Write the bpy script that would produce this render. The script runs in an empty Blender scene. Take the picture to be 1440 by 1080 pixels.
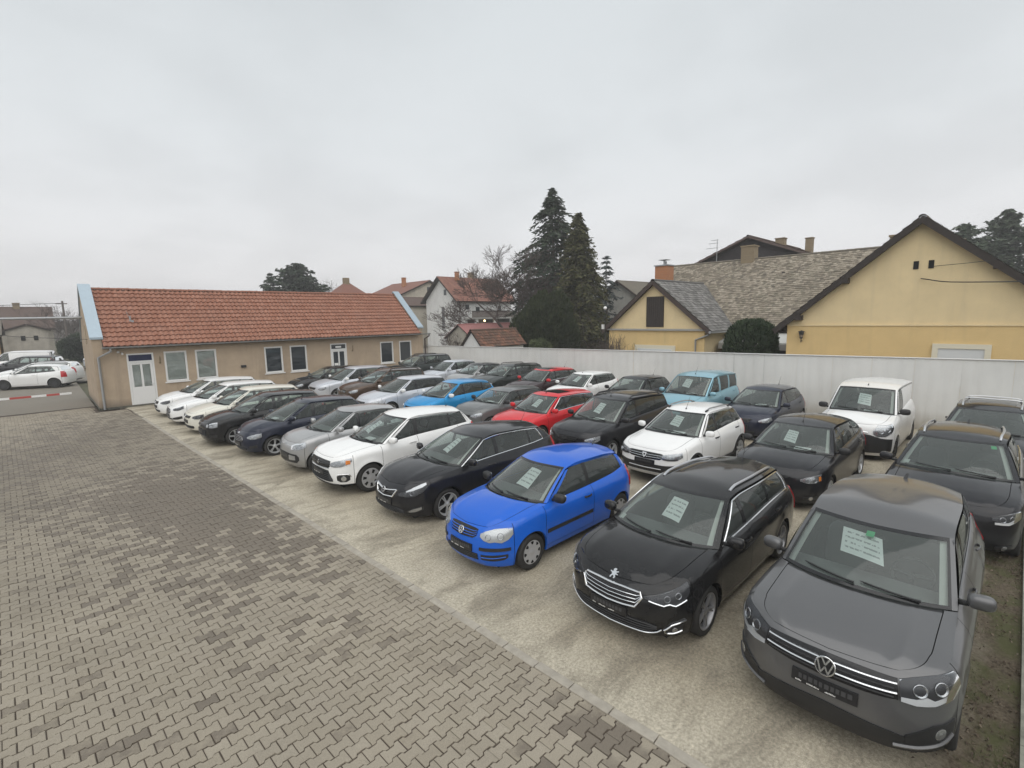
import bpy, math, random
import numpy as np
from mathutils import Vector, Matrix

rad = math.radians
random.seed(11)
rng = np.random.default_rng(11)
SC = bpy.context.scene
COL = SC.collection

# ------------------------------------------------------------------ camera, sky, sun, exposure
cam_d = bpy.data.cameras.new("camera")
cam = bpy.data.objects.new("camera", cam_d)
COL.objects.link(cam)
_f = Vector((0.68699, 0.71386, -0.13581)); _r = Vector((0.71869, -0.69509, -0.01814)); _u = Vector((0.10735, 0.08514, 0.99057))
cam.matrix_world = Matrix(((_r.x, _u.x, -_f.x, 0), (_r.y, _u.y, -_f.y, 0), (_r.z, _u.z, -_f.z, 3.99), (0, 0, 0, 1)))
cam_d.sensor_fit = 'HORIZONTAL'; cam_d.sensor_width = 36.0; cam_d.lens = 694.1 / 1440 * 36.0
cam_d.clip_start = 0.05; cam_d.clip_end = 3000
SC.camera = cam

SUN_EL, SUN_AZ = rad(56), rad(222)          # overcast: a wide, weak sun
world = bpy.data.worlds.new("World"); SC.world = world; world.use_nodes = True
wn = world.node_tree.nodes; wl = world.node_tree.links
wn.clear()
w_out = wn.new("ShaderNodeOutputWorld"); w_bg = wn.new("ShaderNodeBackground"); w_bg2 = wn.new("ShaderNodeBackground"); w_add = wn.new("ShaderNodeAddShader")
w_sky = wn.new("ShaderNodeTexSky"); w_sky.sky_type = 'NISHITA'; w_sky.sun_disc = False
w_sky.sun_elevation = SUN_EL; w_sky.sun_rotation = SUN_AZ; w_sky.air_density = 1.0; w_sky.dust_density = 6.0
w_bg.inputs["Strength"].default_value = 0.006
wl.new(w_sky.outputs[0], w_bg.inputs[0])
# the cloud deck: soft grey, a little lighter towards the horizon, with faint darker rolls
w_tc = wn.new("ShaderNodeTexCoord"); w_sep = wn.new("ShaderNodeSeparateXYZ"); wl.new(w_tc.outputs["Generated"], w_sep.inputs[0])
w_zc = wn.new("ShaderNodeMath"); w_zc.operation = 'MAXIMUM'; w_zc.inputs[1].default_value = 0.0; wl.new(w_sep.outputs[2], w_zc.inputs[0])
w_ramp = wn.new("ShaderNodeValToRGB"); wl.new(w_zc.outputs[0], w_ramp.inputs[0])
SKY_RAMP = [(0.0, (0.735, 0.722, 0.730)), (0.10, (0.705, 0.706, 0.716)), (0.30, (0.628, 0.652, 0.666)), (0.6, (0.560, 0.597, 0.615)), (1.0, (0.54, 0.575, 0.595))]
el = w_ramp.color_ramp.elements
el[0].position, el[0].color = SKY_RAMP[0][0], (*SKY_RAMP[0][1], 1)
el[1].position, el[1].color = SKY_RAMP[-1][0], (*SKY_RAMP[-1][1], 1)
for p_, c_ in SKY_RAMP[1:-1]:
    e_ = el.new(p_); e_.color = (*c_, 1)
# project direction on a cloud layer plane so that rolls flatten towards the horizon
w_dz = wn.new("ShaderNodeMath"); w_dz.operation = 'ADD'; w_dz.inputs[1].default_value = 0.22; wl.new(w_zc.outputs[0], w_dz.inputs[0])
w_div = wn.new("ShaderNodeVectorMath"); w_div.operation = 'DIVIDE'; wl.new(w_tc.outputs["Generated"], w_div.inputs[0]); wl.new(w_dz.outputs[0], w_div.inputs[1])
w_n1 = wn.new("ShaderNodeTexNoise"); w_n1.inputs["Scale"].default_value = 1.5; w_n1.inputs["Detail"].default_value = 5; w_n1.inputs["Roughness"].default_value = 0.5
wl.new(w_div.outputs[0], w_n1.inputs["Vector"])
w_mr = wn.new("ShaderNodeMapRange"); w_mr.inputs[1].default_value = 0.35; w_mr.inputs[2].default_value = 0.68; w_mr.inputs[3].default_value = 1.03; w_mr.inputs[4].default_value = 0.93
w_mr.interpolation_type = 'SMOOTHSTEP'
wl.new(w_n1.outputs[0], w_mr.inputs[0])
w_mul = wn.new("ShaderNodeVectorMath"); w_mul.operation = 'SCALE'; wl.new(w_ramp.outputs[0], w_mul.inputs[0]); wl.new(w_mr.outputs[0], w_mul.inputs["Scale"])
wl.new(w_mul.outputs[0], w_bg2.inputs[0]); w_bg2.inputs["Strength"].default_value = 0.90
wl.new(w_bg.outputs[0], w_add.inputs[0]); wl.new(w_bg2.outputs[0], w_add.inputs[1]); wl.new(w_add.outputs[0], w_out.inputs[0])

sun_d = bpy.data.lights.new("sun", 'SUN'); sun = bpy.data.objects.new("sun", sun_d); COL.objects.link(sun)
sun_d.energy = 1.45; sun_d.angle = rad(95); sun_d.color = (1.0, 0.975, 0.94)
sun.rotation_euler = Vector((math.sin(SUN_AZ) * math.cos(SUN_EL), math.cos(SUN_AZ) * math.cos(SUN_EL), math.sin(SUN_EL))).to_track_quat('Z', 'Y').to_euler()
SC.view_settings.view_transform = 'Standard'; SC.view_settings.look = 'None'
SC.view_settings.exposure = 0.40; SC.view_settings.gamma = 1.0; SC.view_settings.use_curve_mapping = False
SC.cycles.max_bounces = 8; SC.cycles.transparent_max_bounces = 16; SC.cycles.caustics_reflective = False; SC.cycles.caustics_refractive = False
SC.cycles.use_denoising = True

# ------------------------------------------------------------------ materials
MATS = {}
HAZE = 0.0016
def nodes_of(name):
    m = bpy.data.materials.new(name); m.use_nodes = True
    nt = m.node_tree
    return m, nt, nt.nodes["Principled BSDF"]
def ins(b, **k):
    for a, v in k.items():
        a = a.replace('_', ' ')
        if a in b.inputs:
            b.inputs[a].default_value = (*v, 1) if isinstance(v, tuple) and len(v) == 3 else v
def nd(nt, t, **k):
    n = nt.nodes.new(t)
    for a, v in k.items(): setattr(n, a, v)
    return n
def noise(nt, scale, detail=4, rough=0.55, vec=None, dist=0.0):
    n = nd(nt, "ShaderNodeTexNoise"); n.inputs["Scale"].default_value = scale; n.inputs["Detail"].default_value = detail; n.inputs["Roughness"].default_value = rough
    n.inputs["Distortion"].default_value = dist
    if vec is not None: nt.links.new(vec, n.inputs["Vector"])
    return n.outputs[0]
def ramp(nt, fac, stops, interp='LINEAR'):
    n = nd(nt, "ShaderNodeValToRGB"); nt.links.new(fac, n.inputs[0]); n.color_ramp.interpolation = interp
    e = n.color_ramp.elements
    e[0].position = stops[0][0]; e[1].position = stops[-1][0]
    c4 = lambda c: (*c, 1) if isinstance(c, tuple) else (c, c, c, 1)
    e[0].color = c4(stops[0][1]); e[1].color = c4(stops[-1][1])
    for p, c in stops[1:-1]:
        x = e.new(p); x.color = c4(c)
    return n.outputs[0]
def mixc(nt, fac, a, b, mode='MIX'):
    n = nd(nt, "ShaderNodeMix", data_type='RGBA', blend_type=mode)
    for i, v in ((0, fac), (6, a), (7, b)):
        if hasattr(v, 'links'): nt.links.new(v, n.inputs[i])
        else: n.inputs[i].default_value = (*v, 1) if isinstance(v, tuple) else v
    return n.outputs[2]
def math_(nt, op, a, b=None, clamp=False):
    n = nd(nt, "ShaderNodeMath", operation=op, use_clamp=clamp)
    for i, v in ((0, a), (1, b)):
        if v is None: continue
        if hasattr(v, 'links'): nt.links.new(v, n.inputs[i])
        else: n.inputs[i].default_value = v
    return n.outputs[0]
def bump(nt, b, h, dist=0.01, strength=0.5):
    n = nd(nt, "ShaderNodeBump"); n.inputs["Distance"].default_value = dist; n.inputs["Strength"].default_value = strength
    nt.links.new(h, n.inputs["Height"]); nt.links.new(n.outputs[0], b.inputs["Normal"])
def gpos(nt): return nd(nt, "ShaderNodeNewGeometry").outputs["Position"]
def opos(nt): return nd(nt, "ShaderNodeTexCoord").outputs["Object"]

def plain(name, col, rough=0.5, metal=0.0, vary=0.0, vscale=6.0, bmp=0.0, **k):
    if name in MATS: return MATS[name]
    m, nt, b = nodes_of(name)
    ins(b, Base_Color=col, Roughness=rough, Metallic=metal, **k)
    if vary:
        n = noise(nt, vscale, 5, 0.6, gpos(nt))
        c = mixc(nt, 1.0, tuple(col), ramp(nt, n, [(0.25, 1 - vary), (0.75, 1 + vary)]), 'MULTIPLY')
        nt.links.new(c, b.inputs["Base Color"])
        if bmp: bump(nt, b, n, bmp, 0.6)
    MATS[name] = m
    return m

def paint(name, col, metal=0.0, rough=0.32, coat=1.0, flake=False):
    key = 'car_paint_' + name
    if key in MATS: return MATS[key]
    m, nt, b = nodes_of(key)
    ins(b, Base_Color=col, Metallic=metal, Roughness=rough, Coat_Weight=coat * .75, Coat_Roughness=0.06, Specular_IOR_Level=.05)
    tc = opos(nt)
    g = noise(nt, 7.0, 6, 0.65, tc)                                  # road film, thicker in places
    f = noise(nt, 160.0, 2, 0.5, tc)                                  # dried drops
    film = ramp(nt, g, [(0.35, 0.004), (0.8, 0.026)])
    drops = ramp(nt, f, [(0.62, 0.0), (0.74, 0.22)])
    tot = math_(nt, 'ADD', film, math_(nt, 'MULTIPLY', drops, 0.35), True)
    nt.links.new(mixc(nt, tot, tuple(col), (0.33, 0.32, 0.30)), b.inputs["Base Color"])
    nt.links.new(ramp(nt, g, [(0.3, 0.05), (0.8, 0.10)]), b.inputs["Coat Roughness"])
    MATS[key] = m
    return m

def glass_mat(name, tint, refl=1.0, rough=0.0, film=0.05, ior=1.52):
    if name in MATS: return MATS[name]
    m = bpy.data.materials.new(name); m.use_nodes = True; nt = m.node_tree; nt.nodes.clear()
    o = nd(nt, "ShaderNodeOutputMaterial"); mx = nd(nt, "ShaderNodeMixShader"); t = nd(nt, "ShaderNodeBsdfTransparent"); g = nd(nt, "ShaderNodeBsdfGlossy")
    fr = nd(nt, "ShaderNodeFresnel"); fr.inputs[0].default_value = ior
    t.inputs[0].default_value = (*tint, 1); g.inputs["Roughness"].default_value = rough; g.inputs[0].default_value = (refl, refl, refl, 1)
    # film of dust and dried rain, its grey-green also painting in sky sheen
    d = nd(nt, "ShaderNodeBsdfDiffuse"); d.inputs[0].default_value = (0.40, 0.45, 0.42, 1)
    mx2 = nd(nt, "ShaderNodeMixShader")
    nz = noise(nt, 5.0, 6, 0.7, opos(nt))
    nt.links.new(ramp(nt, nz, [(0.3, film), (0.8, film * 1.35)]), mx2.inputs[0])
    nt.links.new(fr.outputs[0], mx.inputs[0]); nt.links.new(t.outputs[0], mx.inputs[1]); nt.links.new(g.outputs[0], mx.inputs[2])
    nt.links.new(mx.outputs[0], mx2.inputs[1]); nt.links.new(d.outputs[0], mx2.inputs[2]); nt.links.new(mx2.outputs[0], o.inputs[0])
    MATS[name] = m
    return m

M_BLACK = plain('black_plastic', (0.018, 0.018, 0.019), 0.5)
M_GLOSSBLACK = plain('gloss_black', (0.012, 0.012, 0.013), 0.15)
M_UNDER = plain('underbody_black', (0.008, 0.008, 0.008), 0.9)
M_TYRE = plain('tyre_rubber', (0.022, 0.021, 0.02), 0.8, vary=0.3, vscale=12)
M_CHROME = plain('chrome', (0.78, 0.79, 0.80), 0.14, 1.0)
M_ALLOY = plain('alloy', (0.56, 0.57, 0.58), 0.36, 0.45)
M_ALLOYDARK = plain('alloy_dark', (0.30, 0.30, 0.31), 0.34, 0.6)
M_COVER = plain('wheel_cover_silver', (0.48, 0.48, 0.49), 0.42, 0.35)
M_STEEL = plain('steel_wheel_black', (0.03, 0.03, 0.032), 0.55)
M_RAIL = plain('roof_rail_alu', (0.62, 0.63, 0.65), 0.3, 0.85)
M_GLASS = glass_mat('car_glass', (0.74, 0.82, 0.79), film=0.105)  # film strengthened to paint the bright sheen of the screens into the colour
M_GLASSSIDE = glass_mat('car_glass_side', (0.58, 0.65, 0.63), film=0.06)
M_PRIVACY = glass_mat('car_glass_privacy', (0.13, 0.14, 0.14))
M_LENS = glass_mat('lamp_lens', (0.95, 0.96, 0.97), film=0.0, ior=1.25)
M_LAMP = plain('lamp_reflector', (0.40, 0.41, 0.42), 0.22, 0.75)
M_LAMPDARK = plain('lamp_housing_dark', (0.045, 0.046, 0.05), 0.3, 0.2)
M_STRIP = plain('lamp_strip_silver', (0.66, 0.67, 0.68), 0.3, 0.25)
M_BULB = plain('lamp_bowl', (0.46, 0.47, 0.48), 0.22, 0.8)
M_BOWLDARK = plain('lamp_bowl_centre', (0.16, 0.165, 0.175), 0.15, 0.6)
M_AMBER = plain('amber_lens', (0.75, 0.22, 0.03), 0.25)
M_RED = plain('tail_lens', (0.45, 0.015, 0.02), 0.2)
M_SEAT = plain('seat_cloth', (0.10, 0.10, 0.105), 0.9)
M_DASH = plain('dashboard_plastic', (0.12, 0.125, 0.125), 0.7)
M_LINER = plain('headliner', (0.55, 0.54, 0.52), 0.9)
M_PLATE = plain('plate_black', (0.014, 0.014, 0.016), 0.3)
M_WHITE = plain('white_print', (0.78, 0.78, 0.76), 0.5)
M_GREENSTICK = plain('green_sticker', (0.05, 0.55, 0.22), 0.4)

# ------------------------------------------------------------------ mesh builder
class MB:
    def __init__(s):
        s.V = []; s.F4 = []; s.F3 = []; s.FN = []; s.m4 = []; s.m3 = []; s.mN = []; s.n = 0; s.tone = []
    def verts(s, P, tone=None):
        P = np.asarray(P, float).reshape(-1, 3); i = s.n; s.V.append(P); s.n += len(P)
        s.tone.append(np.full(len(P), -1.0) if tone is None else np.broadcast_to(np.asarray(tone, float), (len(P),)))
        return i
    def quads(s, F, mi=0):
        F = np.asarray(F, np.int64).reshape(-1, 4)
        s.F4.append(F); s.m4.append(np.full(len(F), mi))
    def tris(s, F, mi=0):
        F = np.asarray(F, np.int64).reshape(-1, 3)
        s.F3.append(F); s.m3.append(np.full(len(F), mi))
    def ngon(s, f, mi=0): s.FN.append(list(f)); s.mN.append(mi)
    def grid(s, P, mi=0, close_u=False, close_v=False, tone=None):
        P = np.asarray(P, float); a, b = P.shape[:2]
        i0 = s.verts(P.reshape(-1, 3), None if tone is None else np.asarray(tone).reshape(-1))
        I = np.arange(a * b).reshape(a, b) + i0
        if close_u: I = np.vstack([I, I[:1]])
        if close_v: I = np.hstack([I, I[:, :1]])
        s.quads(np.stack([I[:-1, :-1], I[1:, :-1], I[1:, 1:], I[:-1, 1:]], -1), mi)
        return i0
    def box(s, c, d, rot=None, mi=0, tone=None):
        c = np.asarray(c, float); d = np.asarray(d, float) / 2
        P = np.array([[x, y, z] for x in (-1, 1) for y in (-1, 1) for z in (-1, 1)], float) * d
        if rot is not None: P = P @ np.asarray(rot).T
        i = s.verts(P + c, tone)
        s.quads(np.array([[0, 1, 3, 2], [4, 6, 7, 5], [0, 4, 5, 1], [2, 3, 7, 6], [0, 2, 6, 4], [1, 5, 7, 3]]) + i, mi)
        return i
    def bbox(s, lo, hi, mi=0, tone=None):
        lo = np.asarray(lo, float); hi = np.asarray(hi, float)
        return s.box((lo + hi) / 2, hi - lo, None, mi, tone)
    def tube(s, path, r, n=8, mi=0, caps=True, flat=1.0, tone=None):
        P = np.asarray(path, float); k = len(P)
        rr = np.broadcast_to(np.asarray(r, float), (k,))
        T = np.gradient(P, axis=0); T /= np.linalg.norm(T, axis=1)[:, None] + 1e-12
        ref = np.array([0, 0, 1.0]) if abs(T[:, 2]).mean() < 0.8 else np.array([1.0, 0, 0])
        A = np.cross(T, ref); A /= np.linalg.norm(A, axis=1)[:, None] + 1e-12
        B = np.cross(A, T)
        th = np.linspace(0, 2 * np.pi, n, endpoint=False)
        G = P[:, None] + rr[:, None, None] * (np.cos(th)[None, :, None] * A[:, None] + flat * np.sin(th)[None, :, None] * B[:, None])
        i = s.grid(G, mi, close_v=True, tone=None if tone is None else np.full((k, n), tone))
        if caps:
            s.ngon(list(range(i, i + n)), mi); s.ngon(list(range(i + (k - 1) * n, i + k * n))[::-1], mi)
    def lathe(s, prof, n=24, mi=0, axis='y', c=(0, 0, 0)):
        prof = np.asarray(prof, float)      # (radius, along axis)
        th = np.linspace(0, 2 * np.pi, n, endpoint=False)
        cs, sn = np.cos(th)[None], np.sin(th)[None]
        r_, h = prof[:, :1], np.broadcast_to(prof[:, 1:2], (len(prof), n))
        if axis == 'y': G = np.stack([r_ * cs, h, r_ * sn], -1)
        elif axis == 'x': G = np.stack([h, r_ * cs, r_ * sn], -1)
        else: G = np.stack([r_ * cs, r_ * sn, h], -1)
        return s.grid(G + np.asarray(c, float), mi, close_v=True)
    def prism(s, poly, z0, z1, mi=0, tone=None):
        poly = np.asarray(poly, float); k = len(poly)
        i = s.verts(np.vstack([np.c_[poly, np.full(k, z0)], np.c_[poly, np.full(k, z1)]]), tone)
        s.ngon(list(range(i, i + k))[::-1], mi); s.ngon(list(range(i + k, i + 2 * k)), mi)
        a = np.arange(k); b = (a + 1) % k
        s.quads(np.stack([a, b, b + k, a + k], -1) + i, mi)
    def poly3(s, P, mi=0, thick=None):
        """A flat polygon given by 3-D points, extruded by the vector thick."""
        P = np.asarray(P, float); k = len(P)
        if thick is None:
            i = s.verts(P); s.ngon(list(range(i, i + k)), mi); return
        i = s.verts(np.vstack([P, P + np.asarray(thick, float)]))
        s.ngon(list(range(i, i + k)), mi); s.ngon(list(range(i + k, i + 2 * k))[::-1], mi)
        a = np.arange(k); b = (a + 1) % k
        s.quads(np.stack([a, b, b + k, a + k], -1) + i, mi)
    def sphere(s, c, r, nu=12, nv=8, mi=0):
        u = np.linspace(0, 2 * np.pi, nu, endpoint=False); v = np.linspace(0.02, np.pi - 0.02, nv)
        r = np.broadcast_to(np.asarray(r, float), (3,))
        G = np.stack([np.sin(v)[:, None] * np.cos(u)[None] * r[0], np.sin(v)[:, None] * np.sin(u)[None] * r[1], np.cos(v)[:, None] * np.ones(nu)[None] * r[2]], -1) + np.asarray(c, float)
        s.grid(G, mi, close_v=True)
    def mesh(s, name, mats, weld=False, sharp=38):
        V = np.vstack(s.V) if s.V else np.zeros((0, 3))
        tone = np.concatenate(s.tone) if s.tone else np.zeros(0)
        F4 = np.vstack(s.F4) if s.F4 else np.zeros((0, 4), int); F3 = np.vstack(s.F3) if s.F3 else np.zeros((0, 3), int)
        m4 = np.concatenate(s.m4) if s.m4 else np.zeros(0, int); m3 = np.concatenate(s.m3) if s.m3 else np.zeros(0, int)
        if weld:
            _, first, inv = np.unique(np.round(V / 0.0008).astype(np.int64), axis=0, return_index=True, return_inverse=True)
            inv = inv.reshape(-1); V = V[first]; tone = tone[first]; F4 = inv[F4]; F3 = inv[F3]; s.FN = [[int(inv[i]) for i in f] for f in s.FN]
            if len(F4):                                   # collapsed quads become triangles
                dup = [(F4[:, i] == F4[:, (i + 1) % 4]) for i in range(4)]
                bad = np.any(dup, 0)
                for i in range(4):
                    sel = dup[i] & (np.sum(dup, 0) == 1)
                    keep = [j for j in range(4) if j != i]
                    F3 = np.vstack([F3, F4[sel][:, keep]]); m3 = np.concatenate([m3, m4[sel]])
                F4, m4 = F4[~bad], m4[~bad]
        nN = sum(len(f) for f in s.FN)
        loops = np.concatenate([F4.reshape(-1), F3.reshape(-1), np.array([i for f in s.FN for i in f], int)]).astype(np.int32)
        tot = np.concatenate([np.full(len(F4), 4), np.full(len(F3), 3), np.array([len(f) for f in s.FN], int)]).astype(np.int32)
        st = np.concatenate([[0], np.cumsum(tot)[:-1]]).astype(np.int32) if len(tot) else np.zeros(0, np.int32)
        me = bpy.data.meshes.new(name)
        me.vertices.add(len(V)); me.vertices.foreach_set("co", V.astype(np.float32).ravel())
        me.loops.add(len(loops)); me.loops.foreach_set("vertex_index", loops)
        me.polygons.add(len(tot)); me.polygons.foreach_set("loop_start", st)
        mats = mats if isinstance(mats, (list, tuple)) else [mats]
        for m in mats: me.materials.append(m)
        if len(mats) > 1: me.polygons.foreach_set("material_index", np.concatenate([m4, m3, np.array(s.mN, int)]).astype(np.int32))
        if len(tone) and tone.max() >= 0:
            at = me.attributes.new("tone", 'FLOAT', 'POINT'); at.data.foreach_set("value", tone.astype(np.float32))
        me.update(calc_edges=True); me.validate()
        if sharp is not None: me.set_sharp_from_angle(angle=rad(sharp))
        else: me.shade_flat()
        return me
    def build(s, name, mats, parent=None, weld=False, sharp=38, loc=None, rotz=None):
        return link(name, s.mesh(name, mats, weld, sharp), parent, loc, rotz)

def link(name, data, parent=None, loc=None, rotz=None):
    o = bpy.data.objects.new(name, data); COL.objects.link(o)
    if parent is not None: o.parent = parent
    if loc is not None: o.location = loc
    if rotz is not None: o.rotation_euler = (0, 0, rotz)
    return o
def tag(o, label=None, cat=None, group=None, kind=None):
    if label: o['label'] = label
    if cat: o['category'] = cat
    if group: o['group'] = group
    if kind: o['kind'] = kind
    return o
def empty(name, label, cat, loc=(0, 0, 0), rotz=0.0, group=None):
    o = link(name, None, None, loc, rotz); o.empty_display_size = 0.3
    return tag(o, label, cat, group)
def rotm(ax, a):
    c, s = math.cos(a), math.sin(a)
    if ax == 'x': return np.array([[1, 0, 0], [0, c, -s], [0, s, c]])
    if ax == 'y': return np.array([[c, 0, s], [0, 1, 0], [-s, 0, c]])
    return np.array([[c, -s, 0], [s, c, 0], [0, 0, 1]])
def pchip(xs, ys):
    x = np.asarray(xs, float); y = np.asarray(ys, float)
    h = np.diff(x); d = np.diff(y) / h; m = np.zeros_like(y)
    if len(x) > 2:
        ok = d[:-1] * d[1:] > 0
        w1 = 2 * h[1:] + h[:-1]; w2 = h[1:] + 2 * h[:-1]
        with np.errstate(divide='ignore', invalid='ignore'):
            mm = (w1 + w2) / (w1 / d[:-1] + w2 / d[1:])
        m[1:-1] = np.where(ok, mm, 0)
    m[0], m[-1] = d[0], d[-1]
    def f(t):
        t = np.clip(np.asarray(t, float), x[0], x[-1])
        i = np.clip(np.searchsorted(x, t) - 1, 0, len(h) - 1)
        u = (t - x[i]) / h[i]
        return ((1 + 2 * u) * (1 - u) ** 2) * y[i] + u * (1 - u) ** 2 * h[i] * m[i] + u * u * (3 - 2 * u) * y[i + 1] + u * u * (u - 1) * h[i] * m[i + 1]
    return f
def catmull(P, n=16):
    P = np.asarray(P, float); Q = np.vstack([2 * P[0] - P[1], P, 2 * P[-1] - P[-2]]); out = []
    t = np.linspace(0, 1, n, endpoint=False)[:, None]
    for i in range(1, len(Q) - 2):
        a, b, c, d = Q[i - 1], Q[i], Q[i + 1], Q[i + 2]
        out.append(0.5 * (2 * b + (c - a) * t + (2 * a - 5 * b + 4 * c - d) * t ** 2 + (3 * b - a - 3 * c + d) * t ** 3))
    return np.vstack(out + [P[-1:]])
def rbox(mb, c, d, p=3.2, mi=0, rot=None, nu=16, nv=9):
    """A box with well rounded edges (superellipsoid)."""
    u = np.linspace(0, 2 * np.pi, nu, endpoint=False); v = np.linspace(-np.pi / 2, np.pi / 2, nv)
    e = 2.0 / p
    pw = lambda a: np.sign(a) * np.abs(a) ** e
    P = np.stack([pw(np.cos(v))[:, None] * pw(np.cos(u))[None], pw(np.cos(v))[:, None] * pw(np.sin(u))[None], pw(np.sin(v))[:, None] * np.ones(nu)[None]], -1) * (np.asarray(d, float) / 2)
    if rot is not None: P = P @ np.asarray(rot).T
    mb.grid(P + np.asarray(c, float), mi, close_v=True)

# ------------------------------------------------------------------ ground
def ground_mat():
    m, nt, b = nodes_of('sandy_ground'); P = gpos(nt)
    mp = nd(nt, 'ShaderNodeMapping'); mp.inputs['Scale'].default_value = (.55, 1.25, 1); nt.links.new(P, mp.inputs[0]); n1 = noise(nt, .35, 6, .62, P, .6); n2 = noise(nt, 1.3, 7, .66, mp.outputs[0], .7); n3 = noise(nt, 30, 5, .65, P); n4 = noise(nt, 160, 3, .6, P)
    base = mixc(nt, ramp(nt, n1, [(.38, 0.0), (.62, 1.0)]), (.335, .292, .218), (.465, .415, .322))
    sk = nd(nt, "ShaderNodeSeparateXYZ"); nt.links.new(P, sk.inputs[0])        # washed out, paler sand along the kerb
    kd = math_(nt, 'ADD', math_(nt, 'SUBTRACT', math_(nt, 'ADD', sk.outputs[0], math_(nt, 'MULTIPLY', sk.outputs[1], .036)), 3.95), math_(nt, 'MULTIPLY', math_(nt, 'SUBTRACT', n2, .5), 1.6))
    pale = nd(nt, "ShaderNodeMapRange"); nt.links.new(kd, pale.inputs[0]); pale.inputs[1].default_value = .9; pale.inputs[2].default_value = .05; pale.inputs[3].default_value = 0; pale.inputs[4].default_value = .75
    base = mixc(nt, pale.outputs[0], base, (.50, .455, .365))
    dark = ramp(nt, n2, [(.46, 0.0), (.66, .60)])
    c = mixc(nt, dark, base, (.165, .145, .115))
    c = mixc(nt, 1.0, c, ramp(nt, n3, [(.3, .66), (.7, 1.28)]), 'MULTIPLY'); c = mixc(nt, 1.0, c, ramp(nt, n4, [(.3, .66), (.7, 1.32)]), 'MULTIPLY')
    # towards the right hand boundary the sand gives way to mud and leaf litter
    sx = nd(nt, "ShaderNodeSeparateXYZ"); nt.links.new(P, sx.inputs[0])
    yy = math_(nt, 'ADD', sx.outputs[1], math_(nt, 'MULTIPLY', math_(nt, 'SUBTRACT', n2, .5), 1.1))
    mud = nd(nt, "ShaderNodeMapRange"); nt.links.new(yy, mud.inputs[0]); mud.inputs[1].default_value = .55; mud.inputs[2].default_value = .05
    muc = mixc(nt, ramp(nt, n3, [(.35, 0.0), (.7, 1.0)]), (.075, .058, .040), (.15, .125, .09)); moss = noise(nt, 2.6, 5, .6, P)
    muc = mixc(nt, ramp(nt, moss, [(.44, 0.0), (.62, .8)]), muc, (.075, .082, .032))
    c = mixc(nt, mud.outputs[0], c, muc)
    nt.links.new(c, b.inputs["Base Color"]); ins(b, Roughness=.92, Specular_IOR_Level=.25)
    h = math_(nt, 'ADD', math_(nt, 'MULTIPLY', n3, .6), math_(nt, 'MULTIPLY', n4, .4)); bump(nt, b, h, .02, .7)
    return m
def land_mat():
    m, nt, b = nodes_of('rough_land'); P = gpos(nt)
    c = ramp(nt, noise(nt, .25, 6, .6, P), [(.35, (.10, .085, .055)), (.5, (.085, .085, .045)), (.68, (.15, .13, .10))])
    nt.links.new(c, b.inputs["Base Color"]); ins(b, Roughness=.95); return m
def asphalt_mat():
    m, nt, b = nodes_of('old_asphalt'); P = gpos(nt)
    n1 = noise(nt, .3, 5, .6, P); n2 = noise(nt, 60, 4, .6, P)
    c = mixc(nt, n1, (.15, .132, .106), (.235, .21, .172)); c = mixc(nt, 1.0, c, ramp(nt, n2, [(.3, .75), (.7, 1.2)]), 'MULTIPLY')
    nt.links.new(c, b.inputs["Base Color"]); ins(b, Roughness=.8); bump(nt, b, n2, .008, .4); return m
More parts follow.
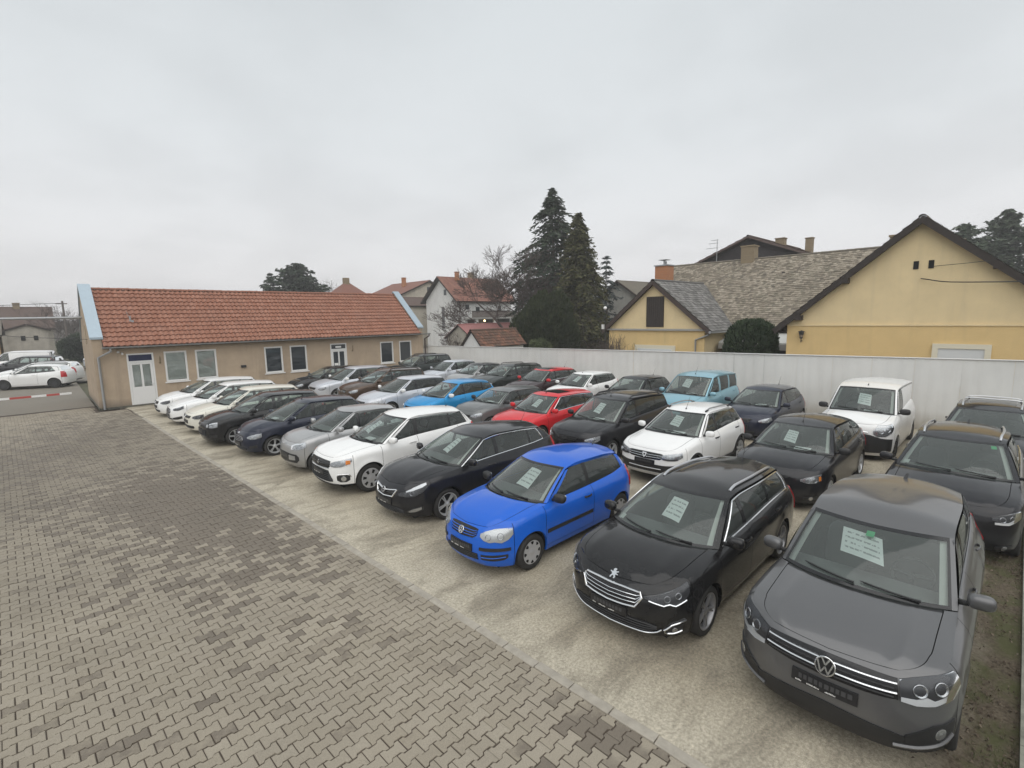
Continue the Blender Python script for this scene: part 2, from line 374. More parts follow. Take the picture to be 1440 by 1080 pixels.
def paver_mat():
    m, nt, b = nodes_of('concrete_paver'); P = gpos(nt)
    at = nd(nt, "ShaderNodeAttribute", attribute_name="tone"); oi = nd(nt, "ShaderNodeObjectInfo")
    isz = math_(nt, 'LESS_THAN', at.outputs["Fac"], .0005)
    tone = math_(nt, 'ADD', at.outputs["Fac"], math_(nt, 'MULTIPLY', isz, oi.outputs["Random"]))
    n1 = noise(nt, .55, 4, .6, P, .4); n2 = noise(nt, 9, 5, .6, P); n3 = noise(nt, 110, 4, .65, P); n4 = noise(nt, 2.2, 4, .6, P)
    dry = mixc(nt, tone, (.284, .248, .190), (.328, .290, .229)); dry = mixc(nt, ramp(nt, n4, [(.45, 0.0), (.75, .35)]), dry, (.25, .215, .175))
    # damp stones: whole stones that dry slower than their neighbours, more of them where water stood
    sx = nd(nt, "ShaderNodeSeparateXYZ"); nt.links.new(P, sx.inputs[0])
    def spot(cx, cy, rx, ry, amp):
        dx = math_(nt, 'DIVIDE', math_(nt, 'SUBTRACT', sx.outputs[0], cx), rx); dy = math_(nt, 'DIVIDE', math_(nt, 'SUBTRACT', sx.outputs[1], cy), ry)
        d2 = math_(nt, 'ADD', math_(nt, 'MULTIPLY', dx, dx), math_(nt, 'MULTIPLY', dy, dy))
        return math_(nt, 'MULTIPLY', math_(nt, 'POWER', 2.718, math_(nt, 'MULTIPLY', d2, -1.0)), amp)
    wet = math_(nt, 'MULTIPLY', ramp(nt, n1, [(.45, 0.0), (.72, 1.0)]), .10)
    for sp in SPOTS: wet = math_(nt, 'ADD', wet, spot(*sp))
    damp = math_(nt, 'MULTIPLY', ramp(nt, noise(nt, .22, 4, .6, P, .5), [(.42, 0.0), (.68, 1.0)]), .22)
    for sp in ((-2.5, 17, 3.6, 6.5, .62), (1.5, 22, 3.0, 5.5, .55), (2.2, 12, 2.0, 4.5, .12)): damp = math_(nt, 'ADD', damp, spot(*sp))
    dry = mixc(nt, math_(nt, 'MINIMUM', damp, .85), dry, (.185, .160, .124))
    thr = math_(nt, 'ADD', tone, math_(nt, 'MULTIPLY', math_(nt, 'SUBTRACT', n2, .5), .35))
    dm = nd(nt, "ShaderNodeMapRange"); nt.links.new(math_(nt, 'SUBTRACT', wet, thr), dm.inputs[0]); dm.inputs[1].default_value = -.06; dm.inputs[2].default_value = .08
    c = mixc(nt, math_(nt, 'MULTIPLY', dm.outputs[0], .80), dry, (.138, .114, .088))
    c = mixc(nt, 1.0, c, ramp(nt, n3, [(.3, .80), (.7, 1.18)]), 'MULTIPLY')
    c = mixc(nt, 1.0, c, ramp(nt, n1, [(.3, .86), (.7, 1.06)]), 'MULTIPLY')
    nt.links.new(c, b.inputs["Base Color"]); nt.links.new(ramp(nt, dm.outputs[0], [(0.0, .85), (1.0, .62)]), b.inputs["Roughness"]); bump(nt, b, n3, .004, .5)
    return m
SPOTS = [(2.2, 12.8, 1.6, 3.9, 1.12), (2.6, 8.6, 1.1, 1.6, .45), (3.25, 2.2, .5, .7, .62), (.5, 5.6, .8, .22, .25), (-1.2, 19, 2.2, 2.6, .55), (1.2, 24, 2.6, 3.6, .62), (-1.9, 9.2, .4, .8, .45), (0.2, 14.5, 1.3, 1.6, .40)]
M_SAND = ground_mat(); M_LAND = land_mat(); M_ASPHALT = asphalt_mat(); M_PAVER = paver_mat()
M_JOINT = plain('joint_sand', (.075, .058, .044), .95, vary=.25, vscale=14)
M_KERB = plain('kerb_concrete', (.34, .31, .26), .9, vary=.22, vscale=7, bmp=.004)

def ground_sheet(name, poly, z, m):
    mb = MB(); i = mb.verts(np.c_[np.asarray(poly, float), np.full(len(poly), z)]); mb.ngon(range(i, i + len(poly))); o = mb.build(name, m, sharp=None); o['kind'] = 'structure'; return o
ground_sheet('land', [(-420, -420), (420, -420), (420, 420), (-420, 420)], -.16, M_LAND)
# the car lot itself: a finely divided, slightly uneven sheet of packed sand
xs_, ys_ = np.concatenate([np.linspace(2.6, 4.6, 80), np.linspace(4.7, 23.6, 136)]), np.linspace(-6, 29.9, 300)
X, Y = np.meshgrid(xs_, ys_, indexing='ij')
from mathutils import noise as mnoise
Z = np.array([mnoise.noise(Vector((x * .45, y * .45, 1.7))) * .022 + mnoise.noise(Vector((x * 2.1, y * 2.1, 5.))) * .007 for x, y in zip(X.ravel(), Y.ravel())]).reshape(X.shape)
edge_x = 3.955 - .036 * Y + np.array([mnoise.noise(Vector((x * 1.5, y * 2.2, 3.))) * .05 + mnoise.noise(Vector((x * 6, y * 7, 4.))) * .02 for x, y in zip(X.ravel(), Y.ravel())]).reshape(X.shape)
edge = np.clip((X - edge_x) / .5, 0, 1); Z = np.where(X < edge_x, np.maximum(-.04, (X - edge_x) * .35), 0) + .020 + Z * edge
mud = np.clip((.6 - Y) / .6, 0, 1); Z += mud * np.array([mnoise.noise(Vector((x * 4, y * 4, 9.))) * .03 for x, y in zip(X.ravel(), Y.ravel())]).reshape(X.shape)
mb = MB(); mb.grid(np.stack([X, Y, Z - .012], -1)); lot = mb.build('ground', M_SAND, sharp=80); lot['kind'] = 'structure'
ground_sheet('yard_asphalt', [(-60, 20), (-9.01, 20), (-9.01, 31.41), (1.81, 31.41), (1.9, 80), (-60, 80)], -.004, M_ASPHALT)
ground_sheet('apron', [(2.9, 25.0), (3.9, 25.4), (20, 25.6), (20, 30.0), (2.9, 29.4)], .0, M_ASPHALT)
ground_sheet('road', [(-120, 46), (40, 46), (40, 56), (-120, 56)], -.02, M_ASPHALT)

# concrete block paving: dog-bone stones in offset rows, the rows running away from the kerb
KX = np.array([.99935, .036]); KY = np.array([-.036, .99935])
pave = ground_sheet('pavement', [(-9, -2), (4.02, -2), (2.95, 26.2), (2.9, 29.3), (1.8, 29.3), (1.8, 31.4), (-9, 31.4)], -.011, M_JOINT)
PITCH, ROWP = .2025, .141
prof = [(-.0965, .0768), (-.058, .0768), (-.041, .0510), (.041, .0510), (.058, .0768), (.0965, .0768)]
outline = np.array(prof + [(x, -y) for x, y in prof[::-1]])
def stone(cut=0):
    """Chamfered stone; cut 1 and -1 are the half stones against the kerb."""
    o = outline.copy()
    if cut: o[:, 0] = np.minimum(o[:, 0], 0.0)
    c = o.mean(0); n = len(o)
    s_ = np.array([1 - .006 / .1, 1 - .006 / .075]); top = c + (o - c) * s_
    V = np.vstack([np.c_[o, np.full(n, -.030)], np.c_[o, np.full(n, -.004)], np.c_[top, np.full(n, .0)]])
    a = np.arange(n); b = (a + 1) % n
    Q = np.vstack([np.stack([b, a, a + n, b + n], -1), np.stack([b + n, a + n, a + 2 * n, b + 2 * n], -1)])
    return V, Q, list(range(2 * n, 3 * n))[::-1]
camp = np.array([0, 0, 3.99]); Rm = np.array([tuple(_r), tuple(_u), tuple(_f)])
def in_view(P, m=1.25):
    q = (np.asarray(P) - camp) @ Rm.T; z = np.maximum(q[:, 2], .01)
    return (q[:, 2] > .5) & (np.abs(q[:, 0] / z) < 1.0374 * m) & (np.abs(q[:, 1] / z) < .778 * m)
stones = []
for j in range(0, 219):
    y = .3 + j * ROWP
    off = (j % 2) * PITCH / 2
    for i in range(0, 62):
        x = 3.80 - .1012 - i * PITCH + off
        stones.append((x, y, j % 2 == 1 and i == 0))
S_ = np.array([(x, y, h) for x, y, h in stones], float)
Pw = S_[:, :1] * KX[None] + S_[:, 1:2] * KY[None]; Pw += np.array([.05, 0])
ok = in_view(np.c_[Pw, np.zeros(len(Pw))], 1.9) & (Pw[:, 1] < 31.0) & ~((Pw[:, 1] > 29.0) & (Pw[:, 0] > 1.65))
S_, Pw = S_[ok], Pw[ok]
dist = np.linalg.norm(np.c_[Pw, np.full(len(Pw), -3.99)], axis=1)
vis = in_view(np.c_[Pw, np.zeros(len(Pw))], 1.0)
order = np.argsort(np.where(vis, dist, 1e6)); near = order[:300]; isnear = np.zeros(len(S_), bool); isnear[near] = True
ROT = np.array([[KX[0], KX[1], 0], [KY[0], KY[1], 0], [0, 0, 1]])
Vf, Qf, Nf = stone(); Vh, Qh, Nh = stone(1)
tn = rng.random(len(S_)); jz = rng.normal(0, .0026, len(S_)); jt = rng.normal(0, .011, (len(S_), 2)); jr = rng.normal(0, .006, len(S_)); js = rng.normal(0, .0015, (len(S_), 2))
me_full = None
mbF = MB(); mbF.verts(Vf); mbF.quads(Qf); mbF.ngon(Nf); me_full = mbF.mesh('paver', M_PAVER, sharp=30)
mbF = MB(); mbF.verts(Vh); mbF.quads(Qh); mbF.ngon(Nh); me_half = mbF.mesh('paver', M_PAVER, sharp=30)
mbS = MB(); base_ang = math.atan2(KX[1], KX[0])
for k_ in range(len(S_)):
    h = S_[k_, 2] > .5; V0, Q0, N0 = (Vh, Qh, Nh) if h else (Vf, Qf, Nf)
    if isnear[k_]:
        o = link('paver', me_half if h else me_full, pave, (Pw[k_, 0] + js[k_, 0], Pw[k_, 1] + js[k_, 1], jz[k_])); o.rotation_euler = (jt[k_, 0], jt[k_, 1], base_ang + jr[k_]); continue
    V = V0.copy(); V[:, 2] += V[:, 0] * jt[k_, 0] + V[:, 1] * jt[k_, 1] + jz[k_]
    c_, s_ = math.cos(jr[k_]), math.sin(jr[k_]); V[:, :2] = V[:, :2] @ np.array([[c_, s_], [-s_, c_]]) + js[k_]
    V = V @ ROT; V[:, :2] += Pw[k_]
    i0 = mbS.verts(V, max(.002, tn[k_])); mbS.quads(Q0 + i0); mbS.ngon([a + i0 for a in N0])
st = mbS.build('paver_field', M_PAVER, pave, sharp=30); st['kind'] = 'stuff'
# flush kerb stones between the paving and the sand
kb = ground_sheet('kerb', [tuple(KX * 3.82 + KY * 0), tuple(KX * 3.98 + KY * 0), tuple(KX * 3.98 + KY * 26), tuple(KX * 3.82 + KY * 26)], -.012, M_JOINT)
mbk = MB()
G = np.array([[(x, y, z) for y in (-.243, -.12, .12, .243)] for x, z in ((-.062, -.05), (-.062, .006), (-.052, .014), (.045, .014), (.062, -.002), (.062, -.05))])
mbk.grid(G); mbk.ngon([0, 4, 8, 12, 16, 20]); mbk.ngon([23, 19, 15, 11, 7, 3]); kmesh = mbk.mesh('kerb_stone', M_KERB, sharp=30)
for j in range(51):
    p = KX * (3.900 + rng.normal(0, .004)) + KY * (.2 + j * .5)
    o = link('kerb_stone', kmesh, kb, (p[0], p[1], rng.normal(0, .003))); o.rotation_euler = (rng.normal(0, .008), rng.normal(0, .012), base_ang + rng.normal(0, .008))
# concrete edging along the right hand boundary
mb = MB()
for j in range(9):
    x0_ = 2.0 + j * 2.0; mb2 = MB(); mb2.bbox((x0_ + .004, -1.2, -.1), (x0_ + 1.996, -.285, .075 + rng.normal(0, .006)))
    o = mb2.build('boundary_slab', plain('mossy_concrete', (.20, .20, .165), .92, vary=.4, vscale=5, bmp=.01), None, sharp=30); o['kind'] = 'structure'
# leaf litter and clods on the muddy strip
mb = MB(); n = 1500
px, py = rng.uniform(5.2, 14, n), rng.uniform(-.28, .55, n)
for x, y in zip(px, py):
    a = rng.uniform(0, 6.28); s_ = rng.uniform(.008, .026); c, s2 = math.cos(a) * s_, math.sin(a) * s_; t = rng.normal(0, .010, 4)
    i = mb.verts([(x - c, y - s2, .008 + t[0]), (x + s2 * .55, y - c * .55, .014 + abs(t[1])), (x + c, y + s2, .008 + t[2]), (x - s2 * .55, y + c * .55, .014 + abs(t[3]))], rng.random()); mb.quads([[i, i + 1, i + 2, i + 3]])
m, nt, b = nodes_of('dead_leaf'); at = nd(nt, "ShaderNodeAttribute", attribute_name="tone"); nt.links.new(ramp(nt, at.outputs["Fac"], [(0.0, (.06, .042, .028)), (.7, (.10, .075, .05)), (1.0, (.22, .18, .13))]), b.inputs["Base Color"]); ins(b, Roughness=.85)
o = mb.build('leaf_litter', m, sharp=None); o['kind'] = 'stuff'; o['label'] = 'brown leaf litter on the muddy strip beside the grey SUV'
mb = MB(); n = 5200; gx, gy = rng.uniform(5.0, 12.5, n), rng.uniform(-.285, .38, n)
keep = np.array([mnoise.noise(Vector((x * 1.4, y * 2.2, 12.))) for x, y in zip(gx, gy)]) + rng.normal(0, .12, n) > .06
gx, gy = gx[keep], gy[keep]; n = len(gx); a = rng.uniform(0, 6.28, n); hh = rng.uniform(.015, .05, n); ln = rng.normal(0, .018, (n, 2)); ww = rng.uniform(.003, .006, n)
V = np.stack([np.c_[gx - np.cos(a) * ww, gy - np.sin(a) * ww, np.full(n, -.01)], np.c_[gx + np.cos(a) * ww, gy + np.sin(a) * ww, np.full(n, -.01)], np.c_[gx + ln[:, 0], gy + ln[:, 1], hh]], 1)
i = mb.verts(V.reshape(-1, 3)); mb.tris(np.arange(3 * n).reshape(n, 3) + i); o = mb.build('grass', plain('winter_grass', (.085, .095, .040), .8, vary=.4, vscale=9), sharp=None); o['kind'] = 'stuff'
# pebbles on the sand
mb = MB(); n = 2600; px, py = rng.uniform(4.05, 9.5, n), rng.uniform(.2, 20, n)
for x, y in zip(px, py):
    r_ = rng.uniform(.004, .012); i = mb.verts([(x - r_, y, -.02), (x, y - r_, -.02), (x + r_, y, -.02), (x, y + r_, -.02), (x, y, -.016 + r_ * .9)], rng.random()); mb.tris(np.array([[0, 1, 4], [1, 2, 4], [2, 3, 4], [3, 0, 4]]) + i)
o = mb.build('gravel', plain('pebble', (.30, .27, .22), .9, vary=.5, vscale=40), sharp=None); o['kind'] = 'stuff'
# ------------------------------------------------------------------ fence
def fence_mat():
    m, nt, b = nodes_of('fence_white_sheet'); P = gpos(nt)
    mp = nd(nt, "ShaderNodeMapping"); mp.inputs["Scale"].default_value = (2.2, 2.2, .25); nt.links.new(P, mp.inputs[0])
    st = noise(nt, 1.6, 6, .65, mp.outputs[0]); n = noise(nt, .8, 4, .6, P)
    c = mixc(nt, 1.0, (.70, .70, .675), ramp(nt, n, [(.3, .93), (.7, 1.05)]), 'MULTIPLY')
    c = mixc(nt, ramp(nt, st, [(.50, 0.0), (.80, .25)]), c, (.42, .39, .33))
    sz = nd(nt, "ShaderNodeSeparateXYZ"); nt.links.new(P, sz.inputs[0]); sp = nd(nt, "ShaderNodeMapRange"); nt.links.new(math_(nt, 'ADD', sz.outputs[2], math_(nt, 'MULTIPLY', st, -.6)), sp.inputs[0])
    sp.inputs[1].default_value = .35; sp.inputs[2].default_value = -.25; sp.inputs[3].default_value = 0; sp.inputs[4].default_value = .7
    c = mixc(nt, sp.outputs[0], c, (.26, .22, .16)); nt.links.new(c, b.inputs["Base Color"]); ins(b, Roughness=.5); return m
M_FENCE = fence_mat()
FA, FB = np.array([20.02, 29.35]), np.array([21.25, -4.0])      # the fence runs from the office corner to the right
fd = (FB - FA); FL = np.linalg.norm(fd); fd /= FL; fn = np.array([-fd[1], fd[0]]); fn = fn if fn[0] < 0 else -fn   # towards the lot
fz = lambda s: 2.05 + .012 * s
fence = empty('sheet_metal_fence', 'long white corrugated sheet metal fence behind the parked cars', 'fence', (FA[0], FA[1], 0))
W_ = 1.17; npan = int(FL / W_) + 1
for i in range(npan):
    mb = MB(); s0 = i * W_; ribs = 3; p_ = W_ / ribs; us = []
    for r_ in range(ribs):
        us += [(r_ * p_, 0), (r_ * p_ + p_ * .10, .0065), (r_ * p_ + p_ * .52, .0065), (r_ * p_ + p_ * .62, 0), (r_ * p_ + p_ * .97, 0)]
    us.append((W_ - .003, 0)); jj = rng.normal(0, .004)
    G = []
    for u, d in us:
        q = FA + fd * (s0 + u) + fn * (d + jj) - FA; G.append([(q[0], q[1], -.1), (q[0], q[1], 1.0), (q[0], q[1], fz(s0 + u))])
    mb.grid(np.array(G)); mb.build('panel', M_FENCE, fence, sharp=20)
mb = MB(); q0, q1 = fn * .03, fd * FL + fn * .03
mb.tube([(q0[0], q0[1], fz(0) + .005), (q1[0], q1[1], fz(FL) + .005)], .022, 6); mb.build('cap_rail', plain('fence_cap', (.66, .66, .65), .4), fence)
mb = MB()
for z in (.5, 1.6): mb.tube([(-fn[0] * .04, -fn[1] * .04, z), (q1[0] - fn[0] * .07, q1[1] - fn[1] * .07, z + .3)], .025, 4)
mb.build('fence_rail', plain('galvanised', (.40, .41, .42), .45, .6), fence)

# ------------------------------------------------------------------ roofs of separate tiles
def tile_roof(parent, name, P00, ux, L, us, D, tw, cl, m, wave=.018, thick=.022, jit=.004, nsub=5, up=None):
    """Courses of tiles from the eave (P00) along ux (length L) and up the slope us (length D)."""
    ux = np.asarray(ux, float); us = np.asarray(us, float); ux /= np.linalg.norm(ux); us /= np.linalg.norm(us)
    nn = np.cross(ux, us); nn = nn if nn[2] > 0 else -nn
    P00 = np.asarray(P00, float); nc = max(1, int(round(D / cl))); cl = D / nc; nt_ = max(1, int(round(L / tw))); tw = L / nt_
    mb = MB(); w = np.linspace(0, 1, nsub + 1)
    prof = wave * (np.sin(2 * np.pi * (w - .15)) * .5 + .5) if wave else 0 * w
    for c in range(nc):
        e = rng.normal(0, jit, nt_); g = rng.normal(0, jit, nt_); tone = rng.random(nt_)
        offx = (c % 2) * tw * .5 if not wave else 0
        for i in range(nt_):
            x = (i + w * (.97 if not wave else 1.0)) * tw + offx
            d0 = c * cl - .02 + g[i]; d1 = (c + 1) * cl + .015
            lo = thick + prof + e[i]; hi = .003 + prof + e[i] * .3
            B = P00 + ux * 0
            r0 = B + x[:, None] * ux + d0 * us + (lo - thick * .95)[:, None] * nn
            r1 = B + x[:, None] * ux + d0 * us + lo[:, None] * nn
            r2 = B + x[:, None] * ux + d1 * us + hi[:, None] * nn
            mb.grid(np.stack([r0, r1, r2]), 0, tone=np.full((3, nsub + 1), max(.002, tone[i])))
    o = mb.build(name, m, parent, sharp=35); o['kind'] = 'stuff'; return o
def tile_mat(name, c0, c1, c2, stain, moss=None):
    m, nt, b = nodes_of(name); P = gpos(nt); at = nd(nt, "ShaderNodeAttribute", attribute_name="tone")
    c = ramp(nt, at.outputs["Fac"], [(0.0, c0), (.5, c1), (1.0, c2)])
    n = noise(nt, .9, 6, .65, P, .4); n2 = noise(nt, 24, 4, .6, P)
    c = mixc(nt, ramp(nt, n, [(.42, 0.0), (.72, .55)]), c, stain); c = mixc(nt, 1.0, c, ramp(nt, n2, [(.3, .8), (.7, 1.18)]), 'MULTIPLY')
    if moss: c = mixc(nt, ramp(nt, noise(nt, 2.4, 5, .7, P), [(.50, 0.0), (.66, .7)]), c, moss)
    nt.links.new(c, b.inputs["Base Color"]); ins(b, Roughness=.88); return m
T_RED = tile_mat('red_pantile', (.262, .114, .072), (.292, .130, .083), (.33, .158, .106), (.235, .118, .083))
T_OLD = tile_mat('weathered_tile', (.13, .112, .088), (.24, .205, .16), (.36, .315, .25), (.18, .15, .11), (.16, .145, .105))
T_SLATE = tile_mat('grey_slate_tile', (.105, .10, .095), (.175, .17, .162), (.28, .27, .255), (.12, .115, .105))
T_FARRED = tile_mat('far_red_tile', (.21, .092, .066), (.25, .112, .080), (.28, .14, .10), (.17, .09, .072))
T_MOSSRED = tile_mat('mossy_red_tile', (.10, .055, .040), (.15, .075, .05), (.27, .115, .07), (.08, .062, .045), (.075, .066, .042))
T_BROWN = tile_mat('brown_tile', (.10, .065, .052), (.135, .09, .07), (.17, .12, .095), (.10, .075, .065))
def wall_mat(name, col, vary=.10, scale=1.4, grime=(.10, .085, .07), rough=.92):
    m, nt, b = nodes_of(name); P = gpos(nt)
    n = noise(nt, scale, 6, .6, P); n2 = noise(nt, 45, 4, .6, P)
    c = mixc(nt, 1.0, tuple(col), ramp(nt, n, [(.3, 1 - vary), (.7, 1 + vary)]), 'MULTIPLY')
    sp = nd(nt, "ShaderNodeMapping"); sp.inputs["Scale"].default_value = (3.0, 3.0, .22); nt.links.new(P, sp.inputs[0])
    st = noise(nt, 1.0, 5, .6, sp.outputs[0]); c = mixc(nt, ramp(nt, st, [(.52, 0.0), (.82, .38)]), c, grime)
    sz = nd(nt, "ShaderNodeSeparateXYZ"); nt.links.new(P, sz.inputs[0])
    splash = nd(nt, "ShaderNodeMapRange"); nt.links.new(math_(nt, 'ADD', sz.outputs[2], math_(nt, 'MULTIPLY', n, -.5)), splash.inputs[0]); splash.inputs[1].default_value = .22; splash.inputs[2].default_value = -.18; splash.inputs[3].default_value = 0; splash.inputs[4].default_value = .6
    c = mixc(nt, splash.outputs[0], c, grime)
    nt.links.new(c, b.inputs["Base Color"]); ins(b, Roughness=rough); bump(nt, b, n2, .012, .55); return m
W_BEIGE = wall_mat('beige_render', (.42, .33, .24)); W_YELLOW = wall_mat('yellow_render', (.66, .485, .235), .05, grime=(.46, .35, .19)); W_YELLOW2 = wall_mat('yellow_render_pale', (.72, .58, .345), .06, grime=(.52, .43, .28))
W_WHITE = wall_mat('white_render', (.66, .66, .645), .06, grime=(.40, .39, .36)); W_GREYOLD = wall_mat('old_plaster', (.38, .35, .30), .18)
M_PVC = plain('white_frame', (.72, .72, .71), .35); M_PANE = plain('window_pane_dark', (.030, .036, .042), .06, Specular_IOR_Level=.8)
M_BLIND = plain('pleated_curtain', (.74, .76, .73), .8); M_ZINC = plain('zinc', (.36, .37, .38), .42, .55); M_COPING = plain('coping_sheet_pale_blue', (.38, .46, .52), .42, .3, vary=.05)
M_DARKWOOD = plain('dark_stained_wood', (.030, .022, .018), .7, vary=.3, vscale=9); M_PANECLEAR = glass_mat('window_glass', (.93, .95, .94))

def window(parent, name, c, ux, n, w, h, pane=None, frame=.07, mull=0, sill=True, recess=.05, blind=None, transom=0):
    """Frame, panes and sill standing in a wall: c centre, ux along the wall, n outwards."""
    c = np.asarray(c, float); ux = np.asarray(ux, float); n = np.asarray(n, float); Rm_ = np.stack([ux, n, [0, 0, 1]], 1)
    def B(mb, x0, x1, z0, z1, d0, d1): mb.box(c + ux * (x0 + x1) / 2 + n * (d0 + d1) / 2 + np.array([0, 0, (z0 + z1) / 2]), (x1 - x0, d1 - d0, z1 - z0), Rm_)
    mb = MB()
    B(mb, -w / 2, w / 2, h / 2 - frame, h / 2, -.06, .022); B(mb, -w / 2, w / 2, -h / 2, -h / 2 + frame, -.06, .022)
    B(mb, -w / 2, -w / 2 + frame, -h / 2 + frame, h / 2 - frame, -.06, .022); B(mb, w / 2 - frame, w / 2, -h / 2 + frame, h / 2 - frame, -.06, .022)
    for i in range(mull):
        x = -w / 2 + w * (i + 1) / (mull + 1); B(mb, x - .035, x + .035, -h / 2 + frame, h / 2 - frame, -.05, .018)
    if transom: B(mb, -w / 2 + frame, w / 2 - frame, transom - .035, transom + .035, -.05, .0175)
    f = mb.build(name, M_PVC, parent, sharp=30)
    mb = MB(); B(mb, -w / 2 + frame, w / 2 - frame, -h / 2 + frame, h / 2 - frame, -.030, -.022); mb.build('pane', pane or M_PANE, f, sharp=30)
    if blind is not None:
        mb = MB(); k_ = 14; G = []
        for j in range(25):
            z = -h / 2 + frame + (h - 2 * frame) * j / 24
            G.append([c + ux * (x * (w / 2 - frame)) + n * (-.075 + .018 * math.sin(x * 6 + j * 1.05) * math.cos(j * .7)) + np.array([0, 0, z + .03 * math.sin(x * 3 + j)]) for x in np.linspace(-1, 1, k_)])
        mb.grid(np.array(G)); mb.build('curtain', blind, f)
    if sill:
        mb = MB(); B(mb, -w / 2 - .06, w / 2 + .06, -h / 2 - .06, -h / 2 - .005, -.02, .10); mb.build('sill', M_PVC, f, sharp=30)
    return f
def wall_with_holes(mb, c0, ux, n, L, H, holes, th=.3, mi=0):
    """A wall slab from c0 along ux with rectangular openings (x0,x1,z0,z1)."""
    xs = sorted({0, L, *[v for h in holes for v in h[:2]]}); zs = sorted({0, H, *[v for h in holes for v in h[2:]]})
    c0 = np.asarray(c0, float); ux = np.asarray(ux, float); n = np.asarray(n, float); Rm_ = np.stack([ux, n, [0, 0, 1]], 1)
    for a, b in zip(xs[:-1], xs[1:]):
        z_run = None
        for p, q in zip(zs[:-1], zs[1:]):
            inside = any(h[0] <= a + 1e-6 and b <= h[1] + 1e-6 and h[2] <= p + 1e-6 and q <= h[3] + 1e-6 for h in holes)
            if not inside: mb.box(c0 + ux * (a + b) / 2 - n * th / 2 + np.array([0, 0, (p + q) / 2]), (b - a, th, q - p), Rm_, mi)

# ------------------------------------------------------------------ the low office at the end of the lot
OX0, OX1, OY, OD = 1.88, 19.72, 29.494, 6.0
off = empty('office_building', 'long low beige office with red pantile roof and pale blue coped gables', 'building', (OX0, OY, 0))
def OB(mb, lo, hi, mi=0): mb.bbox(np.array(lo) - [OX0, OY, 0], np.array(hi) - [OX0, OY, 0], mi)
OE, ORZ, ORY = 2.95, 5.68, OY + 3.0
doors_ = [(3.07, 4.12, .04, 2.56), (13.0, 14.05, .04, 2.53)]
wins_ = [(4.54, 5.50, 1.07, 2.58), (5.87, 6.83, 1.07, 2.58), (9.20, 10.18, 1.06, 2.54), (10.59, 11.56, 1.03, 2.54), (16.38, 17.36, 1.05, 2.48), (17.81, 18.78, 1.05, 2.47)]
mb = MB(); wall_with_holes(mb, (0, 0, 0), (1, 0, 0), (0, -1, 0), OX1 - OX0, OE, [(a - OX0, b - OX0, c, d) for a, b, c, d in doors_ + wins_])
mb.build('front_wall', W_BEIGE, off, sharp=30)
for xa_, xb_ in ((OX0 - .004, OX0 + .36), (OX1 - .36, OX1 + .004)):
    mb = MB(); pr_ = [(OY - .02, 0), (OY + OD, 0), (OY + OD, OE + .1), (ORY + .0, ORZ + .22), (OY - .02, OE + .42 - .02)]
    P0 = np.array([(xa_ - OX0, y - OY, z) for y, z in pr_]); mb.poly3(P0, 0, (xb_ - xa_, 0, 0)); mb.build('gable_wall', W_BEIGE, off, sharp=30)
    mb = MB()
    for (y0, z0), (y1, z1) in (((OY - .07, OE + .40), (ORY, ORZ + .25)), ((ORY, ORZ + .25), (OY + OD + .05, OE + .12))):
        P = np.array([(xa_ - .06 - OX0, y0 - OY, z0), (xb_ + .06 - OX0, y0 - OY, z0), (xb_ + .06 - OX0, y1 - OY, z1), (xa_ - .06 - OX0, y1 - OY, z1)]); mb.poly3(P + [0, 0, .03], 0, (0, 0, -.05))
    mb.box((((xa_ + xb_) / 2) - OX0, -.085, OE + .385), (xb_ - xa_ + .12, .03, .10)); mb.build('coping', M_COPING, off, sharp=30)
mb = MB(); OB(mb, (OX0, OY + OD - .3, 0), (OX1, OY + OD, OE + .1)); mb.build('rear_wall', W_BEIGE, off, sharp=30)
mb = MB(); OB(mb, (OX0 + .36, OY + .3, .03), (OX1 - .36, OY + OD - .3, .05)); OB(mb, (OX0 + .36, OY + .3, OE - .12), (OX1 - .36, OY + OD - .3, OE - .1)); mb.build('inside_floor', plain('office_floor', (.12, .11, .10), .8), off)
ey = OY - .38; sl = np.array([0, ORY - ey, ORZ - (OE - .02)]); D_ = np.linalg.norm(sl)
tile_roof(off, 'roof_tile', (OX0 + .37 - OX0, ey - OY, OE - .02), (1, 0, 0), OX1 - OX0 - .74 + .0, sl, D_, .225, .325, T_RED, .050, .065, .004, 7)
mb = MB(); P = np.array([(OX0 + .36 - OX0, ey - OY + .02, OE - .06), (OX1 - .36 - OX0, ey - OY + .02, OE - .06), (OX1 - .36 - OX0, ORY - OY, ORZ - .05), (OX0 + .36 - OX0, ORY - OY, ORZ - .05)]); mb.poly3(P, 0, (0, 0, -.06))
P = np.array([(OX0 + .36 - OX0, OD, OE + .05), (OX1 - .36 - OX0, OD, OE + .05), (OX1 - .36 - OX0, ORY - OY, ORZ), (OX0 + .36 - OX0, ORY - OY, ORZ)]); mb.poly3(P, 0, (0, 0, -.06)); mb.build('roof_deck', M_DARKWOOD, off, sharp=30)
for i in range(44):
    x0_ = .37 + i * (OX1 - OX0 - .74) / 44; mb = MB() if i == 0 else mb
    if i == 0:
        th = np.linspace(0, np.pi, 7); L_ = (OX1 - OX0 - .74) / 44
        for rr, xx0, xx1 in ((.115, 0, L_), (.128, L_ - .05, L_ + .01)):
            G = np.array([[(x, rr * math.cos(t), rr * .8 * math.sin(t)) for t in th] for x in (xx0, xx1)]); mb.grid(G)
        rmesh = mb.mesh('ridge_tile', T_RED, sharp=50)
    o = link('ridge_tile', rmesh, off, (x0_, ORY - OY, ORZ + .02 + rng.normal(0, .004)))
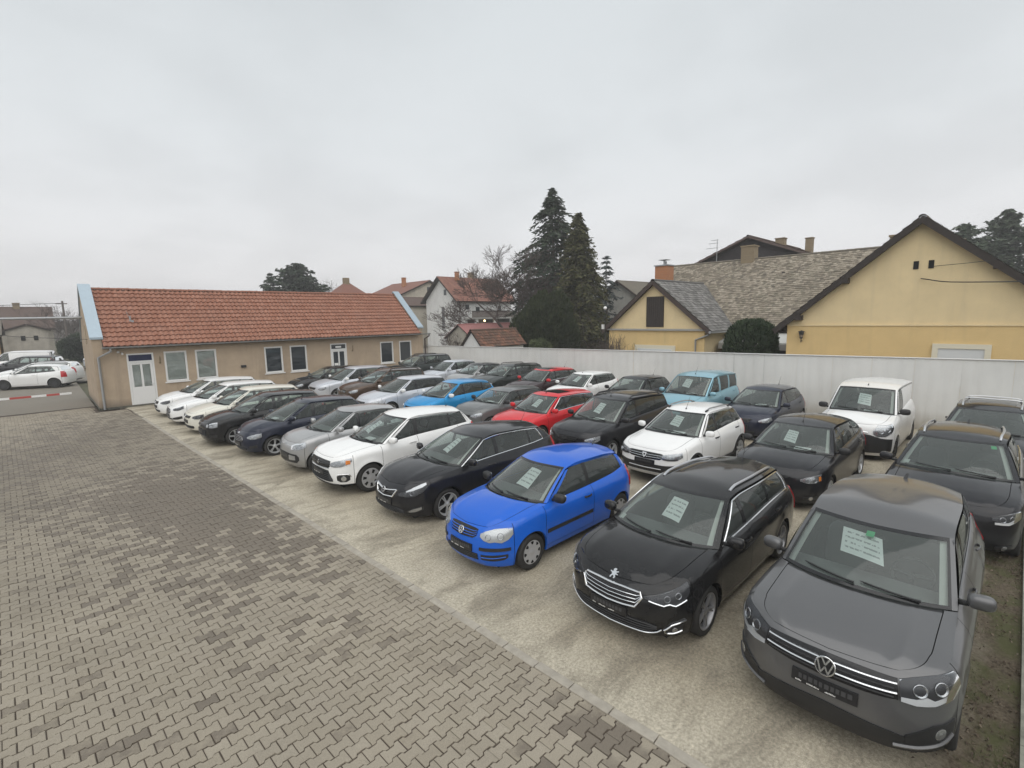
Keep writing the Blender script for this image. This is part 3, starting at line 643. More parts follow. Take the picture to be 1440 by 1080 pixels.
mb = MB(); th = np.linspace(np.pi, 2 * np.pi, 7); G = np.array([[(x, -.46 + .065 * math.cos(t), OE - .03 + .065 * math.sin(t)) for t in th] for x in (.30, OX1 - OX0 + .35)]); mb.grid(G); G2 = G.copy(); G2[..., 2] = (G2[..., 2] - (OE - .03)) * .93 + OE - .03; mb.grid(G2[:, ::-1]); mb.build('gutter', M_ZINC, off)
for xs0, pts in ((0, [(.60, -.46, OE - .09), (.60, -.46, OE - .22), (.16, -.10, OE - .50), (.16, -.10, .03)]), (1, [(OX1 - OX0 + .25, -.46, OE - .09), (OX1 - OX0 + .25, -.42, OE - .22), (OX1 - OX0 + .12, -.10, OE - .40), (OX1 - OX0 + .12, -.10, .03)])):
    mb = MB(); mb.tube(pts, .05, 8); mb.build('downpipe', M_ZINC if xs0 == 0 else plain('brown_pipe', (.07, .05, .045), .5), off, sharp=50)
mb = MB(); OB(mb, (OX0 - .012, OY - .028, 0), (OX1, OY - .004, .10)); OB(mb, (OX0 - .014, OY - .028, 0), (OX0 - .003, OY + OD, .12)); mb.build('plinth', plain('damp_plinth', (.11, .105, .085), .95, vary=.4, vscale=4), off, sharp=30)
for i, (a, b, c, d) in enumerate(wins_):
    window(off, 'window', ((a + b) / 2 - OX0, .04, (c + d) / 2), (1, 0, 0), (0, -1, 0), b - a, d - c, M_PANECLEAR if i < 2 else M_PANE, .085, 0, True, blind=M_BLIND if i < 2 else None)
for i, (a, b, c, d) in enumerate(doors_):
    w, h = b - a, d - c; cx = (a + b) / 2 - OX0
    mb = MB(); fr_ = lambda x0, x1, z0, z1, d0=-.0, d1=.07: mb.bbox((cx + x0, d0, z0), (cx + x1, d1, z1))
    fr_(-w / 2, -w / 2 + .07, c, d); fr_(w / 2 - .07, w / 2, c, d); fr_(-w / 2 + .07, w / 2 - .07, d - .07, d); fr_(-w / 2 + .07, w / 2 - .07, 2.12, 2.20); df = mb.build('door_frame', M_PVC, off, sharp=30)
    mb = MB(); fr_(-w / 2 + .07, w / 2 - .07, 2.20, d - .07, .03, .04); mb.build('transom_pane', M_PANE if i else plain('transom_blue', (.012, .018, .06), .12), df, sharp=30)
    mb = MB(); lo_ = .95; x0, x1 = -w / 2 + .075, w / 2 - .075
    fr_(x0, x1, c, lo_, .012, .06); fr_(x0, x1, 2.02, 2.115, .012, .06); fr_(x0, x0 + .10, lo_, 2.02, .012, .06); fr_(x1 - .10, x1, lo_, 2.02, .012, .06); fr_(-.045, .045, lo_, 2.02, .012, .06)
    dl = mb.build('door', M_PVC, off, sharp=30)
    mb = MB(); fr_(x0 + .10, -.045, lo_, 2.02, .035, .04); fr_(.045, x1 - .10, lo_, 2.02, .035, .04); mb.build('door_pane', M_PANECLEAR if i == 0 else M_PANE, dl, sharp=30)
    if i == 0:
        mb = MB(); mb.grid(np.array([[(cx + x, .10 + .012 * math.sin(x * 22 + z * 5), z) for x in np.linspace(x0 + .1, x1 - .1, 14)] for z in np.linspace(lo_, 2.0, 18)])); mb.build('curtain', M_BLIND, dl)
    else:
        mb = MB(); fr_(-.30, -.06, 1.0, 1.32, .028, .031); mb.build('notice', M_WHITE, dl); mb = MB(); fr_(-.18, .18, 2.26, 2.36, .024, .027); mb.build('notice', M_WHITE, df)
    mb = MB(); mb.tube([(cx + x1 - .05, .01, 1.05), (cx + x1 - .05, -.05, 1.05), (cx + x1 - .17, -.05, 1.05)], .012, 6); mb.build('door_handle', M_ALLOY, dl)
for x in (4.36, 14.42):
    mb = MB(); mb.bbox((x - OX0 - .03, -.05, 2.0), (x - OX0 + .03, -.003, 2.08)); mb.tube([(x - OX0, -.05, 2.04), (x - OX0, -.09, 2.06), (x - OX0, -.09, 2.36)], .022, 6); mb.build('wall_lamp', plain('brass_dull', (.20, .16, .09), .4, .6), off)
mb = MB(); rbox(mb, (2.78 - OX0, -.07, 2.66), (.10, .12, .09), 4); mb.tube([(2.92 - OX0, -.02, 2.60), (2.92 - OX0, -.16, 2.56)], .045, 8); mb.build('security_camera', M_PVC, off)
mb = MB(); OB(mb, (7.95, OY - .10, 1.50), (8.2, OY - .003, 1.62)); mb.build('vent_box', M_BLACK, off)
mb = MB(); mb.tube([(3.2 - OX0 + .3, .95, 3.98), (3.5 - OX0, .95, 4.35)], .035, 6); mb.bbox((1.56, .88, 4.0), (1.74, 1.04, 4.14)); mb.tube([(1.62, .95, 4.1), (1.5, .95, 4.55)], .012, 4); mb.build('roof_vent', M_ZINC, off)
mb = MB(); mb.tube([(-.02, 2.6, 3.9), (-.02, 2.6, 3.0)], .03, 5); mb.build('cable_duct', plain('beige_duct', (.42, .36, .26), .7), off)

# ------------------------------------------------------------------ houses behind the fence
def gable_house(name, label, x0, x1, y0, y1, ez, rz, axis, wallm, roofm, oh=.35, rake=.35, fascia=None, tiles=None, chim=(), wins=(), thick=.16, category='house'):
    """axis 'x': ridge runs along x, gables face -x and +x; axis 'y' likewise."""
    cx, cy = (x0 + x1) / 2, (y0 + y1) / 2
    h = empty(name, label, category, (cx, cy, 0))
    O = np.array([cx, cy, 0]); mb = MB()
    if axis == 'x': P = [(x0, y0, -.2), (x0, y1, -.2), (x0, y1, ez), (x0, cy, rz), (x0, y0, ez)]; ext = (x1 - x0, 0, 0)
    else: P = [(x0, y0, -.2), (x1, y0, -.2), (x1, y0, ez), (cx, y0, rz), (x0, y0, ez)]; ext = (0, y1 - y0, 0)
    mb.poly3(np.array(P) - O, 0, ext); mb.build('wall', wallm, h, sharp=30)
    half = (y1 - y0) / 2 if axis == 'x' else (x1 - x0) / 2; slope = (rz - ez) / half
    for sg in (-1, 1):
        if axis == 'x':
            e = np.array([x0 - rake, cy + sg * (half + oh), ez - oh * slope]); top = np.array([x0 - rake, cy, rz]); ux = np.array([1., 0, 0]); L = x1 - x0 + 2 * rake
        else:
            e = np.array([cx + sg * (half + oh), y0 - rake, ez - oh * slope]); top = np.array([cx, y0 - rake, rz]); ux = np.array([0, 1., 0]); L = y1 - y0 + 2 * rake
        up = top - e; nn = np.cross(ux, up); nn /= np.linalg.norm(nn); nn = nn if nn[2] > 0 else -nn
        mb = MB(); mb.poly3(np.array([e, e + ux * L, top + ux * L, top]) - O + nn * .02, 0, nn * thick); mb.build('roof', fascia or M_DARKWOOD, h, sharp=30)
        if tiles: tile_roof(h, 'roof_tile', e - O + nn * (.025 + thick), ux, L, up, np.linalg.norm(up), tiles[0], tiles[1], roofm, tiles[2], tiles[3], tiles[4], 5 if tiles[2] else 1)
        else:
            mb = MB(); mb.poly3(np.array([e, e + ux * L, top + ux * L, top]) - O + nn * (thick + .025), 0, nn * .03); mb.build('roof_cover', roofm, h, sharp=30)
    rr = MB(); th = np.linspace(-.3, np.pi + .3, 7); a0 = np.array([x0 - rake, cy]) if axis == 'x' else np.array([cx, y0 - rake]); n_ = int(L / .4)
    for i in range(n_):
        t0, t1 = i * L / n_, (i + 1) * L / n_ + .02
        G = [[((a0[0] + t, a0[1] + r_ * math.cos(q), rz + thick + .02 + r_ * .7 * math.sin(q)) if axis == 'x' else (a0[0] + r_ * math.cos(q), a0[1] + t, rz + thick + .02 + r_ * .7 * math.sin(q))) for q in th] for t, r_ in ((t0, .12), (t1, .135))]
        rr.grid(np.array(G) - O)
    o = rr.build('ridge_tiles', roofm, h); o['kind'] = 'stuff'
    for (px, py, z0, z1, w, m) in chim:
        mb = MB(); mb.bbox(np.array([px - w / 2, py - w / 2, z0]) - O, np.array([px + w / 2, py + w / 2, z1]) - O); mb.bbox(np.array([px - w / 2 - .05, py - w / 2 - .05, z1]) - O, np.array([px + w / 2 + .05, py + w / 2 + .05, z1 + .08]) - O, 0); c_ = mb.build('chimney', m, h, sharp=30)
    return h, O
def brick_mat(name, c1, c2, mo, sc=5.0):
    m, nt, b = nodes_of(name); t = nd(nt, "ShaderNodeTexBrick"); t.inputs["Scale"].default_value = sc; ins_ = t.inputs
    ins_["Color1"].default_value = (*c1, 1); ins_["Color2"].default_value = (*c2, 1); ins_["Mortar"].default_value = (*mo, 1); ins_["Mortar Size"].default_value = .012
    mp = nd(nt, "ShaderNodeMapping"); mp.inputs["Rotation"].default_value = (rad(90), 0, rad(45)); nt.links.new(gpos(nt), mp.inputs[0]); nt.links.new(mp.outputs[0], t.inputs[0]); nt.links.new(t.outputs[0], b.inputs["Base Color"]); ins(b, Roughness=.9); return m
BR_ORANGE = brick_mat('orange_brick', (.42, .18, .08), (.36, .15, .07), (.36, .28, .20)); BR_OLD = brick_mat('old_brick', (.22, .17, .11), (.28, .22, .14), (.20, .17, .12))

# big yellow gable at the right
yh, O = gable_house('yellow_house', 'wide yellow gabled house with two small square vents behind the fence', 23.0, 36.0, -1.35, 7.0, 3.45, 7.0, 'x', W_YELLOW2, T_OLD, .42, .30, M_DARKWOOD, (.18, .17, 0, .02, .004), [(27.0, 4.1, 5.6, 7.05, .5, BR_OLD)])
def part(h, O, name, lo, hi, m): mb = MB(); mb.bbox(np.array(lo) - O, np.array(hi) - O); return mb.build(name, m, h, sharp=30)
mb = MB(); mb.bbox(np.array((22.962, -1.36, -.2)) - O, np.array((22.998, 7.01, 3.38)) - O); mb.build('lower_wall', W_YELLOW, yh, sharp=30)
part(yh, O, 'string_course', (22.93, -1.37, 3.38), (22.998, 7.02, 3.43), W_YELLOW2)
for y in (2.92, 2.50): part(yh, O, 'vent_opening', (22.975, y - .075, 5.40), (22.999, y + .075, 5.68), M_UNDER)
for y, z in ((5.0, 5.12), (.80, 5.35), (6.55, 3.72)): part(yh, O, 'purlin_end', (22.66, y - .11, z - .10), (23.0, y + .11, z + .10), M_DARKWOOD)
for sg, (ya_, yb_) in ((1, (7.42, 2.825)), (-1, (-1.77, 2.825))):
    za_, zb_ = 3.45 - .42 * .8503 + .0, 7.0; mb = MB(); P = np.array([(22.665, ya_, za_ - .05), (22.665, yb_, zb_ - .05), (22.665, yb_, zb_ + .18), (22.665, ya_, za_ + .18)]) - O; mb.poly3(P, 0, (.06, 0, 0)); mb.build('barge_board', M_DARKWOOD, yh, sharp=30)
wsu = MB(); c_ = np.array([22.93, 1.49, 2.2]) - O
for lo, hi in (((-.06, .60, -.9), (.03, .76, .56)), ((-.06, -.76, -.9), (.03, -.60, .56)), ((-.06, -.60, .40), (.03, .60, .56))): wsu.bbox(c_ + lo, c_ + hi)
ws = wsu.build('window_surround', plain('cream_stone', (.66, .62, .50), .8), yh, sharp=30)
mb = MB(); mb.bbox(c_ + (-.02, -.60, -.9), c_ + (.0, .60, .40)); mb.build('roller_shutter', plain('shutter_grey_white', (.60, .62, .63), .5), yh, sharp=30)
# small yellow gable with the dark hatch
sh, O2 = gable_house('yellow_outhouse', 'small yellow gabled outhouse with a dark boarded loft hatch', 25.0, 30.5, 11.52, 17.40, 3.20, 5.62, 'x', W_YELLOW2, T_SLATE, .34, .25, M_DARKWOOD, (.20, .20, 0, .025, .006))
part(sh, O2, 'loft_hatch', (24.955, 13.86, 3.26), (24.998, 14.92, 4.93), M_DARKWOOD)
mb = MB(); 
for i in range(8): mb.bbox(np.array((24.93, 13.87 + i * .131, 3.28)) - O2, np.array((24.954, 13.87 + i * .131 + .122, 4.91)) - O2)
mb.build('hatch_board', M_DARKWOOD, sh, sharp=30)['kind'] = 'stuff'
part(sh, O2, 'ledge', (24.85, 11.3, 3.06), (24.998, 17.55, 3.16), plain('grey_ledge', (.34, .33, .31), .8)); mb = MB(); mb.bbox(np.array((24.962, 11.51, -.2)) - O2, np.array((24.998, 17.41, 3.06)) - O2); mb.build('lower_wall', W_YELLOW, sh, sharp=30)
part(sh, O2, 'window_surround', (24.90, 13.1, 1.2), (24.960, 15.6, 2.25), plain('cream_stone', (.66, .62, .50), .8)); part(sh, O2, 'roller_shutter', (24.88, 13.3, 1.2), (24.899, 15.4, 2.05), plain('shutter_grey_white', (.60, .62, .63), .5))
mb = MB(); mb.tube(np.array([(25.1, 11.25, 3.02), (24.9, 11.3, 2.85), (24.88, 11.95, 2.6), (24.88, 11.95, .2)]) - O2, .05, 8); mb.build('downpipe', M_ZINC, sh)
mb = MB(); mb.tube(np.array([(24.7, 11.13, 3.0), (30.5, 11.13, 3.0)]) - O2, .07, 8); mb.build('gutter', M_ZINC, sh)
for sg, (ya_, yb_) in ((1, (17.74, 14.46)), (-1, (11.18, 14.46))):
    za_, zb_ = 3.20 - .34 * .823, 5.62; mb = MB(); P = np.array([(24.715, ya_, za_ - .06), (24.715, yb_, zb_ - .06), (24.715, yb_, zb_ + .19), (24.715, ya_, za_ + .19)]) - O2; mb.poly3(P, 0, (.05, 0, 0)); mb.build('barge_board', plain('brown_board', (.055, .038, .032), .7), sh, sharp=30)
# the long old roof between them
lh, O3 = gable_house('long_house', 'long old house with a broad weathered brown tile roof', 28.3, 37.2, 2.5, 17.6, 3.35, 7.05, 'y', W_YELLOW, T_OLD, .45, .15, M_DARKWOOD, (.17, .165, 0, .022, .008), [(32.75, 12.4, 6.6, 8.0, .75, BR_OLD)])
mb = MB(); mb.tube(np.array([(27.78, 4.0, 3.02), (27.78, 11.3, 3.05)]) - O3, .07, 8); mb.build('gutter', M_ZINC, lh)
mb = MB(); P = np.array([(26.2, 7.2, 2.45), (28.2, 7.2, 2.95), (28.2, 11.3, 2.95), (26.2, 11.3, 2.45)]) - O3; mb.poly3(P, 0, (0, 0, -.08)); mb.build('porch_roof', plain('porch_sheet', (.50, .50, .47), .6), lh, sharp=30)
mb = MB(); P = np.array([(26.15, 7.2, 2.10), (26.25, 7.2, 2.10), (26.25, 11.3, 2.10), (26.15, 11.3, 2.10)]) - O3; mb.poly3(P, 0, (0, 0, .28)); mb.build('porch_beam', plain('grey_ledge', (.34, .33, .31), .8), lh, sharp=30)
mb = MB(); mb.bbox(np.array((27.9, 7.3, .0)) - O3, np.array((28.28, 11.2, 2.3)) - O3); mb.build('porch_wall', M_DARKWOOD, lh, sharp=30)
ch = empty('brick_chimney', 'orange brick chimney with metal cowl beside the outhouse roof', 'chimney', (29.5, 16.4, 0))
mb = MB(); mb.bbox((-.42, -.42, 3.6), (.42, .42, 6.98)); mb.build('stack', BR_ORANGE, ch, sharp=30); mb = MB(); mb.bbox((-.48, -.48, 6.98), (.48, .48, 7.05)); mb.tube([(0, 0, 7.0), (0, 0, 7.36)], .07, 8, 0); mb.tube([(.2, 0, 7.0), (.2, 0, 7.3)], .05, 8, 0); mb.bbox((-.28, -.28, 7.36), (.28, .28, 7.39)); mb.build('cowl', M_ZINC, ch, sharp=40)
# brown house further back
bh, O4 = gable_house('brown_house', 'tall brown house with dark boarded gable above the long roof', 44.0, 56.0, 10.6, 22.6, 7.6, 10.05, 'x', plain('dark_boards', (.05, .042, .045), .8, vary=.2, vscale=3), T_BROWN, .5, .7, plain('brown_fascia', (.11, .075, .065), .7), (.3, .33, 0, .03, .005), [(47.5, 15.4, 9.3, 10.2, .7, BR_OLD), (50.5, 14.0, 8.6, 10.35, .55, BR_OLD)])
an = empty('roof_aerial', 'thin television aerial beside the brown house gable', 'aerial', (43.0, 19.0, 0)); mb = MB(); mb.tube([(0, 0, 0), (0, 0, 10.2)], .03, 5)
for i, z in enumerate((9.5, 9.9, 10.15)): mb.tube([(0, -.1, z), (0, .95 - .2 * i, z)], .02, 4)
mb.build('mast', M_ZINC, an)

def far_window(h, O, lo, hi): return part(h, O, 'window', lo, hi, M_PANE)
# white house with red roof beyond the fence
wh, O5 = gable_house('white_house', 'white two storey house with red tiled roof and a balcony', 37.5, 46.6, 48.3, 54.9, 6.15, 8.85, 'x', W_WHITE, T_FARRED, .45, .55, M_DARKWOOD, (.28, .32, .02, .03, .004), [(39.6, 50.9, 7.6, 9.65, .42, BR_ORANGE), (42.6, 51.8, 8.2, 9.75, .6, BR_OLD)])
part(wh, O5, 'window', (37.46, 50.45, 6.75), (37.498, 50.95, 7.45), M_PANE); part(wh, O5, 'window', (37.46, 50.95, 2.6), (37.498, 51.5, 5.3), plain('grey_pane', (.16, .17, .18), .2))
for x0_, x1_, z0_, z1_ in ((38.75, 39.3, 4.95, 5.5), (40.4, 41.0, 4.5, 5.25), (44.2, 44.7, 4.6, 5.4)): part(wh, O5, 'window', (x0_, 48.262, z0_), (x1_, 48.298, z1_), M_PANE)
part(wh, O5, 'balcony_slab', (38.7, 47.0, 3.72), (46.3, 48.29, 3.86), plain('grey_ledge', (.34, .33, .31), .8))
bal = MB()
for i in range(38): bal.bbox(np.array((38.75 + i * .2, 47.02, 3.9)) - O5, np.array((38.75 + i * .2 + .15, 47.06, 4.66)) - O5)
b_ = bal.build('balcony_board', plain('grey_brown_wood', (.16, .13, .115), .8, vary=.2), wh, sharp=30); b_['kind'] = 'stuff'
part(wh, O5, 'balcony_rail', (38.7, 46.98, 4.66), (46.3, 47.10, 4.74), M_DARKWOOD)
part(wh, O5, 'recess_shade_panel', (39.0, 48.24, 1.0), (46.2, 48.29, 3.70), plain('recess_shade_grey', (.12, .115, .11), .9))  # flat panel, the shade of the recess under the balcony put into its colour
for x in (39.6, 42.6, 45.8): part(wh, O5, 'porch_post', (x - .18, 47.1, 0), (x + .18, 47.4, 3.71), W_WHITE)
mb = MB(); mb.tube(np.array([(37.75, 48.18, 6.0), (37.75, 48.18, .3)]) - O5, .06, 6); mb.build('downpipe', plain('brown_pipe', (.07, .05, .045), .5), wh)
mlamp = bpy.data.materials.new('lit_lamp'); mlamp.use_nodes = True; ins(mlamp.node_tree.nodes["Principled BSDF"], Base_Color=(1, .8, .5), Emission_Color=(1.0, .72, .38), Emission_Strength=6.0)
mb = MB(); mb.sphere(np.array((41.2, 47.6, 3.5)) - O5, .11); mb.build('porch_lamp', mlamp, wh)
h2, O6 = gable_house('cream_house', 'cream gabled house with brown red roof left of the white house', 38.2, 47.6, 62.0, 72.0, 7.3, 9.25, 'y', wall_mat('cream_render', (.50, .46, .38)), T_BROWN if False else T_FARRED, .3, .4, M_DARKWOOD, None, [(41.2, 66, 8.3, 10.0, .5, BR_ORANGE)])
part(h2, O6, 'window', (42.6, 61.96, 7.9), (43.1, 61.998, 8.5), M_PANE)
annex, O7 = gable_house('cream_annex', 'small cream dormer annex with a dark gabled roof beside the white house', 36.2, 40.2, 57.0, 61.0, 5.6, 6.6, 'x', wall_mat('cream_render2', (.52, .48, .40)), T_BROWN, .3, .3, M_DARKWOOD, None)
part(annex, O7, 'window', (36.16, 58.6, 4.5), (36.198, 59.3, 5.4), M_PANE)
hp = empty('hip_roof_house', 'distant house with a hipped brown red roof behind the office ridge', 'house', (31.0, 64, 0))
mb = MB(); mb.bbox((-4.5, -4.5, 0), (4.5, 4.5, 4.6)); mb.build('wall', W_GREYOLD, hp, sharp=30)
mb = MB(); i = mb.verts([(-5, -5, 4.5), (5, -5, 4.5), (5, 5, 4.5), (-5, 5, 4.5), (-.2, 0, 8.9), (.4, 0, 8.9)]); mb.FN += [[i, i + 1, i + 5, i + 4], [i + 2, i + 3, i + 4, i + 5], [i + 1, i + 2, i + 5], [i + 3, i, i + 4]]; mb.mN += [0] * 4; mb.build('roof', T_FARRED, hp, sharp=20)
mb = MB(); mb.bbox((-.35, -.3, 8.3), (.35, .3, 9.5)); mb.build('chimney', BR_OLD, hp, sharp=30)
shd, O8 = gable_house('tiled_shed', 'small white shed with a mossy orange tiled roof just behind the fence', 21.35, 25.3, 25.05, 26.95, 2.05, 3.0, 'x', W_WHITE, T_MOSSRED, .12, .15, M_DARKWOOD, (.22, .26, .02, .045, .012), thick=.07)
lowr, O9 = gable_house('low_red_outhouse', 'low outhouse with a faded pink red roof behind the tiled shed', 27.5, 33.5, 33.5, 37.0, 2.2, 3.25, 'x', W_GREYOLD, plain('faded_red_sheet', (.34, .15, .14), .7, vary=.15), .3, .2, M_DARKWOOD, None, thick=.06)
fh, O10 = gable_house('grey_house', 'pale grey gabled house half hidden behind the spruces', 45, 54, 26.2, 34.3, 4.6, 7.3, 'x', wall_mat('grey_render', (.36, .35, .32)), T_OLD, .4, .4, plain('brown_board', (.055, .038, .032), .7), None)
# old buildings at the far left
ol, O11 = gable_house('old_plaster_outbuilding', 'old plastered outbuilding with two small dark windows at the far left', -2.0, 1.2, 75, 81, 3.4, 3.95, 'y', W_GREYOLD, T_BROWN, .25, .2, M_DARKWOOD, None)
for x in (-.78, .22): part(ol, O11, 'window', (x - .18, 74.95, 2.35), (x + .18, 74.998, 2.85), M_UNDER)
o2, O12 = gable_house('yellow_barn', 'yellowish old barn at the left edge behind the white cars', -9.5, -2.6, 74, 82, 3.0, 4.4, 'x', wall_mat('ochre_render', (.48, .34, .15)), T_OLD, .4, .3, M_DARKWOOD, None)
o3, O13 = gable_house('brown_roofed_house', 'long low house with a dull brown roof at the far left', -12, 2.0, 90, 99, 3.6, 6.2, 'x', W_GREYOLD, T_BROWN, .4, .3, M_DARKWOOD, None, [(-1.2, 94.3, 5.8, 6.9, .7, BR_OLD), (-7.5, 94.3, 5.8, 6.9, .6, BR_OLD)])

# ------------------------------------------------------------------ trees
def leaf_mat(name, a, b_, rough=.8, scale=1.2):
    m, nt, b = nodes_of(name); P = gpos(nt); at = nd(nt, "ShaderNodeAttribute", attribute_name="tone")
    c = mixc(nt, at.outputs["Fac"], a, b_); c = mixc(nt, 1.0, c, ramp(nt, noise(nt, scale, 3, .6, P), [(.3, .65), (.7, 1.35)]), 'MULTIPLY')
    nt.links.new(c, b.inputs["Base Color"]); ins(b, Roughness=rough, Specular_IOR_Level=.2); return m
L_SPRUCE = leaf_mat('spruce_needles', (.022, .034, .024), (.060, .078, .050)); L_SPRUCE2 = leaf_mat('spruce_needles_olive', (.038, .042, .017), (.115, .110, .052)); L_YEW = leaf_mat('yew_leaves', (.014, .022, .010), (.048, .058, .026), scale=3)
L_PINE = leaf_mat('pine_needles', (.030, .045, .028), (.085, .105, .070)); L_TOPI = leaf_mat('thuja_leaves', (.018, .034, .018), (.055, .078, .042), scale=3); L_THIN = leaf_mat('blue_grey_needles', (.045, .058, .055), (.10, .12, .115)); L_SHRUB = leaf_mat('shrub_leaves', (.05, .07, .03), (.11, .13, .06))
M_BARK = plain('bark', (.10, .082, .068), .9, vary=.3, vscale=4); M_BARKGREY = plain('bark_grey', (.135, .115, .105), .9, vary=.3, vscale=4); M_TWIG = plain('twigs', (.085, .066, .058), .9)
def sprays(mb, C, D, size, width, tone, g):
    """Leaf-sized pieces: C centres, D directions, each a pointed quad with a slight fold."""
    n = len(C); r_ = g.normal(size=(n, 3)); S_ = np.cross(D, r_); S_ /= np.linalg.norm(S_, axis=1)[:, None] + 1e-9
    L = size[:, None]; w = width[:, None]
    V = np.stack([C - D * L * .4, C + S_ * w * .5 + D * L * .05, C + D * L * .6, C - S_ * w * .5 + D * L * .05], 1)
    i = mb.verts(V.reshape(-1, 3), np.repeat(np.clip(tone, .002, 1), 4)); mb.quads(np.arange(4 * n).reshape(n, 4) + i)
def conifer(name, label, loc, h, r, z0, m, seed, droop=.35, dz=.42, nb=(5, 8), prof=lambda t: (1 - t) ** .75, step=.17, leaf=(.34, .13), up=.25, bark=None, gap=.0, cat='tree', group=None, taper=None):
    g = np.random.default_rng(seed); t_ = empty(name, label, cat, loc, g.uniform(0, 6), group)
    mb = MB(); k = 12; zz = np.linspace(-.3, h * .98, k); wob = np.cumsum(g.normal(0, .035, (k, 2)), 0)
    mb.tube(np.c_[wob, zz], np.linspace(h * .017, .02, k), 8); C, D, Z = [], [], []; br = []
    z = z0
    while z < h:
        t = (z - z0) / (h - z0); R_ = r * prof(t)
        for _ in range(g.integers(nb[0], nb[1] + 1)):
            if g.random() < gap: continue
            L = R_ * g.uniform(.62, 1.12) + .12; a = g.uniform(0, 6.283); u = np.arange(.06, 1.0, step / max(L, .2)); 
            if len(u) < 2: u = np.array([.4, .9])
            dirh = np.array([math.cos(a), math.sin(a), 0]); side = np.array([-dirh[1], dirh[0], 0]); dr = droop * g.uniform(.7, 1.3)
            ox = np.interp(z, zz, wob[:, 0]); oy = np.interp(z, zz, wob[:, 1])
            P = np.array([ox, oy, z]) + (u * L)[:, None] * dirh + np.c_[0 * u, 0 * u, L * (up * u - dr * u ** 2 * 1.6 + .18 * dr * u ** 4)]
            br.append((P[::max(1, len(P) // 4)], L))
            for sg in (-1, 1):
                for kk in range(2):
                    n = len(u); sl = (1 - u * .75) * L * .30 * g.uniform(.1, 1.0, n) + .04
                    C.append(P + side * (sg * sl)[:, None] + np.c_[g.normal(0, .06, n), g.normal(0, .06, n), -.10 * sl + g.normal(-.05, .07, n)])
                    d = side * sg * g.uniform(.4, 1.0, n)[:, None] + dirh * g.uniform(.3, .9, n)[:, None] + np.c_[0 * u, 0 * u, g.uniform(-.7, .1, n)]
                    D.append(d / np.linalg.norm(d, axis=1)[:, None])
        z += dz * g.uniform(.75, 1.25) * (1 - .45 * t)
    for P, L in br:
        if L > .5 and len(P) > 1: mb.tube(P, np.linspace(.012 + L * .012, .008, len(P)), 4, caps=False)
    mb.build('trunk', bark or M_BARK, t_, sharp=60)
    C = np.vstack(C); D = np.vstack(D); n = len(C); mb = MB()
    sprays(mb, C, D, leaf[0] * g.uniform(.6, 1.35, n), leaf[1] * g.uniform(.7, 1.4, n), g.random(n), g); mb.build('crown', m, t_, sharp=None); return t_
def clump_shrub(name, label, loc, rad3, m, seed, n=9000, leaf=(.20, .08), upw=.8, box=2.0, cat='shrub', lumps=26, stem=True, lobes=None):
    g = np.random.default_rng(seed); t_ = empty(name, label, cat, loc); rad3 = np.asarray(rad3, float)
    if stem:
        mb = MB()
        for _ in range(5): a = g.uniform(0, 6.28); mb.tube([(0, 0, -.1), (math.cos(a) * rad3[0] * .2, math.sin(a) * rad3[1] * .2, rad3[2] * .8), (math.cos(a) * rad3[0] * .5, math.sin(a) * rad3[1] * .5, rad3[2] * 1.5)], [.08, .05, .02], 5)
        mb.build('trunk', M_BARK, t_)
    lob = np.array(lobes or [(0, 0, 0, 1, 1, 1)], float); pick = g.choice(len(lob), n, p=np.prod(lob[:, 3:], 1) ** .7 / np.sum(np.prod(lob[:, 3:], 1) ** .7)); lo_, ls_ = lob[pick, :3], lob[pick, 3:]
    q = g.normal(size=(n, 3)); q /= np.linalg.norm(q, axis=1)[:, None]; q = q / (np.sum(np.abs(q) ** box, 1) ** (1 / box))[:, None]
    lc = g.normal(size=(lumps, 3)); lc /= np.linalg.norm(lc, axis=1)[:, None]
    dots = (q / np.linalg.norm(q, axis=1)[:, None]) @ lc.T; bump_ = np.max(np.where(dots > .86, (dots - .86) / .14, 0), 1)
    P = (q * ls_) * rad3 * (g.uniform(.55, 1.0, n) ** .35 * (.86 + .17 * bump_))[:, None] + lo_ * rad3 + np.array([0, 0, rad3[2]])
    d = q * .8 + np.array([0, 0, upw]) + g.normal(0, .35, (n, 3)); d /= np.linalg.norm(d, axis=1)[:, None]
    mb = MB(); sprays(mb, P, d, leaf[0] * g.uniform(.6, 1.4, n), leaf[1] * g.uniform(.7, 1.4, n), np.clip(.25 + .55 * bump_ + g.normal(0, .2, n), 0, 1), g); mb.build('crown', m, t_, sharp=None); return t_
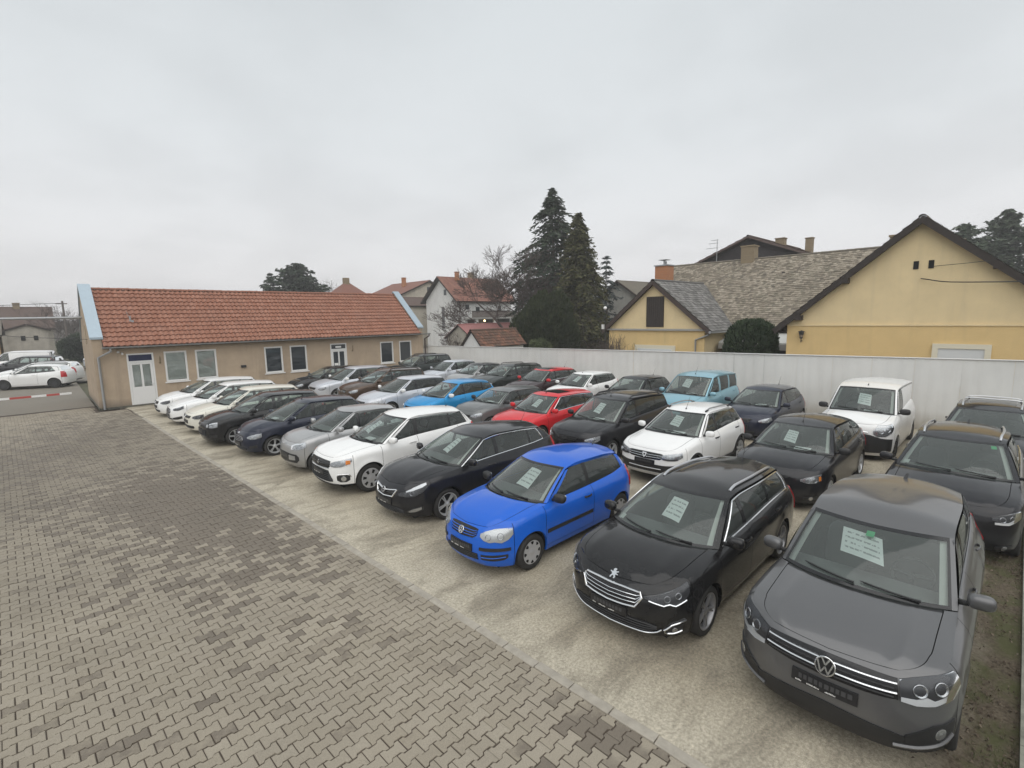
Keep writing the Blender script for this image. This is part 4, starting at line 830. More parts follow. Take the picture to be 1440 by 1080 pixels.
def bare_tree(name, label, loc, h, spread, seed, trunks=1, depth=6, r0=.16, m=None, fork=.25, cat='tree', group=None, thin=.012):
    g = np.random.default_rng(seed); t_ = empty(name, label, cat, loc, 0, group); mt, mc = MB(), MB()
    def grow(p, d, L, r, lv):
        n = 4; pts = [p]; dd = d.copy()
        for i in range(n):
            dd = dd + g.normal(0, .13, 3) + np.array([0, 0, .05]); dd /= np.linalg.norm(dd); pts.append(pts[-1] + dd * L / n)
        r1 = max(r * .62, thin * .6); (mt if lv < 2 else mc).tube(pts, np.linspace(r, r1, n + 1), 6 if lv < 2 else 3, caps=lv < 1)
        if lv >= depth: return
        for i in range(3 if lv < depth - 1 else 3):
            k = n if i == 0 else g.integers(2, n + 1); ax = g.normal(size=3); ax -= dd * (ax @ dd); ax /= np.linalg.norm(ax); a = g.uniform(.25, .5) if i == 0 else g.uniform(.45, .95)
            nd_ = dd * math.cos(a) + ax * math.sin(a); nd_[:2] *= spread; nd_[2] = nd_[2] * 1.0 + .12; nd_ /= np.linalg.norm(nd_)
            grow(np.array(pts[k]), nd_, L * g.uniform(.62, .86), max(r1 * (1.0 if i == 0 else .7), thin * .7), lv + 1)
    for i in range(trunks):
        a = 2 * math.pi * i / max(1, trunks) + g.uniform(0, 1); d = np.array([math.cos(a) * (.32 if trunks > 1 else .04), math.sin(a) * (.32 if trunks > 1 else .04), 1.]); d /= np.linalg.norm(d)
        grow(np.array([d[0] * .2, d[1] * .2, -.2]), d, h * fork, r0, 0)
    mt.build('trunk', m or M_BARKGREY, t_, sharp=60); mc.build('crown', M_TWIG, t_, sharp=None); return t_
conifer('spruce_tree', 'tallest spruce, loose crown with sky showing through, behind the shed', (36.9, 32.4, 0), 16.0, 5.0, 3.4, L_SPRUCE, 3, droop=.40, dz=.36, nb=(4, 6), prof=lambda t: np.where(t < .4, .85 + .37 * t, ((1 - t) / .6) ** .85), up=.22, gap=.20, leaf=(.50, .14), step=.17)
conifer('spruce_tree', 'dense olive green spruce right of the tallest one, crown down to the fence', (33.9, 26.7, 0), 12.4, 3.7, .3, L_SPRUCE2, 5, droop=.45, dz=.28, nb=(7, 9), prof=lambda t: (1 - t) ** .66 * (1 + .10 * np.sin(t * 26)), up=.18, leaf=(.36, .13), step=.17)
conifer('spruce_tree', 'thin blue grey conifer between the dense spruce and the yellow outhouse', (41.0, 28.9, 0), 9.7, 3.9, .6, L_THIN, 8, droop=.22, dz=.72, nb=(4, 6), prof=lambda t: (1 - t) ** .95, up=.12, gap=.25, leaf=(.5, .12))
clump_shrub('yew_bush', 'big dark rounded yew bush beside the bare walnut tree', (28.3, 25.9, 0), (2.1, 2.1, 2.9), L_YEW, 4, 20000, (.34, .10), 1.5, 2.2, lumps=70, lobes=[(0, 0, -.1, .92, .92, .9), (.35, -.35, .10, .62, .62, .95), (-.40, .40, -.22, .66, .66, .76), (.1, .1, .25, .42, .42, .82), (-.2, .2, .12, .4, .4, .8), (.6, -.6, -.3, .5, .5, .7), (-.75, .7, -.45, .42, .42, .5)])
clump_shrub('green_shrub', 'low grey green leafy shrub between the shed and the yew', (26.6, 24.6, 0), (.95, .95, 1.25), L_SHRUB, 14, 2600, (.18, .10), .5)
clump_shrub('clipped_thuja', 'clipped dark green thuja block in front of the white porch', (24.0, 8.85, 0), (1.0, 1.08, 1.80), L_TOPI, 6, 22000, (.17, .065), 1.1, 3.2, lumps=90)
bare_tree('walnut_tree', 'bare spreading tree with several trunks in front of the white house', (34.2, 34.0, 0), 13.0, 1.35, 23, 3, 7, .24, None, .25, thin=.024)
for i, (x, y, h, s_, lb) in enumerate([(74, 9.3, 13.6, 31, 'leftmost of the pines above the yellow house roof'), (74, 5.6, 13.0, 32, 'middle pine above the yellow house roof'), (77, 2.3, 14.4, 33, 'pine at the right edge above the yellow house roof')]):
    conifer('pine_tree', lb, (x, y, 0), h, 4.4, 2.0, L_PINE, s_, droop=-.05, dz=.62, nb=(7, 9), prof=lambda t: np.minimum(1, 2.2 * (1 - t)) ** .8, up=.28, leaf=(.55, .22), step=.26, group='pines above the yellow house')
conifer('fir_tree', 'dark broad conifer rising behind the office roof', (28.8, 75.5, 0), 12.3, 4.6, 1.5, L_SPRUCE, 41, droop=.05, dz=.5, nb=(7, 9), prof=lambda t: np.minimum(1, 2.6 * (1 - t)) ** .7, leaf=(.6, .24), step=.26)
conifer('fir_tree', 'smaller dark conifer left of the broad one behind the office roof', (25.6, 77.0, 0), 10.8, 2.9, 2, L_SPRUCE, 42, droop=.08, dz=.6, nb=(6, 8), leaf=(.5, .2), step=.28, prof=lambda t: np.minimum(1, 1.9 * (1 - t)))
bare_tree('bare_tree', 'pale bare tree above the middle of the office ridge', (37.0, 86.0, 0), 12.8, 1.1, 51, 1, 6, .2, None, .26, thin=.02)
for i, (x, y, h, lb) in enumerate([(4.6, 88, 9.0, 'bare tree just left of the office gable'), (-1.0, 112, 9.5, 'bare tree above the brown roof at the far left'), (1.6, 104, 8.0, 'smaller bare tree behind the utility pole'), (-4.5, 118, 9.0, 'bare tree at the left edge of the view')]):
    bare_tree('bare_tree', lb, (x, y, 0), h, 1.2, 61 + i, 2, 6, .15, None, .25, group='bare trees at the far left', thin=.02)
bare_tree('bare_shrub', 'leafless twiggy shrub against the small yellow outhouse, left one', (23.6, 16.5, 0), 3.4, .7, 71, 4, 4, .03, M_TWIG, .3, 'shrub', thin=.008)
bare_tree('bare_shrub', 'leafless twiggy shrub against the small yellow outhouse, right one', (23.6, 15.6, 0), 3.5, .6, 72, 4, 4, .03, M_TWIG, .3, 'shrub', thin=.008)
for i, (x, y, lb) in enumerate([(25.5, 34.0, 'leafless bush left of the tiled shed, taller one'), (23.6, 30.0, 'leafless bush by the office end of the fence')]):
    bare_tree('bare_shrub', lb, (x, y, 0), (3.3, 2.7)[i], .9, 74 + i, 5, 4, .035, M_TWIG, .3, 'shrub', thin=.009)
clump_shrub('evergreen_hedge', 'dark green hedge beyond the parked cars at the far left', (3.6, 72, 0), (1.9, 1.2, 1.45), L_SPRUCE, 81, 4200, (.4, .18), .6)
for i, (x, y, s_) in enumerate([(-30, 150, 14), (-8, 150, 12), (12, 155, 12), (34, 160, 15), (60, 150, 14), (90, 135, 14), (115, 110, 13), (130, 80, 13), (140, 50, 13), (145, 20, 13), (140, -10, 12)]):
    pass
tl = MB(); g = np.random.default_rng(91); n = 26000
ang = g.uniform(rad(-25), rad(115), n); dist_ = g.uniform(170, 215, n); zz = g.uniform(0, 1, n) ** .8 * (4.0 + 3.2 * (np.sin(ang * 23) * .5 + .5) * (np.sin(ang * 57 + 1) * .35 + .65))
C = np.c_[np.cos(ang) * dist_, np.sin(ang) * dist_, zz]; D = g.normal(0, .4, (n, 3)) + [0, 0, 1]; D /= np.linalg.norm(D, axis=1)[:, None]
sprays(tl, C, D, g.uniform(1.2, 2.6, n), g.uniform(.35, .9, n), g.random(n), g); o = tl.build('distant_woods', leaf_mat('winter_woods', (.095, .08, .07), (.15, .125, .105), scale=.1), sharp=None); o['kind'] = 'stuff'

# ------------------------------------------------------------------ posts, wires, boom barrier
lp = empty('lamp_post', 'black garden lamp post with a white globe behind the fence', 'lamp post', (23.6, 16.75, 0)); mb = MB(); mb.tube([(0, 0, 0), (0, 0, .4), (0, 0, 4.25)], [.05, .035, .028], 8); mb.tube([(0, 0, 4.2), (0, 0, 4.27)], [.06, .05], 8); mb.build('pole', M_BLACK, lp)
mb = MB(); mb.sphere((0, 0, 4.36), .10); mb.build('globe', plain('opal_globe', (.82, .82, .80), .3), lp); mb = MB(); mb.box((-.02, .12, 3.3), (.12, .14, .26)); mb.build('meter_box', M_PVC, lp)
wl_ = empty('wall_lantern', 'black carriage lantern on the corner of the yellow house', 'lantern', (22.93, 6.42, 3.05))
mb = MB(); mb.lathe([(.0, .16), (.13, .10), (.14, .08), (.10, .07), (.06, -.16), (.02, -.2), (.02, -.34), (.0, -.34)], 6, 0, 'z', (-.12, 0, 0)); mb.tube([(.03, 0, -.28), (-.12, 0, -.30)], .015, 5); mb.build('body', M_BLACK, wl_, sharp=20)
mb = MB(); mb.lathe([(.095, .055), (.068, -.13)], 6, 0, 'z', (-.12, 0, 0)); mb.build('glass', plain('lantern_glass', (.20, .16, .12), .2), wl_, sharp=20)
def cable(label, pts, r=.012, name='overhead_cable'):
    mb = MB(); mb.tube(catmull(pts, 6), r, 4); o = mb.build(name, M_BLACK); tag(o, label, 'cable'); return o
cable('thick black cable sagging from the yellow gable wall to the right', [(22.95, 2.75, 5.06), (22.5, 1.6, 4.85), (21.6, -1.5, 4.80), (20, -6, 5.4)], .017)
cable('thin cable running from the gable vent to the right', [(22.97, 2.46, 5.46), (22.3, .6, 5.52), (21, -4, 5.9)], .009)
up_ = empty('utility_pole', 'wooden utility pole with crossarm left of the office', 'utility pole', (2.75, 75, 0)); mb = MB(); mb.tube([(0, 0, 0), (0, 0, 6.6)], [.13, .09], 8); mb.build('pole', M_BARKGREY, up_); mb = MB(); mb.box((-.1, 0, 6.3), (1.0, .1, .1)); mb.build('crossarm', M_BARKGREY, up_, sharp=30)
cable('overhead wire running left from the utility pole', [(2.6, 75, 6.35), (-6, 74, 6.0), (-20, 74, 6.6)], .025); cable('sagging overhead wire above the far left outbuildings', [(1.88, 31.5, 3.25), (-2, 40, 3.6), (-8, 55, 5.2)], .012)
gb = empty('gate_beam', 'grey steel tube beam from the office gable over the entrance', 'beam', (1.87, 33.2, 0)); mb = MB(); mb.tube([(0, 0, 4.32), (-8, 0, 4.28)], .06, 8); mb.build('beam', M_ZINC, gb); mb = MB(); mb.tube([(-8, 0, 0), (-8, 0, 4.36)], .07, 8); mb.build('post', M_ZINC, gb)
bb = empty('boom_barrier', 'red and white boom barrier lowered across the entrance', 'barrier', (-4.6, 31.0, 0)); mb = MB(); mb.box((0, 0, .5), (.34, .34, 1.0)); mb.build('post', plain('barrier_box', (.5, .5, .48), .5), bb, sharp=30)
L_ = [0.2, 1.0, 1.7, 2.4, 3.1, 3.55, 4.25, 4.75, 5.2, 5.62]
for i, (a, b) in enumerate(zip(L_[:-1], L_[1:])):
    mb = MB(); mb.bbox((a, -.03, .74), (b, .03, .825)); mb.build('boom_segment', plain('signal_white', (.78, .78, .77), .45) if i % 2 == 0 else plain('signal_red', (.44, .07, .06), .45), bb, sharp=30)
# ------------------------------------------------------------------ cars
class Shape:
    def __init__(s, k):
        s.k = k
        W2 = k['W'] / 2; fo, ro, wb = k['fo'], k['ro'], k['wb']; s.W2 = W2
        bw = k.get('bw', 0.15); rb = k.get('rb', 0.10); q = k.get('corner', 1.0)
        pts = [(fo, 0), (fo - bw * .10, .3 * W2), (fo - bw * .36, .55 * W2), (fo - bw, .765 * W2), (fo - bw - .15 * q, .895 * W2), (fo - bw - .36 * q, .962 * W2),
               (fo - bw - .68 * q, .99 * W2), (-wb * .35, W2), (-wb * .75, W2 * .998), (-wb - .08, W2 * .985), (-wb - ro + .34, .945 * W2), (-wb - ro + rb + .05, .84 * W2),
               (-wb - ro + rb * .5, .62 * W2), (-wb - ro + rb * .12, .3 * W2), (-wb - ro, 0)]
        pl = catmull(pts, 24)
        sl = np.concatenate([[0], np.cumsum(np.linalg.norm(np.diff(pl, axis=0), axis=1))])
        s.sm = sl[-1]; s.pl = pl; s.sl = sl
        T = np.gradient(pl, axis=0); T /= np.linalg.norm(T, axis=1)[:, None]
        s.N = np.stack([T[:, 1], -T[:, 0]], -1)
        s.r = k['r']; s.Ra = k['r'] + k.get('gap', .05)
        zn = k['zn']; s.f_front = pchip([k['sill'] - .08, k['sill'], k['sill'] + .12, .5 * zn + .05, .8 * zn, zn, zn + .2], [.16, .07, .015, 0, .02 + k.get('fs', 0) * .4, .075 + k.get('fs', 0), .2 + k.get('fs', 0)])
        za = k['za']
        s.f_side = pchip([.10, k['sill'] + .02, k['sill'] + .14, .55 * za, .72 * za, .80 * za, .90 * za, .965 * za, za + .12], [.09, .045, .018, .006, 0, .003, .020 + k.get('ss', .0) * .4, .050 + k.get('ss', .0), .095 + k.get('ss', .0)])
        s.f_rear = pchip([.1, k['sill'] + .05, .5 * za, .75 * za, za, za + .2], [.12, .05, 0, .0, .06, .16])
        s.sco = s.s_of_y(.765 * W2); s.sA = s.s_of_x(k['xa']); s.sR = s.s_of_x(k['xbr'])
        zco = k.get('zco', zn + .015)
        ks = [(0, zn), (s.sco, zco)]
        x0 = k.get('xfm', .22)
        ks.append((s.s_of_x(x0), k.get('zfm', zco + .52 * (za - zco)))); ks.append((s.sA, za))
        for x, z in k['belt']: ks.append((s.s_of_x(x), z))
        ks.append((s.sR, k['zbr'])); ks.append((s.sm, k.get('zbrc', k['zbr'])))
        s.zt = pchip(*zip(*ks))
        A = s.S(np.array([s.sA]), s.zt(np.array([s.sA])))[0]
        s.xa, s.ya, s.za = A
        s.xc, s.zc = k['xc'], k['zc']
        s.zroof = pchip(*zip(*sorted(k['roof'])))
        rx = sorted(k['roof']); s.xrr, s.xrf = rx[0][0], rx[-1][0]
        s.yr = pchip([0, .45, 1], k['yr']); s.crown = k.get('crown', .062); s.cf = k.get('cf', .17); s.cr = k.get('cr', .10)
    def s_of_y(s, y): return float(np.interp(y, s.pl[:100, 1], s.sl[:100]))
    def s_of_x(s, x):
        i0 = 40
        return float(np.interp(-x, -s.pl[i0:, 0], s.sl[i0:]))
    def xy(s, q):
        a = np.clip(np.abs(q), 0, s.sm)
        return np.interp(a, s.sl, s.pl[:, 0]), np.interp(a, s.sl, s.pl[:, 1]), np.interp(a, s.sl, s.N[:, 0]), np.interp(a, s.sl, s.N[:, 1])
    def S(s, q, z, off=0.0):
        q = np.asarray(q, float); z = np.asarray(z, float)
        x, y, nx, ny = s.xy(q)
        wf = np.clip(nx, 0, 1) ** 1.3; wr = np.clip(-nx, 0, 1) ** 1.3; ws = np.clip(1 - wf - wr, 0, 1)
        d = wf * s.f_front(z) + wr * s.f_rear(z) + ws * s.f_side(z)
        zt = s.zt(np.abs(q)); h = .075
        d = d + (.030 + .012 * wf) * np.clip((z - (zt - h)) / h, 0, 1.2) ** 2
        for xw in (0.0, -s.k['wb']):                     # wheel arch flares
            dist = np.hypot(x - xw, z - s.r)
            d = d - ws * s.k.get('flare', .014) * np.exp(-((dist - s.Ra) / .07) ** 2)
        cr = s.k.get('crease')
        if cr:                                            # a character line along the flank
            zc_ = cr[0] + cr[1] * (-x) / s.k['wb']
            d = d - ws * cr[2] * np.exp(-np.abs(z - zc_) / .05) * np.clip((-x + .2) / .5, 0, 1)
        d = d - off
        return np.stack([x - nx * d, (y - ny * d) * np.where(q < 0, -1, 1), z], -1)
    def zb(s, q, sill=None):
        x, y, nx, ny = s.xy(q); k = s.k
        base = np.full(np.shape(x), k['sill'] if sill is None else sill)
        base = base - .0 * nx
        lip = k.get('lip', k['sill'] - .025); base = np.where(x > .3, lip + 0 * x, base)
        base = np.where(x < -k['wb'] - .2, k['sill'] + .06, base)
        for xw in (0.0, -k['wb']):
            u = 1 - ((x - xw) / s.Ra) ** 2
            base = np.where(u > 0, np.maximum(base, s.r + s.Ra * np.sqrt(np.clip(u, 0, 1))), base)
        return base
    def svals(s, a, b, step=.055):
        sg = 1 if (a + b) >= 0 else -1
        v = [np.linspace(a, b, max(3, int(abs(b - a) / step) + 1))]
        for xw in (0.0, -s.k['wb']):
            xs = xw + s.Ra * np.cos(np.linspace(0, np.pi, 25))
            v.append(np.array([s.s_of_x(x) * sg for x in xs]))
            v.append(np.array([s.s_of_x(xw + e * (s.Ra + .0015)) * sg for e in (-1, 1)]))
        v = np.unique(np.concatenate(v)); v = v[(v >= min(a, b) - 1e-9) & (v <= max(a, b) + 1e-9)]
        keep = [0]
        for i in range(1, len(v)):
            if v[i] - v[keep[-1]] > .001: keep.append(i)
        return v[keep]
    TT = np.array([0, .05, .13, .25, .38, .51, .63, .74, .83, .90, .95, .98, 1.0])
    def panel(s, mb, a, b, lo=None, hi=None, mi=0, lip=True, off=0.0):
        q = s.svals(a, b); zl = s.zb(q) if lo is None else np.maximum(lo, s.zb(q)); zh = s.zt(np.abs(q)) if hi is None else np.minimum(hi, s.zt(np.abs(q)))
        zh = np.maximum(zh, zl + .002)
        Z = zl[None] + (zh - zl)[None] * s.TT[:, None]
        G = s.S(np.broadcast_to(q, Z.shape), Z, off)
        if lip:
            x, y, nx, ny = s.xy(q); sg = np.where(q < 0, -1, 1)
            e = G[0] - np.stack([nx, ny * sg, 0 * nx], -1) * .045
            G = np.concatenate([e[None], G])
        mb.grid(G, mi)
    def C(s, y):
        e = np.abs(y) / s.ya
        return np.stack([s.xc - (s.xc - s.xa) * e ** 2.2, y, s.zc - (s.zc - s.za) * e ** 2.0], -1)
    def hood(s, A, B):
        """Coons patch between nose edge, fender tops and cowl; A along (0 nose, 1 cowl), B across (-1..1)."""
        k = s.k; u = (B + 1) / 2
        F = s.S(B * s.sco, s.zt(np.abs(B * s.sco))); Cw = s.C(B * s.ya)
        sl = s.sco + (s.sA - s.sco) * A
        Lf = s.S(-sl, s.zt(sl)); Rt = s.S(sl, s.zt(sl))
        c = lambda q: s.S(np.array([q]), s.zt(np.array([abs(q)])))[0]
        P00, P10 = c(-s.sco), c(s.sco); P01, P11 = s.C(np.array([-s.ya]))[0], s.C(np.array([s.ya]))[0]
        A1, U1 = A[..., None], u[..., None]
        P = (1 - A1) * F + A1 * Cw + (1 - U1) * Lf + U1 * Rt - ((1 - A1) * (1 - U1) * P00 + (1 - A1) * U1 * P10 + A1 * (1 - U1) * P01 + A1 * U1 * P11)
        bm = k.get('hc', .035) * (1 - B ** 2) ** .8 * np.clip(4 * A * (1 - A), 0, 1) ** .7 + k.get('hr', .010) * np.exp(-((np.abs(B) - .60) / k.get('hrw', .10)) ** 2) * np.sin(np.pi * np.clip(A, 0, 1)) ** .6
        P[..., 2] += bm
        return P
    def R(s, a, b):
        """Roof skin: a 0 front, 1 rear; b -1..1 across."""
        a = np.asarray(a, float); b = np.asarray(b, float); e = np.abs(b) ** 2.4
        x = (s.xrf - s.cf * b ** 2) * (1 - a) + (s.xrr + s.cr * b ** 2) * a
        return np.stack([x, b * s.yr(a), s.zroof(x) - s.crown * e - .010 * a * e], -1)
    def Ws(s, w, t, off=0.0):
        """Windscreen: w -1..1 across, t 0 cowl .. 1 roof."""
        w = np.asarray(w, float); t = np.asarray(t, float)
        B = s.C(w * s.ya) + np.array([-.012, 0, .006]); T = s.R(np.zeros_like(w), w)
        P = B * (1 - t[..., None]) + T * t[..., None]
        bl = .030 * 4 * t * (1 - t) * (1 - .5 * w ** 2) + off
        return P + bl[..., None] * np.array([.62, 0, .78])
    def Bs(s, x):
        q = np.array([s.s_of_x(v) for v in np.ravel(x)]).reshape(np.shape(x)); z = s.zt(q)
        P = s.S(q, z); P[..., 1] -= .012 * np.clip((s.xa - np.asarray(x)) / .3, 0, 1); P[..., 2] += .004
        return P
    def Ts(s, x):
        x1, x2 = s.xrf - s.cf, s.xrr + s.cr
        a = np.clip((np.asarray(x, float) - x1) / (x2 - x1), 0, 1)
        return s.R(a, np.ones_like(a))
    def G(s, xb, xt, t, sg=1, off=0.0):
        xb = np.asarray(xb, float); t = np.asarray(t, float)
        P = s.Bs(xb) * (1 - t[..., None]) + s.Ts(xt) * t[..., None]
        P[..., 1] += s.k.get('bulge', .022) * 4 * t * (1 - t) + off * .92; P[..., 2] += off * .3
        P[..., 1] *= sg
        return P
    def Rw(s, w, t, off=0.0):
        w = np.asarray(w, float); t = np.asarray(t, float)
        q = s.sm + (s.sR - s.sm) * np.abs(w)
        B = s.S(q, s.zt(q)); x, y, nx, ny = s.xy(q)
        B[..., 0] -= nx * .012; B[..., 1] -= ny * .012 * np.clip(1, 0, 1); B[..., 2] += .004
        B[..., 1] *= np.where(w < 0, -1, 1)
        T = s.R(np.ones_like(w), w)
        P = B * (1 - t[..., None]) + T * t[..., None]
        P[..., 0] -= .03 * 4 * t * (1 - t) + off
        return P
    def frame(s, q, z, off=0.0):
        e = .004
        f = lambda a, b: s.S(np.array([a]), np.array([b]), off)[0]
        p = f(q, z); ts = f(q + e, z) - f(q - e, z); tz = f(q, z + e) - f(q, z - e)
        ts /= np.linalg.norm(ts); n = np.cross(ts, tz); n /= np.linalg.norm(n); up = np.cross(n, ts)
        return p, ts, up, n

def on_frame(fr, P2, depth=0.0):
    p, t, u, n = fr; P2 = np.asarray(P2, float)
    return p + P2[:, :1] * t + P2[:, 1:2] * u + n * depth
def bowl(mb, fr, r, depth=.02, mi=0, dome=0.0, n=16, out=0.0):
    """A lamp bowl or knob: a disc with a rim on a surface frame."""
    p, t, u, nn = fr; th = np.linspace(0, 2 * np.pi, n, endpoint=False)
    ring = lambda rr, d: p + rr * (np.cos(th)[:, None] * t + np.sin(th)[:, None] * u) + nn * d
    G = np.stack([ring(r, -.004 + out), ring(r, .004 + out), ring(r * .93, .006 + out), ring(r * .75, .006 - depth * .5 + dome * .5 + out), ring(r * .4, .006 - depth + dome + out), ring(r * .02, .006 - depth + dome * 1.2 + out)])
    mb.grid(G, mi, close_v=True)
def stroke(mb, fr, a, b, w, d0, d1, mi=0):
    a = np.asarray(a, float); b = np.asarray(b, float); t = b - a; L = np.linalg.norm(t); t /= L; n = np.array([-t[1], t[0]]) * w / 2
    q = [a - n, b - n, b + n, a + n]
    P0 = on_frame(fr, q, d0); P1 = on_frame(fr, q, d1)
    mb.poly3(P1, mi, P0[0] - P1[0])
def shape2(mb, fr, poly, d0, d1, mi=0):
    P0 = on_frame(fr, poly, d0); P1 = on_frame(fr, poly, d1)
    mb.poly3(P1, mi, P0[0] - P1[0])

def emblem(fr, kind, parent, size=.07):
    mb = MB(); k = size
    p, t, u, n = fr
    if kind in ('vw', 'ring', 'blitz'):
        th = np.linspace(0, 2 * np.pi, 24, endpoint=False)
        ring = lambda rr, d: p + rr * (np.cos(th)[:, None] * t + np.sin(th)[:, None] * u) + n * d
        mb.grid(np.stack([ring(k, -.004), ring(k, .012), ring(k * .95, .016), ring(k * .87, .016), ring(k * .84, .008)]), 0, close_v=True)
        mb.grid(np.stack([ring(k * .86, .007), ring(k * .01, .007)]), 1, close_v=True)
        if kind == 'vw':
            w = k * .15
            for sgn in (-1, 1):
                stroke(mb, fr, (sgn * k * .36, k * .78), (sgn * k * .0, k * .12), w, .006, .014)
                stroke(mb, fr, (sgn * k * .74, k * .46), (sgn * k * .34, -k * .72), w, .006, .0145)
                stroke(mb, fr, (sgn * k * .34, -k * .72), (sgn * k * .0, -k * .06), w, .006, .0138)
        if kind == 'blitz':
            shape2(mb, fr, np.array([(-1.0, .02), (.25, .16), (.12, .02), (1.0, -.02), (-.25, -.16), (-.12, -.02)]) * k * 1.02, .006, .014)
    elif kind == 'lion':                  # an upright lion in outline, one polygon
        L = np.array([(-.10, 1.0), (.20, 1.02), (.36, .82), (.18, .62), (.30, .44), (.78, .62), (.92, .46), (.52, .26), (.34, .10), (.78, -.02), (.86, -.20), (.40, -.18),
                      (.26, -.32), (.46, -.62), (.30, -1.0), (.02, -1.0), (.10, -.70), (-.14, -.42), (-.40, -.66), (-.52, -1.0), (-.80, -1.0), (-.72, -.66), (-.46, -.28), (-.62, .06),
                      (-.90, .10), (-.98, .36), (-.78, .34), (-.50, .26), (-.26, .44), (-.44, .66), (-.30, .84)]) * k
        shape2(mb, fr, L, 0.0, .010)
    elif kind == 'oval':
        th = np.linspace(0, 2 * np.pi, 20, endpoint=False)
        e = np.stack([np.cos(th) * k, np.sin(th) * k * .42], -1)
        shape2(mb, fr, e, 0, .008, 0); shape2(mb, fr, e * .9, .008, .011, 2)
    elif kind == 'bow':
        shape2(mb, fr, np.array([(-1, .22), (-.32, .22), (-.26, .36), (.34, .36), (.28, .22), (1, .22), (.9, -.22), (.3, -.22), (.26, -.36), (-.34, -.36), (-.3, -.22), (-.9, -.22)]) * k, 0, .012, 0)
    elif kind == 'diamonds':
        for a in (90, 210, 330):
            d = np.array([(0, 0), (.24, .42), (0, .84), (-.24, .42)]) * k
            c, s_ = math.cos(rad(a - 90)), math.sin(rad(a - 90))
            shape2(mb, fr, d @ np.array([[c, s_], [-s_, c]]), 0, .010, 0)
    elif kind == 'shield':
        shape2(mb, fr, np.array([(-.7, .8), (.7, .8), (.62, .1), (.36, -.5), (0, -.85), (-.36, -.5), (-.62, .1)]) * k, 0, .010, 0)
        shape2(mb, fr, np.array([(-.34, .42), (.34, .42), (.28, .05), (0, -.4), (-.28, .05)]) * k, .010, .012, 1)
    elif kind == 'chevrons':
        for dy in (0, -.55):
            stroke(mb, fr, (-.8 * k, (dy - .3) * k), (0.02 * k, (dy + .35) * k), .22 * k, 0, .010); stroke(mb, fr, (.8 * k, (dy - .3) * k), (-.02 * k, (dy + .35) * k), .22 * k, 0, .0096)
    elif kind == 'wings':
        stroke(mb, fr, (-2.4 * k, .15 * k), (2.4 * k, .15 * k), .18 * k, 0, .008); stroke(mb, fr, (-.5 * k, 0), (.5 * k, 0), .5 * k, 0, .012)
    return mb.build('emblem', [M_CHROME, M_GLOSSBLACK, plain('emblem_blue', (.01, .05, .25), .3)], parent, sharp=30)

TYRES = {}; RIMS = {}; HUBS = {}; SEATS = {}
def wheel_meshes(kind, r):
    rr = r - (.085 if kind[0] == 'a' else .105); hw = .098
    kt = round(r, 3), kind[0]
    if kt not in TYRES:
        mb = MB(); mb.lathe([(rr - .004, -.085), (rr + .012, -.097), (rr + (r - rr) * .55, -hw - .004), (r - .022, -hw + .002), (r - .004, -hw + .022), (r, -.045), (r, .045), (r - .004, hw - .022), (r - .022, hw - .002), (rr + (r - rr) * .55, hw + .004), (rr + .012, .097), (rr - .004, .085)], 36)
        TYRES[kt] = mb.mesh('tyre', M_TYRE, sharp=50)
        mb = MB(); mb.lathe([(.0, .0), (rr - .03, .0), (rr - .03, -.08), (.0, -.08)], 20); HUBS[kt] = mb.mesh('wheel', M_UNDER, sharp=40)
    kr = kind, round(r, 3)
    if kr not in RIMS:
        mb = MB(); y0 = .074; typ = kind[1:]
        mb.lathe([(rr - .002, .086), (rr + .004, .092), (rr - .010, .090), (rr - .018, .07), (rr - .03, .015)], 32, 0)
        m = M_ALLOY
        if typ.startswith('cover') or typ == 'steel':
            m = M_COVER if typ != 'steel' else M_STEEL
            mb.lathe([(.0, .088), (.03, .09), (.045, .082), (rr * .55, .088), (rr * .72, .096), (rr - .008, .088)], 32, 0)
            nh = 8 if typ == 'cover' else (7 if typ == 'cover7' else 10)
            for i in range(nh):
                a = 2 * np.pi * i / nh
                c = np.array([math.cos(a), 0, math.sin(a)]); t = np.array([-math.sin(a), 0, math.cos(a)])
                if typ == 'cover7': q = [(rr * .50, -.022), (rr * .86, -.036), (rr * .86, .036), (rr * .50, .022)]
                else: q = [(rr * .70, -.012), (rr * .90, -.030), (rr * .94, 0), (rr * .90, .030), (rr * .70, .012)]
                P = [c * x + t * z + np.array([0, .0995 if typ != 'cover7' else .0985, 0]) for x, z in q]
                mb.poly3(P, 1, np.array([0, -.012, 0]))
        else:
            dark = typ.endswith('d'); tw = typ.rstrip('d'); n = int(tw.rstrip('t')); twin = tw.endswith('t')
            m = M_ALLOYDARK if dark else M_ALLOY
            mb.lathe([(.0, .082), (.022, .082), (.03, .074), (.055, .068), (.06, .04)], 20, 0)
            for i in range(n):
                for da in ((-.5, .5) if twin else (0,)):
                    a = 2 * np.pi * (i + .25) / n + da * (1.1 / n)
                    c = np.array([math.cos(a), 0, math.sin(a)]); t = np.array([-math.sin(a), 0, math.cos(a)])
                    w0, w1 = (.011, .010) if (twin or n >= 9) else (.022, .030)
                    G = []
                    for x, w, y in ((.04, w0, .07), (rr * .6, (w0 + w1) / 2, .078), (rr - .012, w1, .080)):
                        G.append([c * x - t * w + np.array([0, y - .03, 0]), c * x - t * w * .8 + np.array([0, y, 0]), c * x + t * w * .8 + np.array([0, y, 0]), c * x + t * w + np.array([0, y - .03, 0])])
                    mb.grid(G, 0)
        RIMS[kr] = mb.mesh('rim', [m, M_UNDER], sharp=35)
    return HUBS[kt], TYRES[kt], RIMS[kr]

